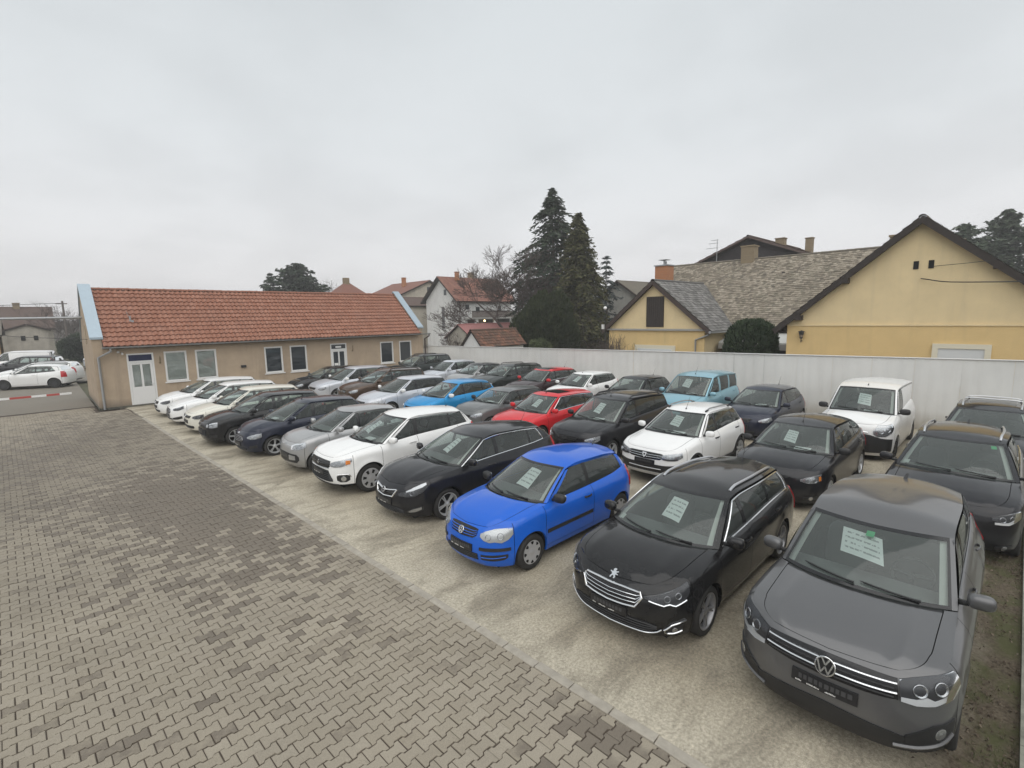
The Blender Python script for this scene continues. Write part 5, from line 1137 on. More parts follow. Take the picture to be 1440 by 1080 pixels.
def seat_mesh(rear, w):
    key = rear, round(w, 2)
    if key not in SEATS:
        mb = MB(); tilt = rotm('y', rad(-20))
        rbox(mb, (0, 0, .08), (.50, w, .17), 4); rbox(mb, (-.30, 0, .38), (.15, w * .96, .62), 4, 0, tilt)
        if rear:
            for y in (-w * .32, w * .32): rbox(mb, (-.43, y, .70), (.09, .24, .14), 3, 0, tilt)
        else: rbox(mb, (-.43, 0, .78), (.10, .27, .19), 3, 0, tilt)
        SEATS[key] = mb.mesh('seat', M_SEAT, sharp=60)
    return SEATS[key]

def build_car(k, name, label, group, loc, yaw, category='car'):
    c = Shape(k); W2 = c.W2; wb = k['wb']; pm = k['paint']
    root = empty(name, label, category, (loc[0], loc[1], 0), yaw, group)
    glassS = k.get('side_glass', [M_GLASSSIDE] * 5)
    x0, xs = k['doors'][0], k['doors']
    roofm = k.get('roof_paint', pm)
    pil = k.get('pillar', M_GLOSSBLACK)
    # --- body: fenders, sills, quarters, roof, pillars
    hbf = lambda A: k.get('hb', .74) + (.87 - k.get('hb', .74)) * np.clip(A, 0, 1) ** .5
    mb = MB(); g = .0045
    sB = c.s_of_x(c.Ra + .015)
    for sg in (1, -1):
        sd0 = c.s_of_x(x0); sd2 = c.s_of_x(xs[-1]); sq = c.s_of_x(-wb - c.Ra - .04)
        rng_ = lambda a, b: (a, b) if sg > 0 else (-b, -a)
        c.panel(mb, *rng_(sB + g, sd0 - g), mi=0); c.panel(mb, *rng_(sd2 + g, sq - g), mi=0)
        c.panel(mb, *rng_(sd0 - g, sd2 + g), hi=k['sill'] + .085, mi=0)
        # fender tops
        a = np.linspace(0.0, 1.0, 22); A, F = np.meshgrid(a, np.linspace(0, 1, 6), indexing='ij'); hb_ = hbf(A) + .010
        P = c.hood(A, (hb_ + (1 - hb_) * F) * sg); mb.grid(P, 0)
        # belt shelf
        x = np.linspace(c.xa, k['xbr'], 24); q = np.array([c.s_of_x(v) for v in x]) * sg
        P0 = c.S(q, c.zt(np.abs(q))); P1 = c.Bs(x); P1[:, 1] *= sg; mb.grid(np.stack([P0, P1]), 0)
        # pillars and rails
        tg = k.get('tg', .91)
        ends = [(c.xa, c.xrf - c.cf)] + [e for w in k['win'] for e in ((w[0], w[1]), (w[2], w[3]))] + [(k['xbr'], c.xrr + c.cr)]
        ts = np.linspace(0, tg, 7)
        for i in range(0, len(ends), 2):
            (b0, t0), (b1, t1) = ends[i], ends[i + 1]
            n = 5 if i + 2 < len(ends) else 8
            u = np.linspace(0, 1, n); U, T = np.meshgrid(u, ts, indexing='ij')
            outer = i == 0 or i + 2 >= len(ends)
            mb.grid(c.G(b0 + (b1 - b0) * U, t0 + (t1 - t0) * U, T, sg), 0 if (outer and not k.get('dblack') ) or (i == 0) else 1)
        xt = np.linspace(c.xrf - c.cf, c.xrr + c.cr, 26); xb = np.interp(-xt, [-e[1] for e in ends], [-e[0] for e in ends])
        U, T = np.meshgrid(np.arange(26), np.linspace(tg, 1, 4), indexing='ij')
        mb.grid(c.G(xb[U], xt[U], T, sg), 2)
        for w in k['win']:                                # dark sill rubber below each pane
            U, T = np.meshgrid(np.linspace(0, 1, 8), np.linspace(0, .045, 2), indexing='ij')
            mb.grid(c.G(w[0] + (w[2] - w[0]) * U, w[1] + (w[3] - w[1]) * U, T, sg), 1)
        # windscreen pillars
        w = np.linspace(.945, 1, 4) * sg; t = np.linspace(0, 1, 10)
        mb.grid(c.Ws(*np.meshgrid(w, t, indexing='ij')), 0)
    a = np.unique(np.concatenate([np.linspace(0, 1, 26), np.linspace(0, .06, 4), np.linspace(.94, 1, 4)])); b = np.sin(np.linspace(-np.pi / 2, np.pi / 2, 19))
    A, B = np.meshgrid(np.linspace(0, 1, 26), b, indexing='ij'); mb.grid(c.R(A, B), 2)
    # header above the windscreen and rear window surround
    w = np.concatenate([[-.945], b[np.abs(b) < .94], [.945]]); mb.grid(c.Ws(*np.meshgrid(w, np.linspace(.965, 1, 3), indexing='ij')), 1)
    w = b; tt = np.array([0, .06, .12])
    mb.grid(c.Rw(*np.meshgrid(w, tt, indexing='ij')), 0); mb.grid(c.Rw(*np.meshgrid(w, np.array([.86, .93, 1.]), indexing='ij')), 0)
    for sg in (1, -1): mb.grid(c.Rw(*np.meshgrid(np.linspace(.84, 1, 4) * sg, np.linspace(.12, .86, 6), indexing='ij')), 0)
    body = mb.build('body', [pm, pil, roofm], root, weld=True, sharp=40)
    # --- inner shell, floor and wheel wells
    mb = MB()
    for sg in (1, -1):
        q = c.svals(0, c.sm) * sg; q.sort(); zl = c.zb(q); zh = c.zt(np.abs(q)) - .012
        zl2 = np.minimum(zl + .004, zh - .01)
        Z = zl2[None] + (zh - zl2)[None] * np.linspace(0, 1, 6)[:, None]
        Gd = c.S(np.broadcast_to(q, Z.shape), Z, -.016); e = Gd[0].copy(); x_, y_, nx, ny = c.xy(q)
        e[:, 1] -= sg * .27 * ny; e[:, 0] -= .2 * nx
        mb.grid(np.concatenate([e[None], Gd]), 0)
    mb.bbox((-wb - k['ro'] + .25, -W2 + .25, k['sill'] - .05), (k['fo'] - .28, W2 - .25, k['sill'] + .06), 0)
    mb.build('underbody', M_UNDER, root, weld=True, sharp=60)
    # --- bonnet, bumpers, doors
    mb = MB(); A, F = np.meshgrid(np.linspace(.008, .955, 24), np.linspace(-1, 1, 27), indexing='ij'); mb.grid(c.hood(A, hbf(A) * F), 0)
    link('bonnet', mb.mesh('bonnet', [pm], sharp=50), root)
    mb = MB(); mb.grid(c.hood(*np.meshgrid(np.linspace(.957, 1.0, 3), np.linspace(-.865, .865, 15), indexing='ij')) + np.array([0, 0, -.006]), 0)
    mb.build('cowl', M_BLACK, root)
    mb = MB(); c.panel(mb, -sB + g, sB - g); link('front_bumper', mb.mesh('front_bumper', [pm], sharp=50), root)
    mb = MB(); sq = c.s_of_x(-wb - c.Ra - .04)
    c.panel(mb, sq + g, c.sm - .0); c.panel(mb, -c.sm + .0, -sq - g)
    # the shelf below the rear window
    q = np.linspace(c.sR, c.sm, 14)
    for sg in (1, -1):
        P0 = c.S(q * sg, c.zt(q)); P1 = c.Rw(sg * (c.sm - q) / (c.sm - c.sR), np.zeros_like(q)); mb.grid(np.stack([P0, P1]), 0)
    link('tailgate', mb.mesh('tailgate', [pm], True, sharp=50), root)
    for sg in (1, -1):
        for i in range(len(xs) - 1):
            sa, sb_ = c.s_of_x(xs[i]) + g, c.s_of_x(xs[i + 1]) - g
            mb = MB(); c.panel(mb, *((sa, sb_) if sg > 0 else (-sb_, -sa)), lo=k['sill'] + .09, lip=False)
            dr = link('door', mb.mesh('door', [pm], sharp=50), root)
            # handle
            xh = xs[i + 1] + .17 if i + 2 == len(xs) or True else 0
            zh = float(c.zt(np.array([c.s_of_x(xh)]))[0]) - k.get('hz', .13)
            fr = c.frame(sg * c.s_of_x(xh), zh); mb = MB(); hm = k.get('handle', pm)
            L = .10
            P = np.array([fr[0] + fr[1] * (t * L) + fr[3] * (.034 * (1 - (t * t)) ** .5 + .002) for t in np.linspace(-1, 1, 7)])
            mb.tube(P, .011, 6, 0, True, 1.6); link('door_handle', mb.mesh('door_handle', [hm]), dr)
            if k.get('strip'):
                z0, z1 = k['strip']; q = np.linspace(sa + .03, sb_ - .03, 14) * sg
                mb = MB(); patch(mb, c, q, np.full(14, z0), np.full(14, z1), .012, 3); link('door_moulding', mb.mesh('door_moulding', [M_BLACK]), dr)
    # --- glass
    mb = MB(); mb.grid(c.Ws(*np.meshgrid(np.linspace(-.945, .945, 17), np.linspace(0.0, .965, 10), indexing='ij'), off=.001), 0)
    # black print round its edge
    fw = lambda w0, w1, t0, t1, n, m: mb.grid(c.Ws(*np.meshgrid(np.linspace(w0, w1, n), np.linspace(t0, t1, m), indexing='ij'), off=.0035), 1)
    fw(-.945, .945, 0, .045, 15, 2); fw(-.945, .945, .935, .965, 15, 2); fw(-.945, -.915, .045, .935, 2, 8); fw(.915, .945, .045, .935, 2, 8)
    mb.build('windscreen', [M_GLASS, M_GLOSSBLACK], root, sharp=60)
    tg = k.get('tg', .91)
    for sg in (1, -1):
        for i, w in enumerate(k['win']):
            mb = MB(); U, T = np.meshgrid(np.linspace(0, 1, 9), np.linspace(.045, tg, 8), indexing='ij')
            mb.grid(c.G(w[0] + (w[2] - w[0]) * U, w[1] + (w[3] - w[1]) * U, T, sg, -.004), 0)
            sw = link('side_window', mb.mesh('side_window', [glassS[i]], sharp=60), root)
    if k.get('trim'):
        for sg in (1, -1):
            mb = MB(); w0, w1 = k['win'][0], k['win'][-1]; n = 18
            u = np.linspace(0, 1, n)
            lo = c.G(w0[0] + (w1[2] - w0[0]) * u, w0[1] + (w1[3] - w0[1]) * u, np.full(n, .01), sg, .010)
            hi = c.G(w0[0] + (w1[2] - w0[0]) * u[::-1], w0[1] + (w1[3] - w0[1]) * u[::-1], np.full(n, tg), sg, .008)
            m_ = 6; up = c.G(np.full(m_, w1[2]), np.full(m_, w1[3]), np.linspace(.05, tg - .05, m_), sg, .008); dn = c.G(np.full(m_, w0[0]), np.full(m_, w0[1]), np.linspace(tg - .04, .04, m_), sg, .008)
            path = np.vstack([lo, up, hi, dn, lo[:1]]) if k['trim'] == 'full' else lo
            mb.tube(path, .0125, 5); mb.build('window_trim', M_CHROME, root)
    mb = MB(); mb.grid(c.Rw(*np.meshgrid(np.linspace(-.84, .84, 13), np.linspace(.12, .86, 6), indexing='ij'), off=.002), 0)
    mb.build('rear_window', k.get('rear_glass', M_PRIVACY), root, sharp=60)
    # --- cabin
    ya = c.ya
    mb = MB(); y = np.linspace(-ya + .07, ya - .07, 9)
    G = []
    for yy in y:
        C0 = c.C(np.array([yy]))[0]; xe = c.xc - .78
        G.append([C0 + [-.03, 0, -.03], [C0[0] * .6 + xe * .4, yy, C0[2] - .035], [xe + .16, yy, c.zc - .05], [xe + .05, yy, c.zc - .10], [xe + .03, yy, c.zc - .22], [xe + .12, yy, c.zc - .45]])
    mb.grid(G, 0); mb.build('dashboard', M_DASH, root, sharp=50)
    xe = c.xc - .78
    mb = MB(); th = np.linspace(0, 2 * np.pi, 19); rt = rotm('y', rad(-24))
    ctr = np.array([xe - .10, .36 * W2 / .88, c.zc - .06])
    mb.tube(np.stack([0 * th, .185 * np.cos(th), .185 * np.sin(th)], -1) @ rt.T + ctr, .016, 6, caps=False)
    mb.tube(np.array([[.0, -.17, .02], [.02, 0, 0], [.0, .17, .02]]) @ rt.T + ctr, .022, 5); mb.tube(np.array([[.0, 0, -.17], [.03, 0, 0], [.16, 0, -.02]]) @ rt.T + ctr, .025, 5)
    mb.build('steering_wheel', M_BLACK, root)
    zs = k['sill'] + .16
    for y in (.37, -.37): link('seat', seat_mesh(False, .50), root, (xe - .52, y * W2 / .88, zs + (k['zc'] - .98) * .8))
    if not k.get('van'): link('seat', seat_mesh(True, 1.22), root, (xe - 1.42, 0, zs + (k['zc'] - .98) * .8))
    mb = MB(); A, B = np.meshgrid(np.linspace(.03, .97, 8), np.linspace(-.93, .93, 7), indexing='ij'); mb.grid(c.R(A, B) + np.array([0, 0, -.03]), 0)
    for sg in (1, -1):
        mb.grid(c.Ws(*np.meshgrid(np.linspace(.83, .93, 3) * sg, np.linspace(.06, .97, 9), indexing='ij'), off=-.035), 0)
    mb.build('headliner', M_LINER, root)
    mb = MB(); P = c.Ws(np.array([0.0]), np.array([.84]), off=-.09)[0]; rbox(mb, P + [-.05, 0, -.02], (.035, .24, .075), 4); 
    mb.build('inner_mirror', M_BLACK, root)
    # --- wheels
    for sx in (0.0, -wb):
        for sg in (1, -1):
            hub, ty, rim = wheel_meshes(k['wheel'], k['r'])
            w = link('wheel', hub, root, (sx, sg * (W2 - .118), k['r']), 0 if sg > 0 else math.pi)
            w.rotation_euler = (0, 0, 0 if sg > 0 else math.pi)
            link('tyre', ty, w)
            rm = link('rim', rim, w); rm.rotation_euler = (0, random.uniform(0, 6.2), 0)
    # --- mirrors
    for sg in (1, -1):
        xm = c.xa - k.get('mx', .17); q = c.s_of_x(xm); P = c.S(np.array([q]), c.zt(np.array([q])))[0]
        mc = np.array([xm + .02, P[1] + .155, P[2] + .085]); rt = rotm('z', rad(12))
        mb = MB(); msz = k.get('msz', 1.0)
        rbox(mb, mc, (.13 * msz, .215 * msz, .145 * msz), 3.0, 0, rt); mb.tube([[xm + .0, P[1] - .03, P[2] + .02], [xm + .02, P[1] + .05, P[2] + .035], [xm + .02, P[1] + .10, P[2] + .05]], [.03, .026, .03], 6, 1)
        V = [v * np.array([1, sg, 1]) for v in mb.V]; mb.V = V
        mir = mb.build('door_mirror', [k.get('mirror', pm), M_BLACK], root, sharp=60)
        mb = MB(); rbox(mb, mc + [-.055 * msz, 0, 0], (.03, .17 * msz, .11 * msz), 4, 0, rt); mb.V = [v * np.array([1, sg, 1]) for v in mb.V]
        link('mirror_glass', mb.mesh('mirror_glass', [plain('mirror', (.6, .63, .65), .05, 1.0)]), mir)
    # --- wipers
    for w0, w1 in ((-.02, -.66), (.66, .04)):
        mb = MB(); w = np.linspace(w0, w1, 8); t = np.linspace(.055, .11, 8) if w0 < 0 else np.linspace(.03, .10, 8)
        P = c.Ws(w, t, off=.022); mb.tube(P, [.016] + [.011] * 6 + [.005], 5)
        mb.build('wiper', M_BLACK, root)
    # --- roof furniture
    if k.get('rails'):
        col, b0, a0, a1, hgt = k['rails']
        for sg in (1, -1):
            mb = MB(); a = np.linspace(a0, a1, 22); P = c.R(a, np.full(22, b0 * sg)); u = np.linspace(0, 1, 22)
            P[:, 2] += hgt * np.clip(np.minimum(u, 1 - u) / .07, -0.1, 1) ** .6 if False else hgt * np.clip(np.minimum(u, 1 - u) / .08, 0, 1)
            mb.tube(P, .019, 8); mb.build('roof_rail', col, root)
            if k.get('rail_feet'):
                for a_ in (a0 + .02, a1 - .02):
                    mb = MB(); P = c.R(np.linspace(a_ - .035, a_ + .035, 4), np.full(4, b0 * sg)) + np.array([0, 0, hgt * .5]); mb.tube(P, .024, 6); mb.build('rail_foot', M_BLACK, root)
    if k.get('bars'):
        for a_ in k['bars']:
            mb = MB(); P = c.R(np.full(9, a_), np.linspace(-.86, .86, 9)); P[:, 2] = P[:, 2].max() + .045 - .03 * np.linspace(-1, 1, 9) ** 8; mb.tube(P, .02, 6, flat=.6); mb.build('roof_bar', M_RAIL, root)
    ant = k.get('ant', 'rear')
    if ant == 'fin':
        P = c.R(np.array([.95]), np.array([0.]))[0]; mb = MB()
        mb.poly3([P + [.06, -.018, -.005], P + [-.08, -.018, -.005], P + [-.08, -.004, .055], P + [-.04, -.004, .05]], 0, (0, .036, 0)); mb.build('antenna', M_BLACK, root)
    elif ant:
        a_ = .94 if ant == 'rear' else .10
        P = c.R(np.array([a_]), np.array([0.]))[0]; mb = MB(); L = k.get('antl', .38)
        mb.tube([P + [.02, 0, -.01], P + [0, 0, .03]], [.02, .012], 6); mb.tube([P + [0, 0, .02], P + [-L * .55, 0, .02 + L * .8]], [.006, .003], 4); mb.build('antenna', M_BLACK, root)
    if k.get('sunroof'):
        a0, a1 = k['sunroof']; mb = MB(); mb.grid(c.R(*np.meshgrid(np.linspace(a0, a1, 8), np.linspace(-.66, .66, 9), indexing='ij')) + np.array([0, 0, .004]), 0); mb.build('sunroof', M_GLOSSBLACK, root)
    # --- lamps, grilles, plate and the rest of the face
    for ft in k['face']: add_feature(c, k, root, body, ft)
    if k.get('clad'):
        mb = MB(); h = k['clad']
        for sg in (1, -1):
            q = c.svals(c.s_of_x(c.Ra + .10), c.s_of_x(-wb - c.Ra - .12)) * sg; q.sort()
            z0 = c.zb(q); x_ = c.xy(q)[0]
            za = np.full(len(q), k['sill'] + h)
            for xw in (0, -wb):
                u = 1 - ((x_ - xw) / (c.Ra + .055)) ** 2; za = np.where(u > 0, np.maximum(za, c.r + (c.Ra + .055) * np.sqrt(np.clip(u, 0, 1))), za)
            patch(mb, c, q, z0, np.maximum(za, z0 + .002), .012, 3)
        mb.build('cladding', M_BLACK, root)
    # tail lamps
    for sg in (1, -1):
        mb = MB(); z0, z1 = k.get('tail', (.70 * k['za'], k['zbr'] - .02)); q = np.linspace(c.s_of_x(-wb - k['ro'] + .30), c.s_of_x(-wb - k['ro'] + .30) + .34, 8) * sg
        patch(mb, c, q, np.full(8, z0), np.minimum(z1, c.zt(np.abs(q)) - .01), .010, 4); mb.build('tail_lamp', M_RED, root)
    return root, c

def patch(mb, c, q, z0, z1, off, nz=4, mi=0, inset=-.012):
    """A skin piece standing off the body by off, with edges down to the body."""
    q = np.asarray(q, float); z0 = np.asarray(z0, float); z1 = np.asarray(z1, float); t = np.linspace(0, 1, nz)[:, None]
    Z = z0[None] + (z1 - z0)[None] * t
    G = c.S(np.broadcast_to(q, Z.shape), Z, off); E = c.S(np.broadcast_to(q, Z.shape), Z, inset)
    G = np.concatenate([E[:1], G, E[-1:]]); G = np.concatenate([np.concatenate([E[:1, :1], E[:, :1], E[-1:, :1]]), G, np.concatenate([E[:1, -1:], E[:, -1:], E[-1:, -1:]])], 1)
    mb.grid(G, mi)
def dens(pts, n=14):
    p = np.asarray(pts, float); q = np.linspace(p[0, 0], p[-1, 0], n); q = np.unique(np.concatenate([q, p[:, 0]]))
    return q, np.interp(q, p[:, 0], p[:, 1]), np.interp(q, p[:, 0], p[:, 2])

def add_feature(c, k, root, body, ft):
    t = ft[0]
    if t == 'head':            # ('head', pts, bowls[(s,z,r,mat)], housing material, amber (s0,s1,z0,z1) or None)
        _, pts, bowls, hm, amber = ft
        for sg in (1, -1):
            q, z0, z1 = dens(pts); z1 = np.minimum(z1, c.zt(q) - .004)
            mb = MB(); patch(mb, c, q * sg, z0, z1, .006, 5); h = mb.build('headlight', hm, root, sharp=50)
            mb = MB()
            for (s_, z_, r_, *m_) in bowls: bowl(mb, c.frame(s_ * sg, z_, .008), r_ * .84, .026, 0, .004); mb.m4[-1] = np.repeat([0, 0, 0, 1, 1], len(mb.m4[-1]) // 5)
            if bowls: mb.build('reflector', [M_BULB, M_BOWLDARK], h)
            mb = MB()
            if k.get('drl'):
                d = np.asarray(k['drl'], float); q_ = np.linspace(d[0, 0], d[-1, 0], 14); mb.tube(c.S(q_ * sg, np.interp(q_, d[:, 0], d[:, 1]), .014), .010, 5); mb.build('light_strip', M_CHROME, h)
            if amber:
                mb = MB(); q2 = np.linspace(amber[0], amber[1], 5); patch(mb, c, q2 * sg, np.full(5, amber[2]), np.full(5, amber[3]), .014, 3); mb.build('indicator', M_AMBER, h)
            mb = MB(); q, z0, z1 = dens(pts, 18); z1 = np.minimum(z1, c.zt(q) - .003); patch(mb, c, q * sg, z0 + .001, z1 - .001, .024, 5, 0, .0); mb.build('lens', M_LENS, h, sharp=60)
    elif t == 'patch':         # ('patch', name, material, pts, off, mirrored)
        _, name, m, pts, off, mir = ft
        for sg in ((1, -1) if mir else (1,)):
            q, z0, z1 = dens(pts, 14 if mir else 22); mb = MB(); patch(mb, c, q * sg, z0, z1, off, 4); mb.build(name, m, root, sharp=45)
    elif t == 'grille':        # ('grille', pts, nbars, bar material, off, bar radius)
        _, pts, nb, bm_, off, br = ft
        q, z0, z1 = dens(pts, 24); mb = MB(); patch(mb, c, q, z0, z1, off, 4); gr = mb.build('grille', M_GLOSSBLACK, root, sharp=45)
        for i in range(nb):
            u = (i + 1) / (nb + 1); mb = MB(); qq = q[(z1 - z0) > .02]; zz = (z0 + (z1 - z0) * u)[(z1 - z0) > .02]
            mb.tube(c.S(qq, zz, off + .006), br, 5, flat=.6); mb.build('grille_bar', bm_, gr)
    elif t == 'lattice':       # a fine horizontal mesh inside an opening
        _, pts, nb, off = ft
        q, z0, z1 = dens(pts, 24); mb = MB(); patch(mb, c, q, z0, z1, off, 3); gr = mb.build('lower_grille', M_UNDER, root, sharp=45)
        mb = MB()
        for i in range(nb):
            u = (i + .5) / nb; mb.tube(c.S(q, z0 + (z1 - z0) * u, off + .004), .007, 4)
        mb.build('grille_mesh', M_BLACK, gr)['kind'] = 'stuff'
    elif t == 'line':          # ('line', name, material, [(s,z)..], r, mirrored)
        _, name, m, pts, r, mir = ft
        for sg in ((1, -1) if mir else (1,)):
            p = np.asarray(pts, float); L = np.concatenate([[0], np.cumsum(np.linalg.norm(np.diff(p, axis=0), axis=1))]); u = np.linspace(0, L[-1], 28 if not mir else 16)
            mb = MB(); mb.tube(c.S(np.interp(u, L, p[:, 0]) * sg, np.interp(u, L, p[:, 1]), .010), r, 6); mb.build(name, m, root)
    elif t == 'fog':           # ('fog', s, z, r, housing material)
        _, s_, z_, r_, hm = ft
        for sg in (1, -1):
            mb = MB(); bowl(mb, c.frame(s_ * sg, z_, .006), r_, .012, 0, .012); mb.build('fog_light', M_BULB, root)
    elif t == 'emblem':        # ('emblem', kind, s, z, size, off)
        _, kind, s_, z_, size, off = ft
        emblem(c.frame(s_, z_, off), kind, root, size)
    elif t == 'hood_emblem':   # ('hood_emblem', kind, a, size)
        _, kind, a_, size = ft
        f = lambda a, b: c.hood(np.array([a]), np.array([b]))[0]
        p = f(a_, 0); ts = f(a_, .02) - f(a_, -.02); ta = f(a_ + .02, 0) - f(a_ - .02, 0)
        ts /= np.linalg.norm(ts); n = np.cross(ts, ta); n /= np.linalg.norm(n); n = n if n[2] > 0 else -n; up = np.cross(n, ts)
        emblem((p, ts, up, n), kind, root, size)
    elif t == 'plate':         # ('plate', z, lettering)
        _, z_, txt = ft
        q = np.linspace(-.26, .26, 9); mb = MB(); patch(mb, c, q, np.full(9, z_ - .056), np.full(9, z_ + .056), .020, 3); pl = mb.build('plate_holder', M_PLATE, root, sharp=40)
        mb = MB(); r_ = random.Random(len(k['face']) * 31 + int(k['L'] * 100)); x = -.20
        while x < .19:                                 # the embossed characters show dark on dark
            w_ = r_.choice((.026, .034, .038)); P = c.S(np.array([x, x + w_]), np.array([z_ - .012, z_ - .012]), .0212); mb.poly3([P[0], P[1], P[1] + [0, 0, .048], P[0] + [0, 0, .048]], 0, (.001, 0, 0)); x += w_ + .014
        mb.build('plate_characters', plain('plate_relief', (.055, .056, .06), .35), pl)['kind'] = 'stuff'
        mb = MB()
        if txt:
            r_ = random.Random(int(z_ * 1000)); x = -.225
            for n_ in (.05, .012, .085, .012, .07):
                if n_ > .02:
                    m_ = int(n_ / .0085)
                    for j in range(m_):
                        P = c.S(np.array([x + j * .0105, x + j * .0105 + .007]), np.array([z_ - .046, z_ - .046]), .0215); hh = r_.choice((.009, .012, .014))
                        mb.poly3([P[0], P[1], P[1] + [0, 0, hh], P[0] + [0, 0, hh]], 0, (.001, 0, 0))
                    x += m_ * .0105 + .03
                else: x += n_
            mb.build('dealer_lettering', M_WHITE, pl)['kind'] = 'stuff'
# ------------------------------------------------------------------ what each car looks like
def mk(W, L, H, wb, fo, kind='hatch', **o):
    ro = L - wb - fo
    kk = dict(hatch=(.515, .672, .640, .70, .735), suv=(.555, .690, .655, .705, .73), mpv=(.53, .66, .625, .685, .70), van=(.50, .64, .60, .66, .70), estate=(.525, .690, .655, .70, .73))[kind]
    zn, zc, za, zb1, zb2 = [q * H for q in kk]
    steep = dict(hatch=0, suv=0, mpv=.08, van=.16, estate=0)[kind]
    d = dict(W=W, L=L, H=H, wb=wb, fo=fo, ro=ro, r=.305, sill=.20 if kind != 'suv' else .25, zn=zn, zc=zc, za=za, xc=-.10 + steep, xa=-.42 + steep,
             belt=[(-wb * .5, .5 * (za + zb1)), (-wb * .95, zb1)], zbr=zb2, xbr=-wb - ro + .36,
             roof=[(-wb - ro + .42, H - .085), (-wb * .80, H - .012), (-wb * .52, H), (-1.02 + steep * .6, H - .085)],
             yr=(.66 * W / 2, .70 * W / 2, .64 * W / 2), wheel='a5', handle=None, face=[], paint=None)
    if kind in ('mpv', 'van'): d['yr'] = (.72 * W / 2, .75 * W / 2, .72 * W / 2)
    if kind in ('suv', 'estate'): d['roof'] = [(-wb - ro + .30, H - .085), (-wb * .85, H - .018), (-wb * .55, H), (-1.06, H - .085)]
    d.update(o)
    x1, x2 = d['roof'][-1][0], d['roof'][0][0]
    if 'win' not in d:         # front pane, rear pane, small rear quarter
        e = x2 + .10; bp = -wb * .50
        d['win'] = [(d['xa'] - .14, x1 - .24, bp + .05, bp + .03), (bp - .05, bp - .07, -wb * .88, -wb * .88 - .02), (-wb * .88 - .06, -wb * .88 - .08, -wb - .32, e - .02)]
    if 'doors' not in d: d['doors'] = [d['xa'] + .10, -wb * .50, -wb * .985]
    if d['handle'] is None: d.pop('handle')
    return d
def face(zn, s1=.94, zl=None, g=(.36, -.17, -.06), low=(.40, .24, .34), amber=False, hm=None, fog=True, plate=True, bars=3, barm=None, drop=0.0):
    """A standard face: lamps at the corners, an upper grille, a lower intake, plate and fog lights; heights follow the nose."""
    a, b = zn - .20, zn - .035
    hm = hm or M_LAMP
    f = [('head', [(s1 - .44, a + .06, a + .10), (s1 - .32, a + .03, b - .025), (s1 - .16, a + .03, b + .01), (s1, a + .09, b + .03)], [(s1 - .30, (a + b) / 2 - .01, .052), (s1 - .16, (a + b) / 2 + .005, .05)], hm, (s1 - .07, s1 - .02, a + .07, b - .01) if amber else None),
         ('grille', [(-g[0], zn + g[2] - .02, zn + g[2]), (-g[0] + .08, zn + g[1], zn + g[2]), (g[0] - .08, zn + g[1], zn + g[2]), (g[0], zn + g[2] - .02, zn + g[2])], bars, barm or M_BLACK, .006, .009),
         ('lattice', [(-low[0] - .06, low[1] + .03, low[2] - .01), (-low[0], low[1], low[2]), (low[0], low[1], low[2]), (low[0] + .06, low[1] + .03, low[2] - .01)], 4, .006)]
    if plate: f.append(('plate', .5 * (low[2] + zn + g[1]) + .0, True))
    if fog:
        f.append(('patch', 'fog_recess', M_BLACK, [(s1 - .36, low[1] + .03, low[2] - .01), (s1 - .08, low[1] + .03, low[2] + .01)], .006, True)); f.append(('fog', s1 - .22, low[1] + .06, .042, M_BLACK))
    return f

P_GREY = paint('graphite_grey', (.125, .125, .128), .5, .34)
P_BLACK = paint('black', (.010, .010, .011), .0, .25)
P_BLACK2 = paint('black_metallic', (.014, .014, .017), .2, .28)
P_BLUE = paint('bright_blue', (.010, .112, .56), .0, .28)
P_WHITE = paint('white', (.80, .80, .79), .0, .35)
P_SILVER = paint('silver', (.40, .40, .40), .55, .34)
P_NAVY = paint('dark_navy', (.016, .020, .038), .25, .28)
P_CREAM = paint('cream', (.69, .67, .59), .0, .35)
P_RED = paint('red', (.60, .022, .030), .0, .28)
P_MINIGREY = paint('mid_grey', (.16, .165, .165), .4, .33)
P_SKY = paint('sky_blue', (.020, .27, .58), .2, .3)
P_SILVERW = paint('silver_white', (.58, .60, .64), .35, .34)
P_BROWN = paint('brown', (.085, .052, .034), .5, .33)
P_LIGHTBLUE = paint('pale_blue', (.23, .42, .50), .25, .34)
P_MAROONBLACK = paint('dark_plum', (.030, .012, .014), .2, .28)
P_GREEN = paint('dark_green_grey', (.030, .036, .034), .3, .3)

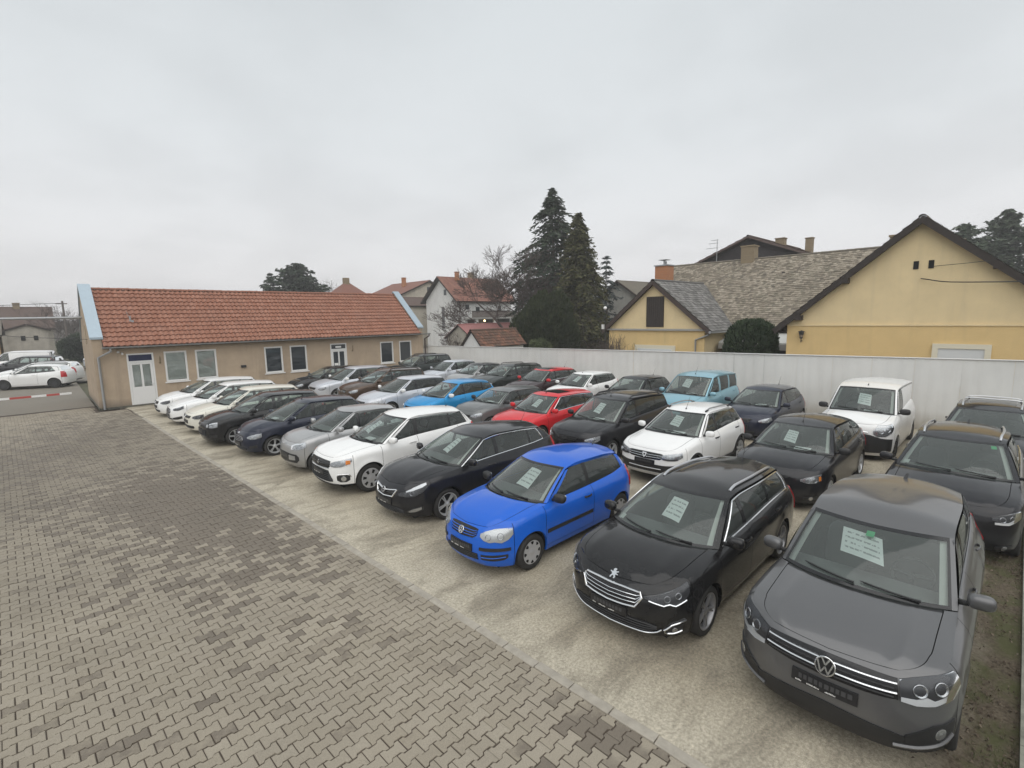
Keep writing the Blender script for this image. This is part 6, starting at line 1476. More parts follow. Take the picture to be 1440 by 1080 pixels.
SPEC = {}
SPEC['grey_suv'] = mk(1.81, 4.43, 1.69, 2.604, .90, 'suv', paint=P_GREY, r=.345, wheel='a5t', zn=.93, zc=1.14, za=1.085, hr=.020, hrw=.055, hc=.03, crease=(.86, .05, .012), ant='fin', zco=.955, bw=.17, corner=.85, lip=.27, ss=.028, roof=[(-3.10, 1.60), (-2.2, 1.672), (-1.45, 1.68), (-.98, 1.56)],
    yr=(.665, .665, .60), crown=.065, mirror=P_GREY, face=[
    ('head', [(.54, .745, .905), (.66, .725, .93), (.80, .735, .95), (.95, .79, .965), (1.06, .87, .97)], [(.69, .845, .066), (.86, .87, .070)], M_LAMPDARK, None),
    ('patch', 'lamp_strip', M_STRIP, [(.55, .742, .775), (.66, .725, .775), (.74, .728, .80), (.80, .735, .775), (.95, .79, .825), (1.05, .865, .885)], .012, True),
    ('grille', [(-.53, .745, .905), (-.30, .725, .908), (0, .72, .910), (.30, .725, .908), (.53, .745, .905)], 0, M_CHROME, .006, .012),
    ('line', 'grille_bar', M_CHROME, [(-.52, .873), (-.3, .866), (0, .863), (.3, .866), (.52, .873)], .011, False), ('line', 'grille_bar', M_CHROME, [(-.52, .798), (-.3, .786), (0, .782), (.3, .786), (.52, .798)], .011, False),
    ('line', 'grille_slat', M_BLACK, [(-.5, .835), (0, .825), (.5, .835)], .008, False), ('line', 'grille_slat', M_BLACK, [(-.5, .765), (0, .750), (.5, .765)], .008, False), ('emblem', 'vw', 0, .815, .085, .018), ('plate', .625, True),
    ('patch', 'lower_bumper', M_BLACK, [(-.98, .29, .40), (-.72, .265, .40), (-.5, .26, .45), (0, .26, .49), (.5, .26, .45), (.72, .265, .40), (.98, .29, .40)], .010, False),
    ('patch', 'fog_recess', M_BLACK, [(.60, .36, .45), (.80, .36, .56), (1.04, .42, .57)], .012, True), ('fog', .87, .475, .055, M_BLACK),
    ('line', 'bumper_blade', P_GREY, [(.52, .33), (.70, .34), (.90, .385), (1.02, .44)], .020, True)])
SPEC['black_estate'] = mk(1.80, 4.585, 1.47, 2.73, .88, 'estate', paint=P_BLACK, r=.315, wheel='a5td', zn=.745, zc=.985, za=.945, hr=.012, hc=.045, trim='full', rails=(M_RAIL, .86, .10, .93, .030), ant='rear', antl=.30, bw=.20, fs=.02,
    zco=.80, zfm=.89, yr=(.60, .63, .55), roof=[(-3.42, 1.36), (-2.3, 1.45), (-1.6, 1.465), (-1.08, 1.385)], xbr=-3.40, zbr=1.02, belt=[(-1.4, .985), (-2.7, 1.03)],
    win=[(-.55, -1.30, -1.30, -1.33), (-1.40, -1.43, -2.28, -2.32), (-2.36, -2.40, -3.22, -3.18)], crease=(.80, .06, .012), mirror=P_BLACK, drl=[(.52, .640), (.70, .600), (.76, .625), (.83, .60), (.98, .66)],
    face=[('head', [(.46, .655, .675), (.62, .615, .715), (.80, .595, .765), (.95, .64, .815), (1.04, .73, .845)], [(.74, .672, .045), (.88, .71, .045)], M_LAMPDARK, None),
    ('grille', [(-.43, .655, .69), (-.36, .545, .70), (-.18, .525, .695), (0, .52, .69), (.18, .525, .695), (.36, .545, .70), (.43, .655, .69)], 3, M_CHROME, .008, .008),
    ('line', 'grille_surround', M_CHROME, [(-.36, .535), (-.44, .66), (-.41, .70), (-.2, .705), (0, .70), (.2, .705), (.41, .70), (.44, .66), (.36, .535), (.18, .515), (0, .51), (-.18, .515), (-.36, .535)], .015, False),
    ('hood_emblem', 'lion', .055, .062), ('plate', .43, True),
    ('lattice', [(-.62, .30, .34), (-.5, .25, .385), (0, .235, .40), (.5, .25, .385), (.62, .30, .34)], 4, .006),
    ('line', 'bumper_strip', M_CHROME, [(-.80, .44), (-.70, .29), (-.5, .225), (0, .205), (.5, .225), (.62, .25), (.68, .30)], .010, False),
    ('line', 'fog_surround', M_CHROME, [(.98, .41), (.80, .375), (.71, .29), (.73, .245), (.84, .245), (.94, .275)], .012, True), ('patch', 'fog_recess', M_BLACK, [(.74, .26, .31), (.82, .26, .355), (.96, .29, .36)], .004, True), ('fog', .84, .295, .035, M_BLACK)])
SPEC['blue_hatch'] = mk(1.65, 3.916, 1.467, 2.46, .80, 'hatch', paint=P_BLUE, r=.293, wheel='ccover', zn=.765, zc=1.0, za=.95, mirror=M_BLACK, handle=M_BLACK, strip=(.50, .56), doors=[-.32, -1.60], bw=.20, corner=1.0,
    win=[(-.56, -1.22, -1.52, -1.50), (-1.60, -1.59, -2.66, -2.56)], zco=.80, fs=.015, hr=.012, hc=.05, antl=.18, ant='rear', zbr=1.05, belt=[(-1.2, .96), (-2.3, 1.0)], roof=[(-2.78, 1.36), (-2.1, 1.45), (-1.5, 1.467), (-.98, 1.385)], yr=(.55, .58, .53),
    pillar=M_BLACK, crease=(.86, .03, .01), face=[
    ('head', [(.40, .66, .705), (.47, .612, .735), (.57, .588, .762), (.65, .602, .78), (.76, .590, .792), (.87, .635, .80), (.95, .705, .80)], [(.545, .665, .056), (.745, .685, .066)], plain('lamp_reflector_bright', (.52, .53, .53), .25, .55), None),
    ('grille', [(-.33, .665, .745), (-.26, .615, .752), (0, .60, .755), (.26, .615, .752), (.33, .665, .745)], 3, P_BLUE, .006, .008), ('emblem', 'vw', 0, .68, .062, .014), ('plate', .46, True),
    ('patch', 'bumper_strip', M_BLACK, [(.40, .455, .50), (.62, .455, .503), (.90, .46, .505)], .016, True),
    ('lattice', [(-.36, .285, .39), (0, .275, .39), (.36, .285, .39)], 4, .008),
    ('patch', 'bumper_intake', M_BLACK, [(.42, .30, .385), (.62, .29, .39), (.80, .31, .40), (.86, .345, .40)], .006, True),
    ('line', 'intake_bar', P_BLUE, [(.43, .345), (.62, .342), (.82, .365)], .007, True)])
SPEC['black_hatch'] = mk(1.81, 4.419, 1.51, 2.685, .92, 'hatch', paint=P_BLACK2, r=.315, wheel='a5t', trim='full', zn=.765, zc=1.02, za=.965, hr=.014, hc=.05, bw=.22, fs=.02, ant='rear', zco=.815, zfm=.91, crease=(.84, .05, .012),
    roof=[(-3.05, 1.39), (-2.2, 1.49), (-1.6, 1.51), (-1.06, 1.425)], win=[(-.40, -1.20, -1.36, -1.38), (-1.45, -1.47, -2.42, -2.44), (-2.48, -2.50, -2.90, -2.80)], yr=(.60, .625, .55), zbr=1.10,
    face=[('head', [(.45, .60, .645), (.60, .585, .70), (.78, .60, .77), (.95, .68, .83), (1.06, .77, .85)], [(.74, .665, .055), (.60, .635, .035)], M_LAMPDARK, None),
    ('patch', 'lamp_strip', M_STRIP, [(.62, .68, .70), (.78, .72, .772), (.95, .775, .83), (1.04, .82, .85)], .013, True),
    ('grille', [(-.38, .66, .69), (-.28, .565, .695), (0, .545, .685), (.28, .565, .695), (.38, .66, .69)], 1, M_BLACK, .008, .008),
    ('line', 'grille_surround', M_CHROME, [(-.38, .70), (-.28, .56), (0, .535), (.28, .56), (.38, .70)], .016, False), ('line', 'grille_bar', M_CHROME, [(-.38, .70), (-.15, .665), (0, .645), (.15, .665), (.38, .70)], .018, False),
    ('emblem', 'blitz', 0, .655, .058, .030), ('plate', .45, True), ('lattice', [(-.56, .26, .33), (-.4, .25, .38), (.4, .25, .38), (.56, .26, .33)], 4, .006),
    ('patch', 'fog_recess', M_BLACK, [(.62, .27, .31), (.76, .27, .375), (.96, .33, .41)], .004, True), ('patch', 'fog_light', M_LAMP, [(.66, .285, .315), (.78, .295, .365), (.92, .345, .395)], .012, True)])
SPEC['white_crossover'] = mk(1.77, 4.295, 1.615, 2.67, .86, 'suv', paint=P_WHITE, r=.335, wheel='ccover7', zn=.875, zc=1.09, za=1.03, lip=.30, bw=.15, corner=.8, zco=.895, hc=.04, hr=.018, flare=.024, ant='rear', antl=.08,
    roof=[(-2.95, 1.52), (-2.1, 1.60), (-1.5, 1.615), (-1.06, 1.535)], zbr=1.16, pillar=M_BLACK, yr=(.62, .64, .58), crease=(.90, .08, .014), face=[
    ('head', [(.50, .715, .78), (.62, .70, .825), (.80, .715, .86), (.94, .76, .885), (1.04, .82, .895)], [(.64, .765, .045), (.78, .79, .05)], M_LAMP, (.90, 1.0, .765, .85)),
    ('grille', [(-.48, .70, .815), (-.42, .655, .825), (0, .65, .83), (.42, .655, .825), (.48, .70, .815)], 1, M_BLACK, .008, .009), ('line', 'grille_bar', M_CHROME, [(-.46, .66), (0, .645), (.46, .66)], .010, False), ('emblem', 'diamonds', 0, .745, .066, .02),
    ('lattice', [(-.56, .36, .42), (-.44, .345, .61), (0, .34, .62), (.44, .345, .61), (.56, .36, .42)], 6, .008), ('plate', .545, True),
    ('patch', 'lower_bumper', M_BLACK, [(-.7, .265, .305), (0, .255, .31), (.7, .265, .305)], .010, False),
    ('patch', 'fog_recess', M_BLACK, [(.68, .40, .50), (.76, .36, .53), (.90, .36, .53), (.98, .40, .50)], .006, True), ('fog', .84, .44, .06, M_BLACK), ('line', 'fog_surround', M_CHROME, [(.70, .54), (.96, .54), (1.0, .47)], .009, True)])
SPEC['silver_city'] = mk(1.64, 3.54, 1.48, 2.42, .60, 'hatch', paint=P_SILVER, r=.285, wheel='ccover', zn=.80, zc=1.02, za=.98, doors=[-.30, -1.30, -2.32], bw=.13, corner=.75, ant='rear', antl=.12,
    face=[('head', [(.40, .66, .76), (.52, .645, .80), (.70, .66, .83), (.86, .72, .85)], [(.56, .73, .055), (.70, .75, .05)], M_LAMP, None), ('emblem', 'chevrons', 0, .765, .055, .006), ('line', 'grille_bar', M_CHROME, [(-.40, .735), (-.06, .748)], .009, False), ('line', 'grille_bar', M_CHROME, [(.06, .748), (.40, .735)], .009, False),
    ('patch', 'lower_bumper', M_BLACK, [(-.66, .38, .46), (-.58, .31, .53), (0, .29, .55), (.58, .31, .53), (.66, .38, .46)], .006, False), ('patch', 'bumper_insert', P_SILVER, [(.28, .37, .50), (.54, .38, .49)], .014, True), ('plate', .47, False), ('fog', .46, .43, .04, M_BLACK)])
SPEC['navy_hatch'] = mk(1.72, 3.97, 1.49, 2.49, .80, 'hatch', paint=P_NAVY, r=.30, wheel='a5t', xc=.02, xa=-.36, ant='front', zn=.76, bw=.22, fs=.03,
    face=face(.74, 1.0, low=(.42, .24, .33)) [0:1] + [('grille', [(-.40, .53, .56), (-.34, .47, .66), (0, .46, .68), (.34, .47, .66), (.40, .53, .56)], 4, M_ALLOYDARK, .008, .008), ('emblem', 'oval', 0, .715, .06, .006), ('plate', .40, True), ('lattice', [(-.5, .25, .30), (0, .24, .33), (.5, .25, .30)], 3, .006), ('patch', 'fog_recess', M_BLACK, [(.62, .30, .36), (.86, .32, .40)], .006, True)])
SPEC['black_compact'] = mk(1.735, 4.04, 1.517, 2.525, .82, 'hatch', paint=P_BLACK, r=.305, wheel='a5', bw=.16, ant=None, zn=.80,
    face=[('patch', 'lamp_housing', M_GLOSSBLACK, [(.44, .63, .76), (.60, .63, .79), (.88, .66, .82)], .006, True), ('head', [(.62, .65, .77), (.74, .645, .80), (.90, .67, .815)], [(.72, .725, .055)], M_LAMP, None), ('fog', .52, .70, .055, M_BLACK),
    ('grille', [(-.40, .64, .73), (0, .63, .74), (.40, .64, .73)], 2, M_BLACK, .006, .008), ('emblem', 'bow', 0, .685, .075, .02), ('lattice', [(-.44, .38, .57), (0, .37, .58), (.44, .38, .57)], 6, .006), ('plate', .50, False), ('patch', 'fog_recess', M_BLACK, [(.60, .30, .40), (.86, .33, .42)], .006, True)])
SPEC['cream_hatch'] = mk(1.78, 4.20, 1.48, 2.578, .86, 'hatch', paint=P_CREAM, r=.315, wheel='ccover', bw=.18, ant=None,
    face=face(.765, 1.0, hm=M_LAMPDARK, g=(.46, -.16, -.07), low=(.55, .24, .35), fog=False) + [('emblem', 'vw', 0, .655, .06, .014)])
SPEC['white_oval'] = mk(1.80, 4.30, 1.47, 2.65, .88, 'hatch', paint=P_WHITE, r=.31, wheel='a5', bw=.22, fs=.02, ant=None, face=[
    ('head', [(.46, .635, .66), (.62, .61, .70), (.80, .62, .75), (.98, .69, .80)], [(.70, .66, .04), (.82, .68, .04)], M_LAMPDARK, None), ('grille', [(-.34, .54, .58), (-.26, .48, .66), (0, .47, .68), (.26, .48, .66), (.34, .54, .58)], 4, M_ALLOYDARK, .008, .008), ('emblem', 'oval', 0, .71, .055, .006), ('plate', .40, False),
    ('patch', 'bumper_intake', M_BLACK, [(.46, .26, .32), (.70, .26, .37), (.90, .31, .40)], .006, True), ('lattice', [(-.4, .24, .31), (.4, .24, .31)], 3, .006)])
SPEC['white_end'] = mk(1.78, 4.25, 1.46, 2.6, .86, 'hatch', paint=P_WHITE, r=.31, wheel='a5', bw=.2, fs=.02, ant=None, face=face(.75, .98, hm=M_LAMPDARK, fog=False) + [('emblem', 'ring', 0, .635, .05, .014)])
SPEC['dark_suv_rails'] = mk(1.87, 4.28, 1.66, 2.64, .90, 'suv', paint=P_BLACK2, r=.345, wheel='a5t', rails=(M_RAIL, .86, .06, .93, .05), trim='low', ant='fin', zn=.90, face=face(.89, 1.02, hm=M_LAMPDARK) + [('patch', 'lamp_strip', M_STRIP, [(.62, .69, .72), (.8, .685, .725), (1.0, .76, .81)], .014, True)])
SPEC['black_saloon_hatch'] = mk(1.84, 4.342, 1.50, 2.64, .86, 'hatch', paint=P_BLACK2, r=.315, wheel='a5t', ant='front', antl=.34, zn=.80, zc=1.02, roof=[(-2.98, 1.38), (-2.1, 1.485), (-1.5, 1.50), (-1.0, 1.42)], mirror=M_BLACK,
    face=face(.785, 1.0, amber=True, hm=M_LAMP, g=(.36, -.15, -.07)) + [('emblem', 'oval', 0, .68, .07, .02)])
SPEC['white_stepway'] = mk(1.735, 4.08, 1.57, 2.589, .84, 'hatch', paint=P_WHITE, r=.325, wheel='a5', sill=.27, zn=.845, zc=1.07, za=1.02, lip=.26, bw=.13, corner=.8, clad=.07, rails=(M_ALLOYDARK, .88, .06, .90, .05), rail_feet=True, ant='front', antl=.34, mirror=P_WHITE, handle=M_BLACK, xa=-.40, xc=-.08,
    roof=[(-2.80, 1.48), (-2.0, 1.565), (-1.4, 1.57), (-.98, 1.485)], zbr=1.10, dblack=False, face=[
    ('head', [(.44, .675, .775), (.56, .66, .80), (.74, .67, .825), (.92, .73, .85)], [(.56, .735, .05), (.70, .75, .055)], M_LAMP, None), ('patch', 'lamp_strip', M_LAMPDARK, [(.46, .67, .70), (.62, .665, .69), (.80, .68, .71)], .014, True),
    ('grille', [(-.44, .69, .785), (-.38, .655, .795), (0, .64, .80), (.38, .655, .795), (.44, .69, .785)], 2, M_CHROME, .008, .010), ('emblem', 'shield', 0, .73, .075, .024), ('plate', .575, False),
    ('patch', 'lower_bumper', M_BLACK, [(-.92, .30, .50), (-.70, .28, .55), (-.50, .28, .535), (0, .28, .53), (.50, .28, .535), (.70, .28, .55), (.92, .30, .50)], .010, False), ('patch', 'skid_plate', M_ALLOY, [(-.5, .275, .345), (0, .27, .35), (.5, .275, .345)], .020, False),
    ('line', 'grille_bar', M_ALLOY, [(-.42, .44), (0, .435), (.42, .44)], .012, False), ('fog', .72, .42, .045, M_BLACK)])
SPEC['black_mpv'] = mk(1.80, 4.47, 1.64, 2.70, .88, 'mpv', paint=P_BLACK2, r=.32, wheel='a5', rails=(M_BLACK, .88, .08, .93, .045), mirror=P_BLACK2, ant='front', antl=.05, side_glass=[M_GLASSSIDE, M_PRIVACY, M_PRIVACY], face=face(.84, 1.0, hm=M_LAMP))
SPEC['red_hatch'] = mk(1.79, 4.35, 1.46, 2.64, .89, 'hatch', paint=P_RED, r=.315, wheel='a5', trim='full', sunroof=(.14, .46), bw=.2, ant='front', antl=.1, face=face(.75, 1.0))
SPEC['grey_mini'] = mk(1.68, 3.70, 1.41, 2.467, .62, 'hatch', paint=P_MINIGREY, roof_paint=P_MINIGREY, r=.30, wheel='a5', zn=.80, zc=1.0, za=.96, xc=-.26, xa=-.52, doors=[-.42, -1.55], win=[(-.60, -1.08, -1.48, -1.44), (-1.55, -1.51, -2.70, -2.62)], dblack=True, mirror=M_BLACK, trim='low', ant='rear', antl=.2,
    roof=[(-2.82, 1.32), (-2.0, 1.40), (-1.4, 1.41), (-.98, 1.33)], yr=(.57, .585, .56), face=face(.80, .84, hm=M_LAMP, g=(.40, -.2, -.1)))
SPEC['skyblue_hatch'] = mk(1.73, 3.94, 1.52, 2.466, .80, 'hatch', paint=P_SKY, r=.305, wheel='a5', mirror=P_WHITE, xc=.05, xa=-.34, ant=None, roof=[(-2.8, 1.38), (-2.0, 1.50), (-1.45, 1.52), (-.98, 1.44)], face=face(.78, .96))
SPEC['silver_hatch'] = mk(1.81, 4.28, 1.50, 2.61, .95, 'hatch', paint=P_SILVERW, r=.315, wheel='a5', xc=.0, xa=-.40, mirror=P_WHITE, side_glass=[M_GLASSSIDE, M_PRIVACY, M_PRIVACY], ant=None, bw=.24, fs=.03, face=face(.76, 1.02))
SPEC['brown_suv'] = mk(1.82, 4.31, 1.63, 2.673, .82, 'suv', paint=P_BROWN, r=.335, wheel='a5', rails=(M_BLACK, .88, .08, .92, .06), ant='front', antl=.3, face=face(.90, .98, bars=2, barm=M_CHROME) + [('emblem', 'shield', 0, .785, .07, .02)])
SPEC['silver_mpv'] = mk(1.83, 4.40, 1.58, 2.70, .90, 'mpv', paint=P_SILVERW, r=.315, wheel='a5', mirror=P_WHITE, ant=None, face=face(.80, 1.0))
SPEC['black_end'] = mk(1.80, 4.35, 1.46, 2.65, .88, 'hatch', paint=P_BLACK, r=.315, wheel='a5', ant=None, face=face(.75, 1.0))
SPEC['dark_suv_bars'] = mk(1.85, 4.60, 1.63, 2.70, .90, 'suv', paint=P_BLACK2, r=.345, wheel='a5', rails=(M_RAIL, .84, .06, .93, .055), bars=(.50, .86), ant=None, sunroof=(.12, .88), face=face(.92, 1.0))
SPEC['white_van'] = mk(1.83, 4.39, 1.86, 2.755, .91, 'van', paint=P_WHITE, r=.31, wheel='csteel', van=True, zn=.98, zc=1.20, za=1.12, mirror=M_BLACK, handle=M_BLACK, pillar=M_BLACK, doors=[-.16, -1.40], xc=.10, xa=-.30,
    win=[(-.42, -.98, -1.30, -1.26)], yr=(.70, .74, .73), crown=.05, cf=.12, ant='front', antl=.06, roof=[(-3.36, 1.80), (-2.2, 1.85), (-1.5, 1.86), (-.78, 1.775)], xbr=-3.36, zbr=1.25, hc=.05, bw=.16, corner=.8, msz=1.12,
    face=[('head', [(.52, .76, .86), (.62, .70, .98), (.80, .70, 1.05), (.96, .78, 1.08), (1.06, .90, 1.06)], [(.70, .84, .075), (.88, .88, .075)], M_LAMP, None),
    ('patch', 'lower_bumper', M_BLACK, [(-1.05, .30, .62), (-.70, .27, .66), (-.45, .26, .74), (0, .26, .76), (.45, .26, .74), (.70, .27, .66), (1.05, .30, .62)], .014, False), ('line', 'grille_bar', M_CHROME, [(-.4, .80), (0, .815), (.4, .80)], .02, False), ('plate', .5, False)])
SPEC['navy_hatch_back'] = mk(1.75, 4.03, 1.47, 2.54, .80, 'hatch', paint=P_NAVY, r=.305, wheel='a5', bw=.2, ant='rear', antl=.32, face=face(.775, 1.0) )
SPEC['pale_blue_van'] = mk(1.83, 4.21, 1.82, 2.70, .86, 'van', paint=P_LIGHTBLUE, r=.315, wheel='a5', zn=.92, zc=1.16, za=1.10, mirror=P_LIGHTBLUE, ant='front', antl=.34, yr=(.70, .72, .69), crown=.07, roof=[(-3.06, 1.74), (-2.1, 1.81), (-1.5, 1.82), (-.86, 1.72)], xbr=-3.10, zbr=1.18,
    win=[(-.44, -1.06, -1.30, -1.26), (-1.44, -1.40, -2.10, -2.10), (-2.22, -2.22, -2.94, -2.86)], dblack=True, pillar=P_LIGHTBLUE, side_glass=[M_GLASSSIDE, M_PRIVACY, M_PRIVACY], face=face(.92, .98))
SPEC['black_back_hatch'] = mk(1.72, 4.0, 1.47, 2.5, .80, 'hatch', paint=P_BLACK2, r=.30, wheel='a5', ant='rear', antl=.3, face=face(.76, .98))
SPEC['white_back_hatch'] = mk(1.70, 3.95, 1.46, 2.49, .78, 'hatch', paint=P_WHITE, r=.30, wheel='a5', ant='front', antl=.1, mirror=P_WHITE, xc=.0, xa=-.36, face=face(.75, .98))
SPEC['red_black_hatch'] = mk(1.80, 4.24, 1.48, 2.65, .84, 'hatch', paint=P_MAROONBLACK, roof_paint=P_RED, r=.31, wheel='a5', ant='rear', antl=.34, mirror=P_RED, trim='low', sunroof=(.06, .42), face=face(.77, 1.0))
SPEC['dark_estate_rails'] = mk(1.77, 4.5, 1.55, 2.61, .88, 'estate', paint=P_GREEN, r=.315, wheel='a5', rails=(M_BLACK, .88, .08, .93, .06), ant=None, face=face(.82, 1.0))
SPEC['dark_roof_small'] = mk(1.68, 3.75, 1.47, 2.45, .70, 'hatch', paint=P_SILVER, roof_paint=P_BLACK, r=.29, wheel='a5', ant=None, face=face(.77, .92))
SPEC['silver_small'] = mk(1.70, 3.95, 1.50, 2.48, .78, 'hatch', paint=P_SILVERW, r=.30, wheel='a5', ant=None, face=face(.76, .95))
SPEC['green_suv'] = mk(1.80, 4.5, 1.78, 2.62, .86, 'suv', paint=P_GREEN, r=.35, wheel='a5', rails=(M_BLACK, .86, .08, .93, .05), ant=None, face=face(.95, 1.0))
SPEC['white_coupe'] = mk(1.74, 4.0, 1.49, 2.51, .82, 'hatch', paint=P_WHITE, r=.31, wheel='csteel', doors=[-.30, -1.70], win=[(-.56, -1.22, -1.56, -1.56), (-1.64, -1.64, -2.62, -2.36)], ant=None, zbr=1.06, bw=.2, fs=.02, face=face(.76, .98), belt=[(-1.2, .97), (-2.3, 1.03)])
SPEC['white_van_far'] = mk(1.9, 5.0, 1.95, 3.0, .95, 'van', paint=P_WHITE, r=.33, wheel='csteel', van=True, mirror=M_BLACK, doors=[-.2, -1.4], win=[(-.42, -.98, -1.30, -1.26)], zn=1.0, zc=1.22, za=1.16, ant=None, roof=[(-3.8, 1.88), (-2.4, 1.94), (-1.5, 1.95), (-.85, 1.84)], xbr=-3.85, face=face(.95, 1.0))
SPEC['white_estate_far'] = mk(1.80, 4.6, 1.50, 2.7, .9, 'estate', paint=P_WHITE, r=.31, wheel='a5', ant=None, rails=(M_BLACK, .86, .1, .93, .04), face=face(.77, 1.0))
SPEC['dark_suv_far'] = mk(1.85, 4.6, 1.72, 2.7, .9, 'suv', paint=P_BLACK2, r=.345, wheel='a5', ant=None, face=face(.92, 1.0))
SPEC['silver_van_far'] = mk(1.85, 4.5, 1.85, 2.75, .9, 'van', paint=P_SILVERW, r=.32, wheel='a5', mirror=M_BLACK, ant=None, face=face(.92, 1.0))
# ------------------------------------------------------------------ the cars, row by row (front axle position, label)
G1, G2, G3, G4 = 'cars in the front row of the lot', 'cars in the middle row of the lot', 'cars in the back row along the fence', 'vehicles parked beyond the office'
CARS = [
 ('grey_suv', 'suv', 'car', 'graphite grey SUV nearest the camera, round chrome emblem on its grille', G1, 5.70, 1.00, 0.2, 1),
 ('black_estate', 'estate_car', 'car', 'glossy black estate car with silver roof rails and chrome grille frame', G1, 5.65, 3.32, .4, 1),
 ('blue_hatch', 'hatchback', 'car', 'bright blue three door hatchback with black mirrors and side strips', G1, 5.30, 5.92, .3, 1),
 ('black_hatch', 'hatchback', 'car', 'black hatchback with chrome window frame, left of the bright blue hatchback', G1, 5.58, 8.56, -.5, 1),
 ('white_crossover', 'crossover', 'car', 'white crossover with black trapezoid grille and amber indicators in the front row', G1, 5.29, 11.13, -.1, 2),
 ('silver_city', 'city_car', 'car', 'small silver city car with black framed lower grille beside the white crossover', G1, 5.08, 13.45, 0, 0),
 ('navy_hatch', 'hatchback', 'car', 'dark navy hatchback with slim bright headlamps between silver and black cars', G1, 4.83, 16.05, 0, 3),
 ('black_compact', 'hatchback', 'car', 'black compact hatchback with bare round headlamps in the front row', G1, 4.40, 18.35, 0, 0),
 ('cream_hatch', 'hatchback', 'car', 'cream hatchback with dark headlamps between black compact and white cars', G1, 4.48, 20.75, 0, 0),
 ('white_oval', 'hatchback', 'car', 'white hatchback with oval mesh grille beside the cream hatchback', G1, 4.35, 23.15, 0, 0),
 ('white_end', 'hatchback', 'car', 'white hatchback last in the front row, nearest the office door', G1, 4.30, 25.6, 0, 0),
 ('dark_suv_rails', 'suv', 'car', 'black SUV with curved silver roof rails behind the grey SUV', G2, 11.10, .68, 0, 0),
 ('black_saloon_hatch', 'hatchback', 'car', 'black hatchback with clear headlamps and two papers behind its windscreen', G2, 11.40, 3.40, -.3, 2),
 ('white_stepway', 'hatchback', 'car', 'white raised hatchback with grey roof rails and black lower bumper', G2, 10.84, 5.96, -.4, 2),
 ('black_mpv', 'people_carrier', 'car', 'black people carrier with black roof rails behind the bright blue hatchback', G2, 10.9, 8.35, 0, 2),
 ('red_hatch', 'hatchback', 'car', 'red hatchback with dark sunroof and chrome window frame', G2, 10.9, 10.95, 0, 1),
 ('grey_mini', 'hatchback', 'car', 'small boxy grey three door car with upright windscreen beside the red hatchback', G2, 10.9, 13.2, 0, 3),
 ('skyblue_hatch', 'hatchback', 'car', 'sky blue rounded hatchback with white mirrors', G2, 10.6, 15.75, 0, 0),
 ('silver_hatch', 'hatchback', 'car', 'silver white hatchback left of the sky blue one', G2, 10.1, 18.45, 0, 0),
 ('brown_suv', 'suv', 'car', 'brown SUV with black roof rails in the middle row', G2, 10.55, 21.2, 0, 3),
 ('silver_mpv', 'people_carrier', 'car', 'silver people carrier between the brown SUV and the black car', G2, 10.4, 24.0, 0, 0),
 ('black_end', 'hatchback', 'car', 'black car last in the middle row, in front of the office windows', G2, 10.2, 26.4, 0, 0),
 ('dark_suv_bars', 'suv', 'car', 'black SUV with silver roof rails and two crossbars at the right edge', G3, 15.35, .42, 0, 0),
 ('white_van', 'panel_van', 'van', 'white panel van with black front bumper against the fence', G3, 16.35, 3.05, 0, 2),
 ('navy_hatch_back', 'hatchback', 'car', 'dark navy hatchback between the white van and the pale blue van', G3, 16.4, 6.0, 0, 3),
 ('pale_blue_van', 'passenger_van', 'van', 'pale blue passenger van with three side windows by the fence', G3, 16.3, 8.3, 0, 2),
 ('black_back_hatch', 'hatchback', 'car', 'black hatchback by the fence, left of the pale blue van', G3, 16.3, 10.95, 0, 0),
 ('white_back_hatch', 'hatchback', 'car', 'white hatchback by the fence between two dark cars', G3, 16.3, 13.6, 0, 1),
 ('red_black_hatch', 'hatchback', 'car', 'black hatchback with red mirrors and red roof by the fence', G3, 16.3, 16.05, 0, 0),
 ('dark_estate_rails', 'estate_car', 'car', 'dark grey green estate with black roof rails by the fence', G3, 16.2, 18.55, 0, 0),
 ('dark_roof_small', 'city_car', 'car', 'small silver car with a black roof by the fence', G3, 16.2, 20.9, 0, 0),
 ('silver_small', 'hatchback', 'car', 'silver white small car near the office end of the fence', G3, 16.2, 23.4, 0, 0),
 ('green_suv', 'suv', 'car', 'tall dark green grey SUV last in the back row beside the office', G3, 15.6, 25.9, 0, 0)]
SHEET_OF = []
for key, nm, cat, label, grp, x, y, jit, sheet in CARS:
    r_, c_ = build_car(SPEC[key], nm, label, grp, (x, y - (1.2 if False else 0)), math.pi + rad(jit), cat)
    SHEET_OF.append((key, label, r_, c_, sheet))
for key, nm, cat, label, x, y, deg in [
 ('white_coupe', 'hatchback', 'car', 'white three door hatchback side on beyond the boom barrier', -1.27, 44.5, 155), ('white_estate_far', 'estate_car', 'car', 'white estate partly hidden behind the side on white hatchback', -1.2, 47.4, 157),
 ('dark_suv_far', 'suv', 'car', 'dark SUV behind the two white cars at the far left', -1.9, 52.5, 158), ('white_van_far', 'panel_van', 'van', 'long white van behind the cars at the far left', -2.6, 57.0, 165), ('silver_van_far', 'van', 'van', 'silver van half hidden by the office gable', 3.9, 57.5, 250)]:
    build_car(SPEC[key], nm, label, G4, (x, y), rad(deg), cat)
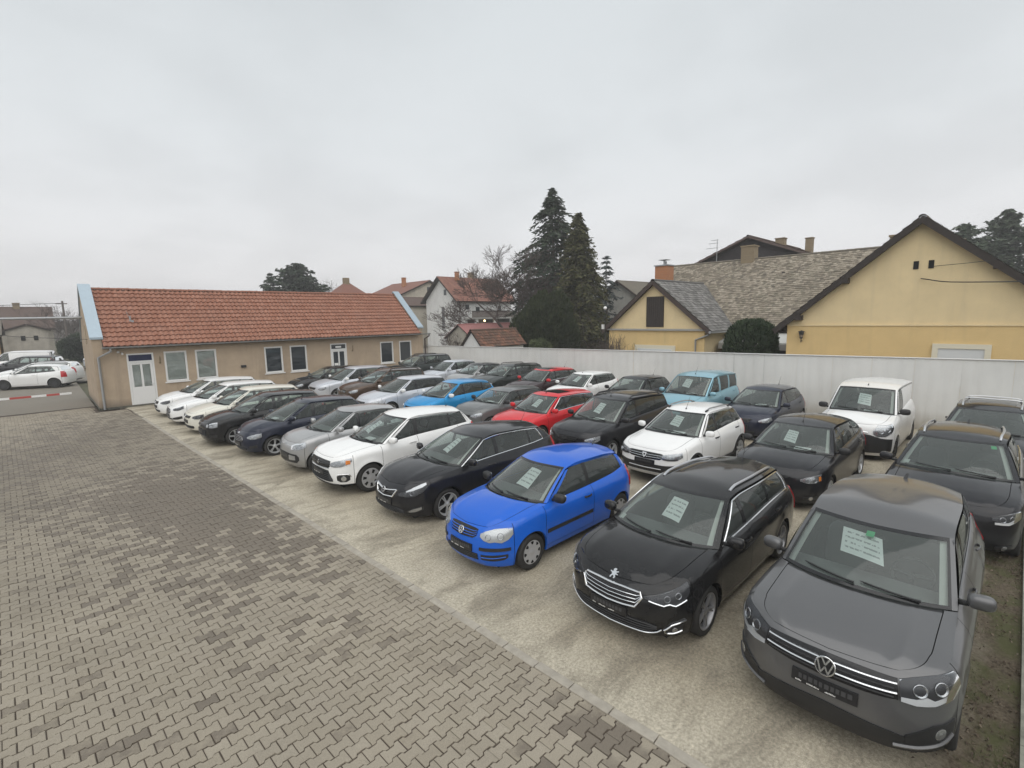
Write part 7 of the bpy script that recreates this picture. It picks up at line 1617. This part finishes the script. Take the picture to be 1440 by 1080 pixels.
# ------------------------------------------------------------------ price sheets behind the windscreens
def sheet_mat():
    m, nt, b = nodes_of('printed_sheet'); uv = nd(nt, "ShaderNodeUVMap"); sp = nd(nt, "ShaderNodeSeparateXYZ"); nt.links.new(uv.outputs[0], sp.inputs[0])
    u, v = sp.outputs[0], sp.outputs[1]
    line = math_(nt, 'LESS_THAN', math_(nt, 'FRACT', math_(nt, 'MULTIPLY', v, 5.0)), .34)
    n = nd(nt, "ShaderNodeTexNoise"); mp = nd(nt, "ShaderNodeMapping"); mp.inputs["Scale"].default_value = (9, 5, 1); nt.links.new(uv.outputs[0], mp.inputs[0]); nt.links.new(mp.outputs[0], n.inputs["Vector"]); n.inputs["Scale"].default_value = 1.6; n.inputs["Detail"].default_value = 1
    word = math_(nt, 'GREATER_THAN', n.outputs[0], .46); inside = math_(nt, 'MULTIPLY', math_(nt, 'GREATER_THAN', u, .08), math_(nt, 'LESS_THAN', u, .92)); inside = math_(nt, 'MULTIPLY', inside, math_(nt, 'MULTIPLY', math_(nt, 'GREATER_THAN', v, .1), math_(nt, 'LESS_THAN', v, .9)))
    f = math_(nt, 'MULTIPLY', math_(nt, 'MULTIPLY', line, word), inside)
    nt.links.new(mixc(nt, math_(nt, 'MULTIPLY', f, .62), (.92, .92, .93), (.10, .11, .12)), b.inputs["Base Color"]); ins(b, Roughness=.6); return m
M_SHEET = sheet_mat()
def sheet(root, label, P):
    """P: 2 x 2 grid of corner points in the car's own space."""
    M = root.matrix_basis; n = 5; G = np.array([[np.array(P[0][0]) * (1 - a) * (1 - b) + np.array(P[0][1]) * a * (1 - b) + np.array(P[1][0]) * (1 - a) * b + np.array(P[1][1]) * a * b for a in np.linspace(0, 1, n)] for b in np.linspace(0, 1, n)])
    G[..., 0] -= .012 * np.sin(np.linspace(0, np.pi, n))[None, :]
    G = G.reshape(-1, 3); W = np.array([tuple(M @ Vector(p)) for p in G]); c = W.mean(0); mb = MB(); mb.grid((W - c).reshape(n, n, 3)); i = mb.grid((W - c).reshape(n, n, 3) + np.array([.0015, 0, 0])); me = mb.mesh('price_sheet', M_SHEET, sharp=60)
    uvl = me.uv_layers.new(name="UVMap"); k = 0
    grid_uv = [(a, b) for b in np.linspace(0, 1, n) for a in np.linspace(0, 1, n)] * 2
    for lp in me.loops: uvl.data[lp.index].uv = grid_uv[lp.vertex_index]
    o = link('price_sheet', me, None, tuple(c)); tag(o, label, 'price sheet', 'price sheets behind the windscreens'); return o
for key, label, root, c, mode in SHEET_OF:
    root.matrix_basis  # location and rotation set above
    M = Matrix.Translation(root.location) @ Matrix.Rotation(root.rotation_euler[2], 4, 'Z'); root.matrix_basis = M
    short = ' '.join(label.split()[:6]).rstrip(',')
    for w_ in (' with', ' and', ' in', ' between', ' beside', ' last', ' left', ' by', ' of', ' against', ' nearest'):
        i = (short + ' ').find(w_ + ' ')
        if i > 8: short = short[:i]
    short = {'black_hatch': 'black hatchback left of bright blue one', 'black_saloon_hatch': 'black hatchback beside the white raised hatchback', 'navy_hatch': 'navy hatchback in the front row', 'navy_hatch_back': 'navy hatchback by the white panel van', 'black_estate': 'black estate car', 'white_crossover': 'white crossover', 'white_van': 'white panel van', 'black_mpv': 'black people carrier'}.get(key, short)
    if mode in (1, 2):
        w0, w1, t0, t1 = {'grey_suv': (-.42, .16, .47, .86), 'black_estate': (-.14, .26, .42, .84), 'blue_hatch': (-.02, .38, .36, .86), 'black_hatch': (.02, .30, .40, .86)}.get(key, (-.12, .24, .40, .84))
        Wp = lambda w, t: c.Ws(np.array([w]), np.array([t]), off=-.045)[0]
        jr_ = random.Random(len(key) * 7 + ord(key[0])); dw, dt = (jr_.uniform(-.16, .12), jr_.uniform(-.10, .04)) if key not in ('grey_suv', 'black_estate', 'blue_hatch', 'black_hatch') else (0, 0); w0 += dw; w1 += dw * .8 + jr_.uniform(-.06, .04); t0 += dt; t1 += dt
        sk = .05 if key not in ('grey_suv',) else .10
        sheet(root, 'printed white price sheet behind the windscreen of the ' + short, [[Wp(w0 + sk, t0), Wp(w1 + sk, t0 - .06)], [Wp(w0, t1), Wp(w1, t1 - .05)]])
    if mode in (2, 3):
        y0 = c.ya * .30; C0 = c.C(np.array([y0]))[0]
        sheet(root, 'white paper lying on the dashboard of the ' + short, [[C0 + [-.10, -.14, .012], C0 + [-.12, .17, .012]], [C0 + [-.30, -.16, .03], C0 + [-.32, .15, .03]]])
# small stickers on the screens
for key, nm_, w, t, m, lab in [('grey_suv', 'windscreen_sticker', -.02, .83, M_GREENSTICK, 'small green sticker at the top of the grey SUV windscreen'), ('dark_suv_rails', 'windscreen_sticker', .72, .86, M_GREENSTICK, 'small green sticker at the top of the black SUV windscreen'), ('dark_suv_rails', 'windscreen_sticker', -.82, .14, M_WHITE, 'small white sticker low on the black SUV windscreen'), ('black_estate', 'windscreen_sticker', -.80, .12, M_WHITE, 'small white sticker low on the black estate windscreen')]:
    root, c = [(r, cc) for k2, l2, r, cc, s2 in SHEET_OF if k2 == key][0]
    P = np.array([c.Ws(np.array([w + a]), np.array([t + b]), off=-.012)[0] for a, b in ((-.055, -.045), (.055, -.045), (.055, .045), (-.055, .045))]); W = np.array([tuple(root.matrix_basis @ Vector(p)) for p in P]); mb = MB(); cc_ = W.mean(0); mb.poly3(W - cc_, 0, (.003, 0, .002)); o = mb.build(nm_, m, None, sharp=30, loc=tuple(cc_)); tag(o, lab, 'sticker')

# ------------------------------------------------------------------ the damp winter air
mb = MB(); mb.bbox((-425, -425, -1.3), (425, 425, 22)); hz = mb.build('haze', [], None, sharp=None); hz['kind'] = 'stuff'
m = bpy.data.materials.new('haze_air'); m.use_nodes = True; nt = m.node_tree; nt.nodes.clear(); o_ = nd(nt, "ShaderNodeOutputMaterial"); v_ = nd(nt, "ShaderNodeVolumePrincipled")
v_.inputs["Color"].default_value = (.95, .95, .95, 1); v_.inputs["Density"].default_value = HAZE; v_.inputs["Anisotropy"].default_value = .0; nt.links.new(v_.outputs[0], o_.inputs["Volume"]); hz.data.materials.append(m)
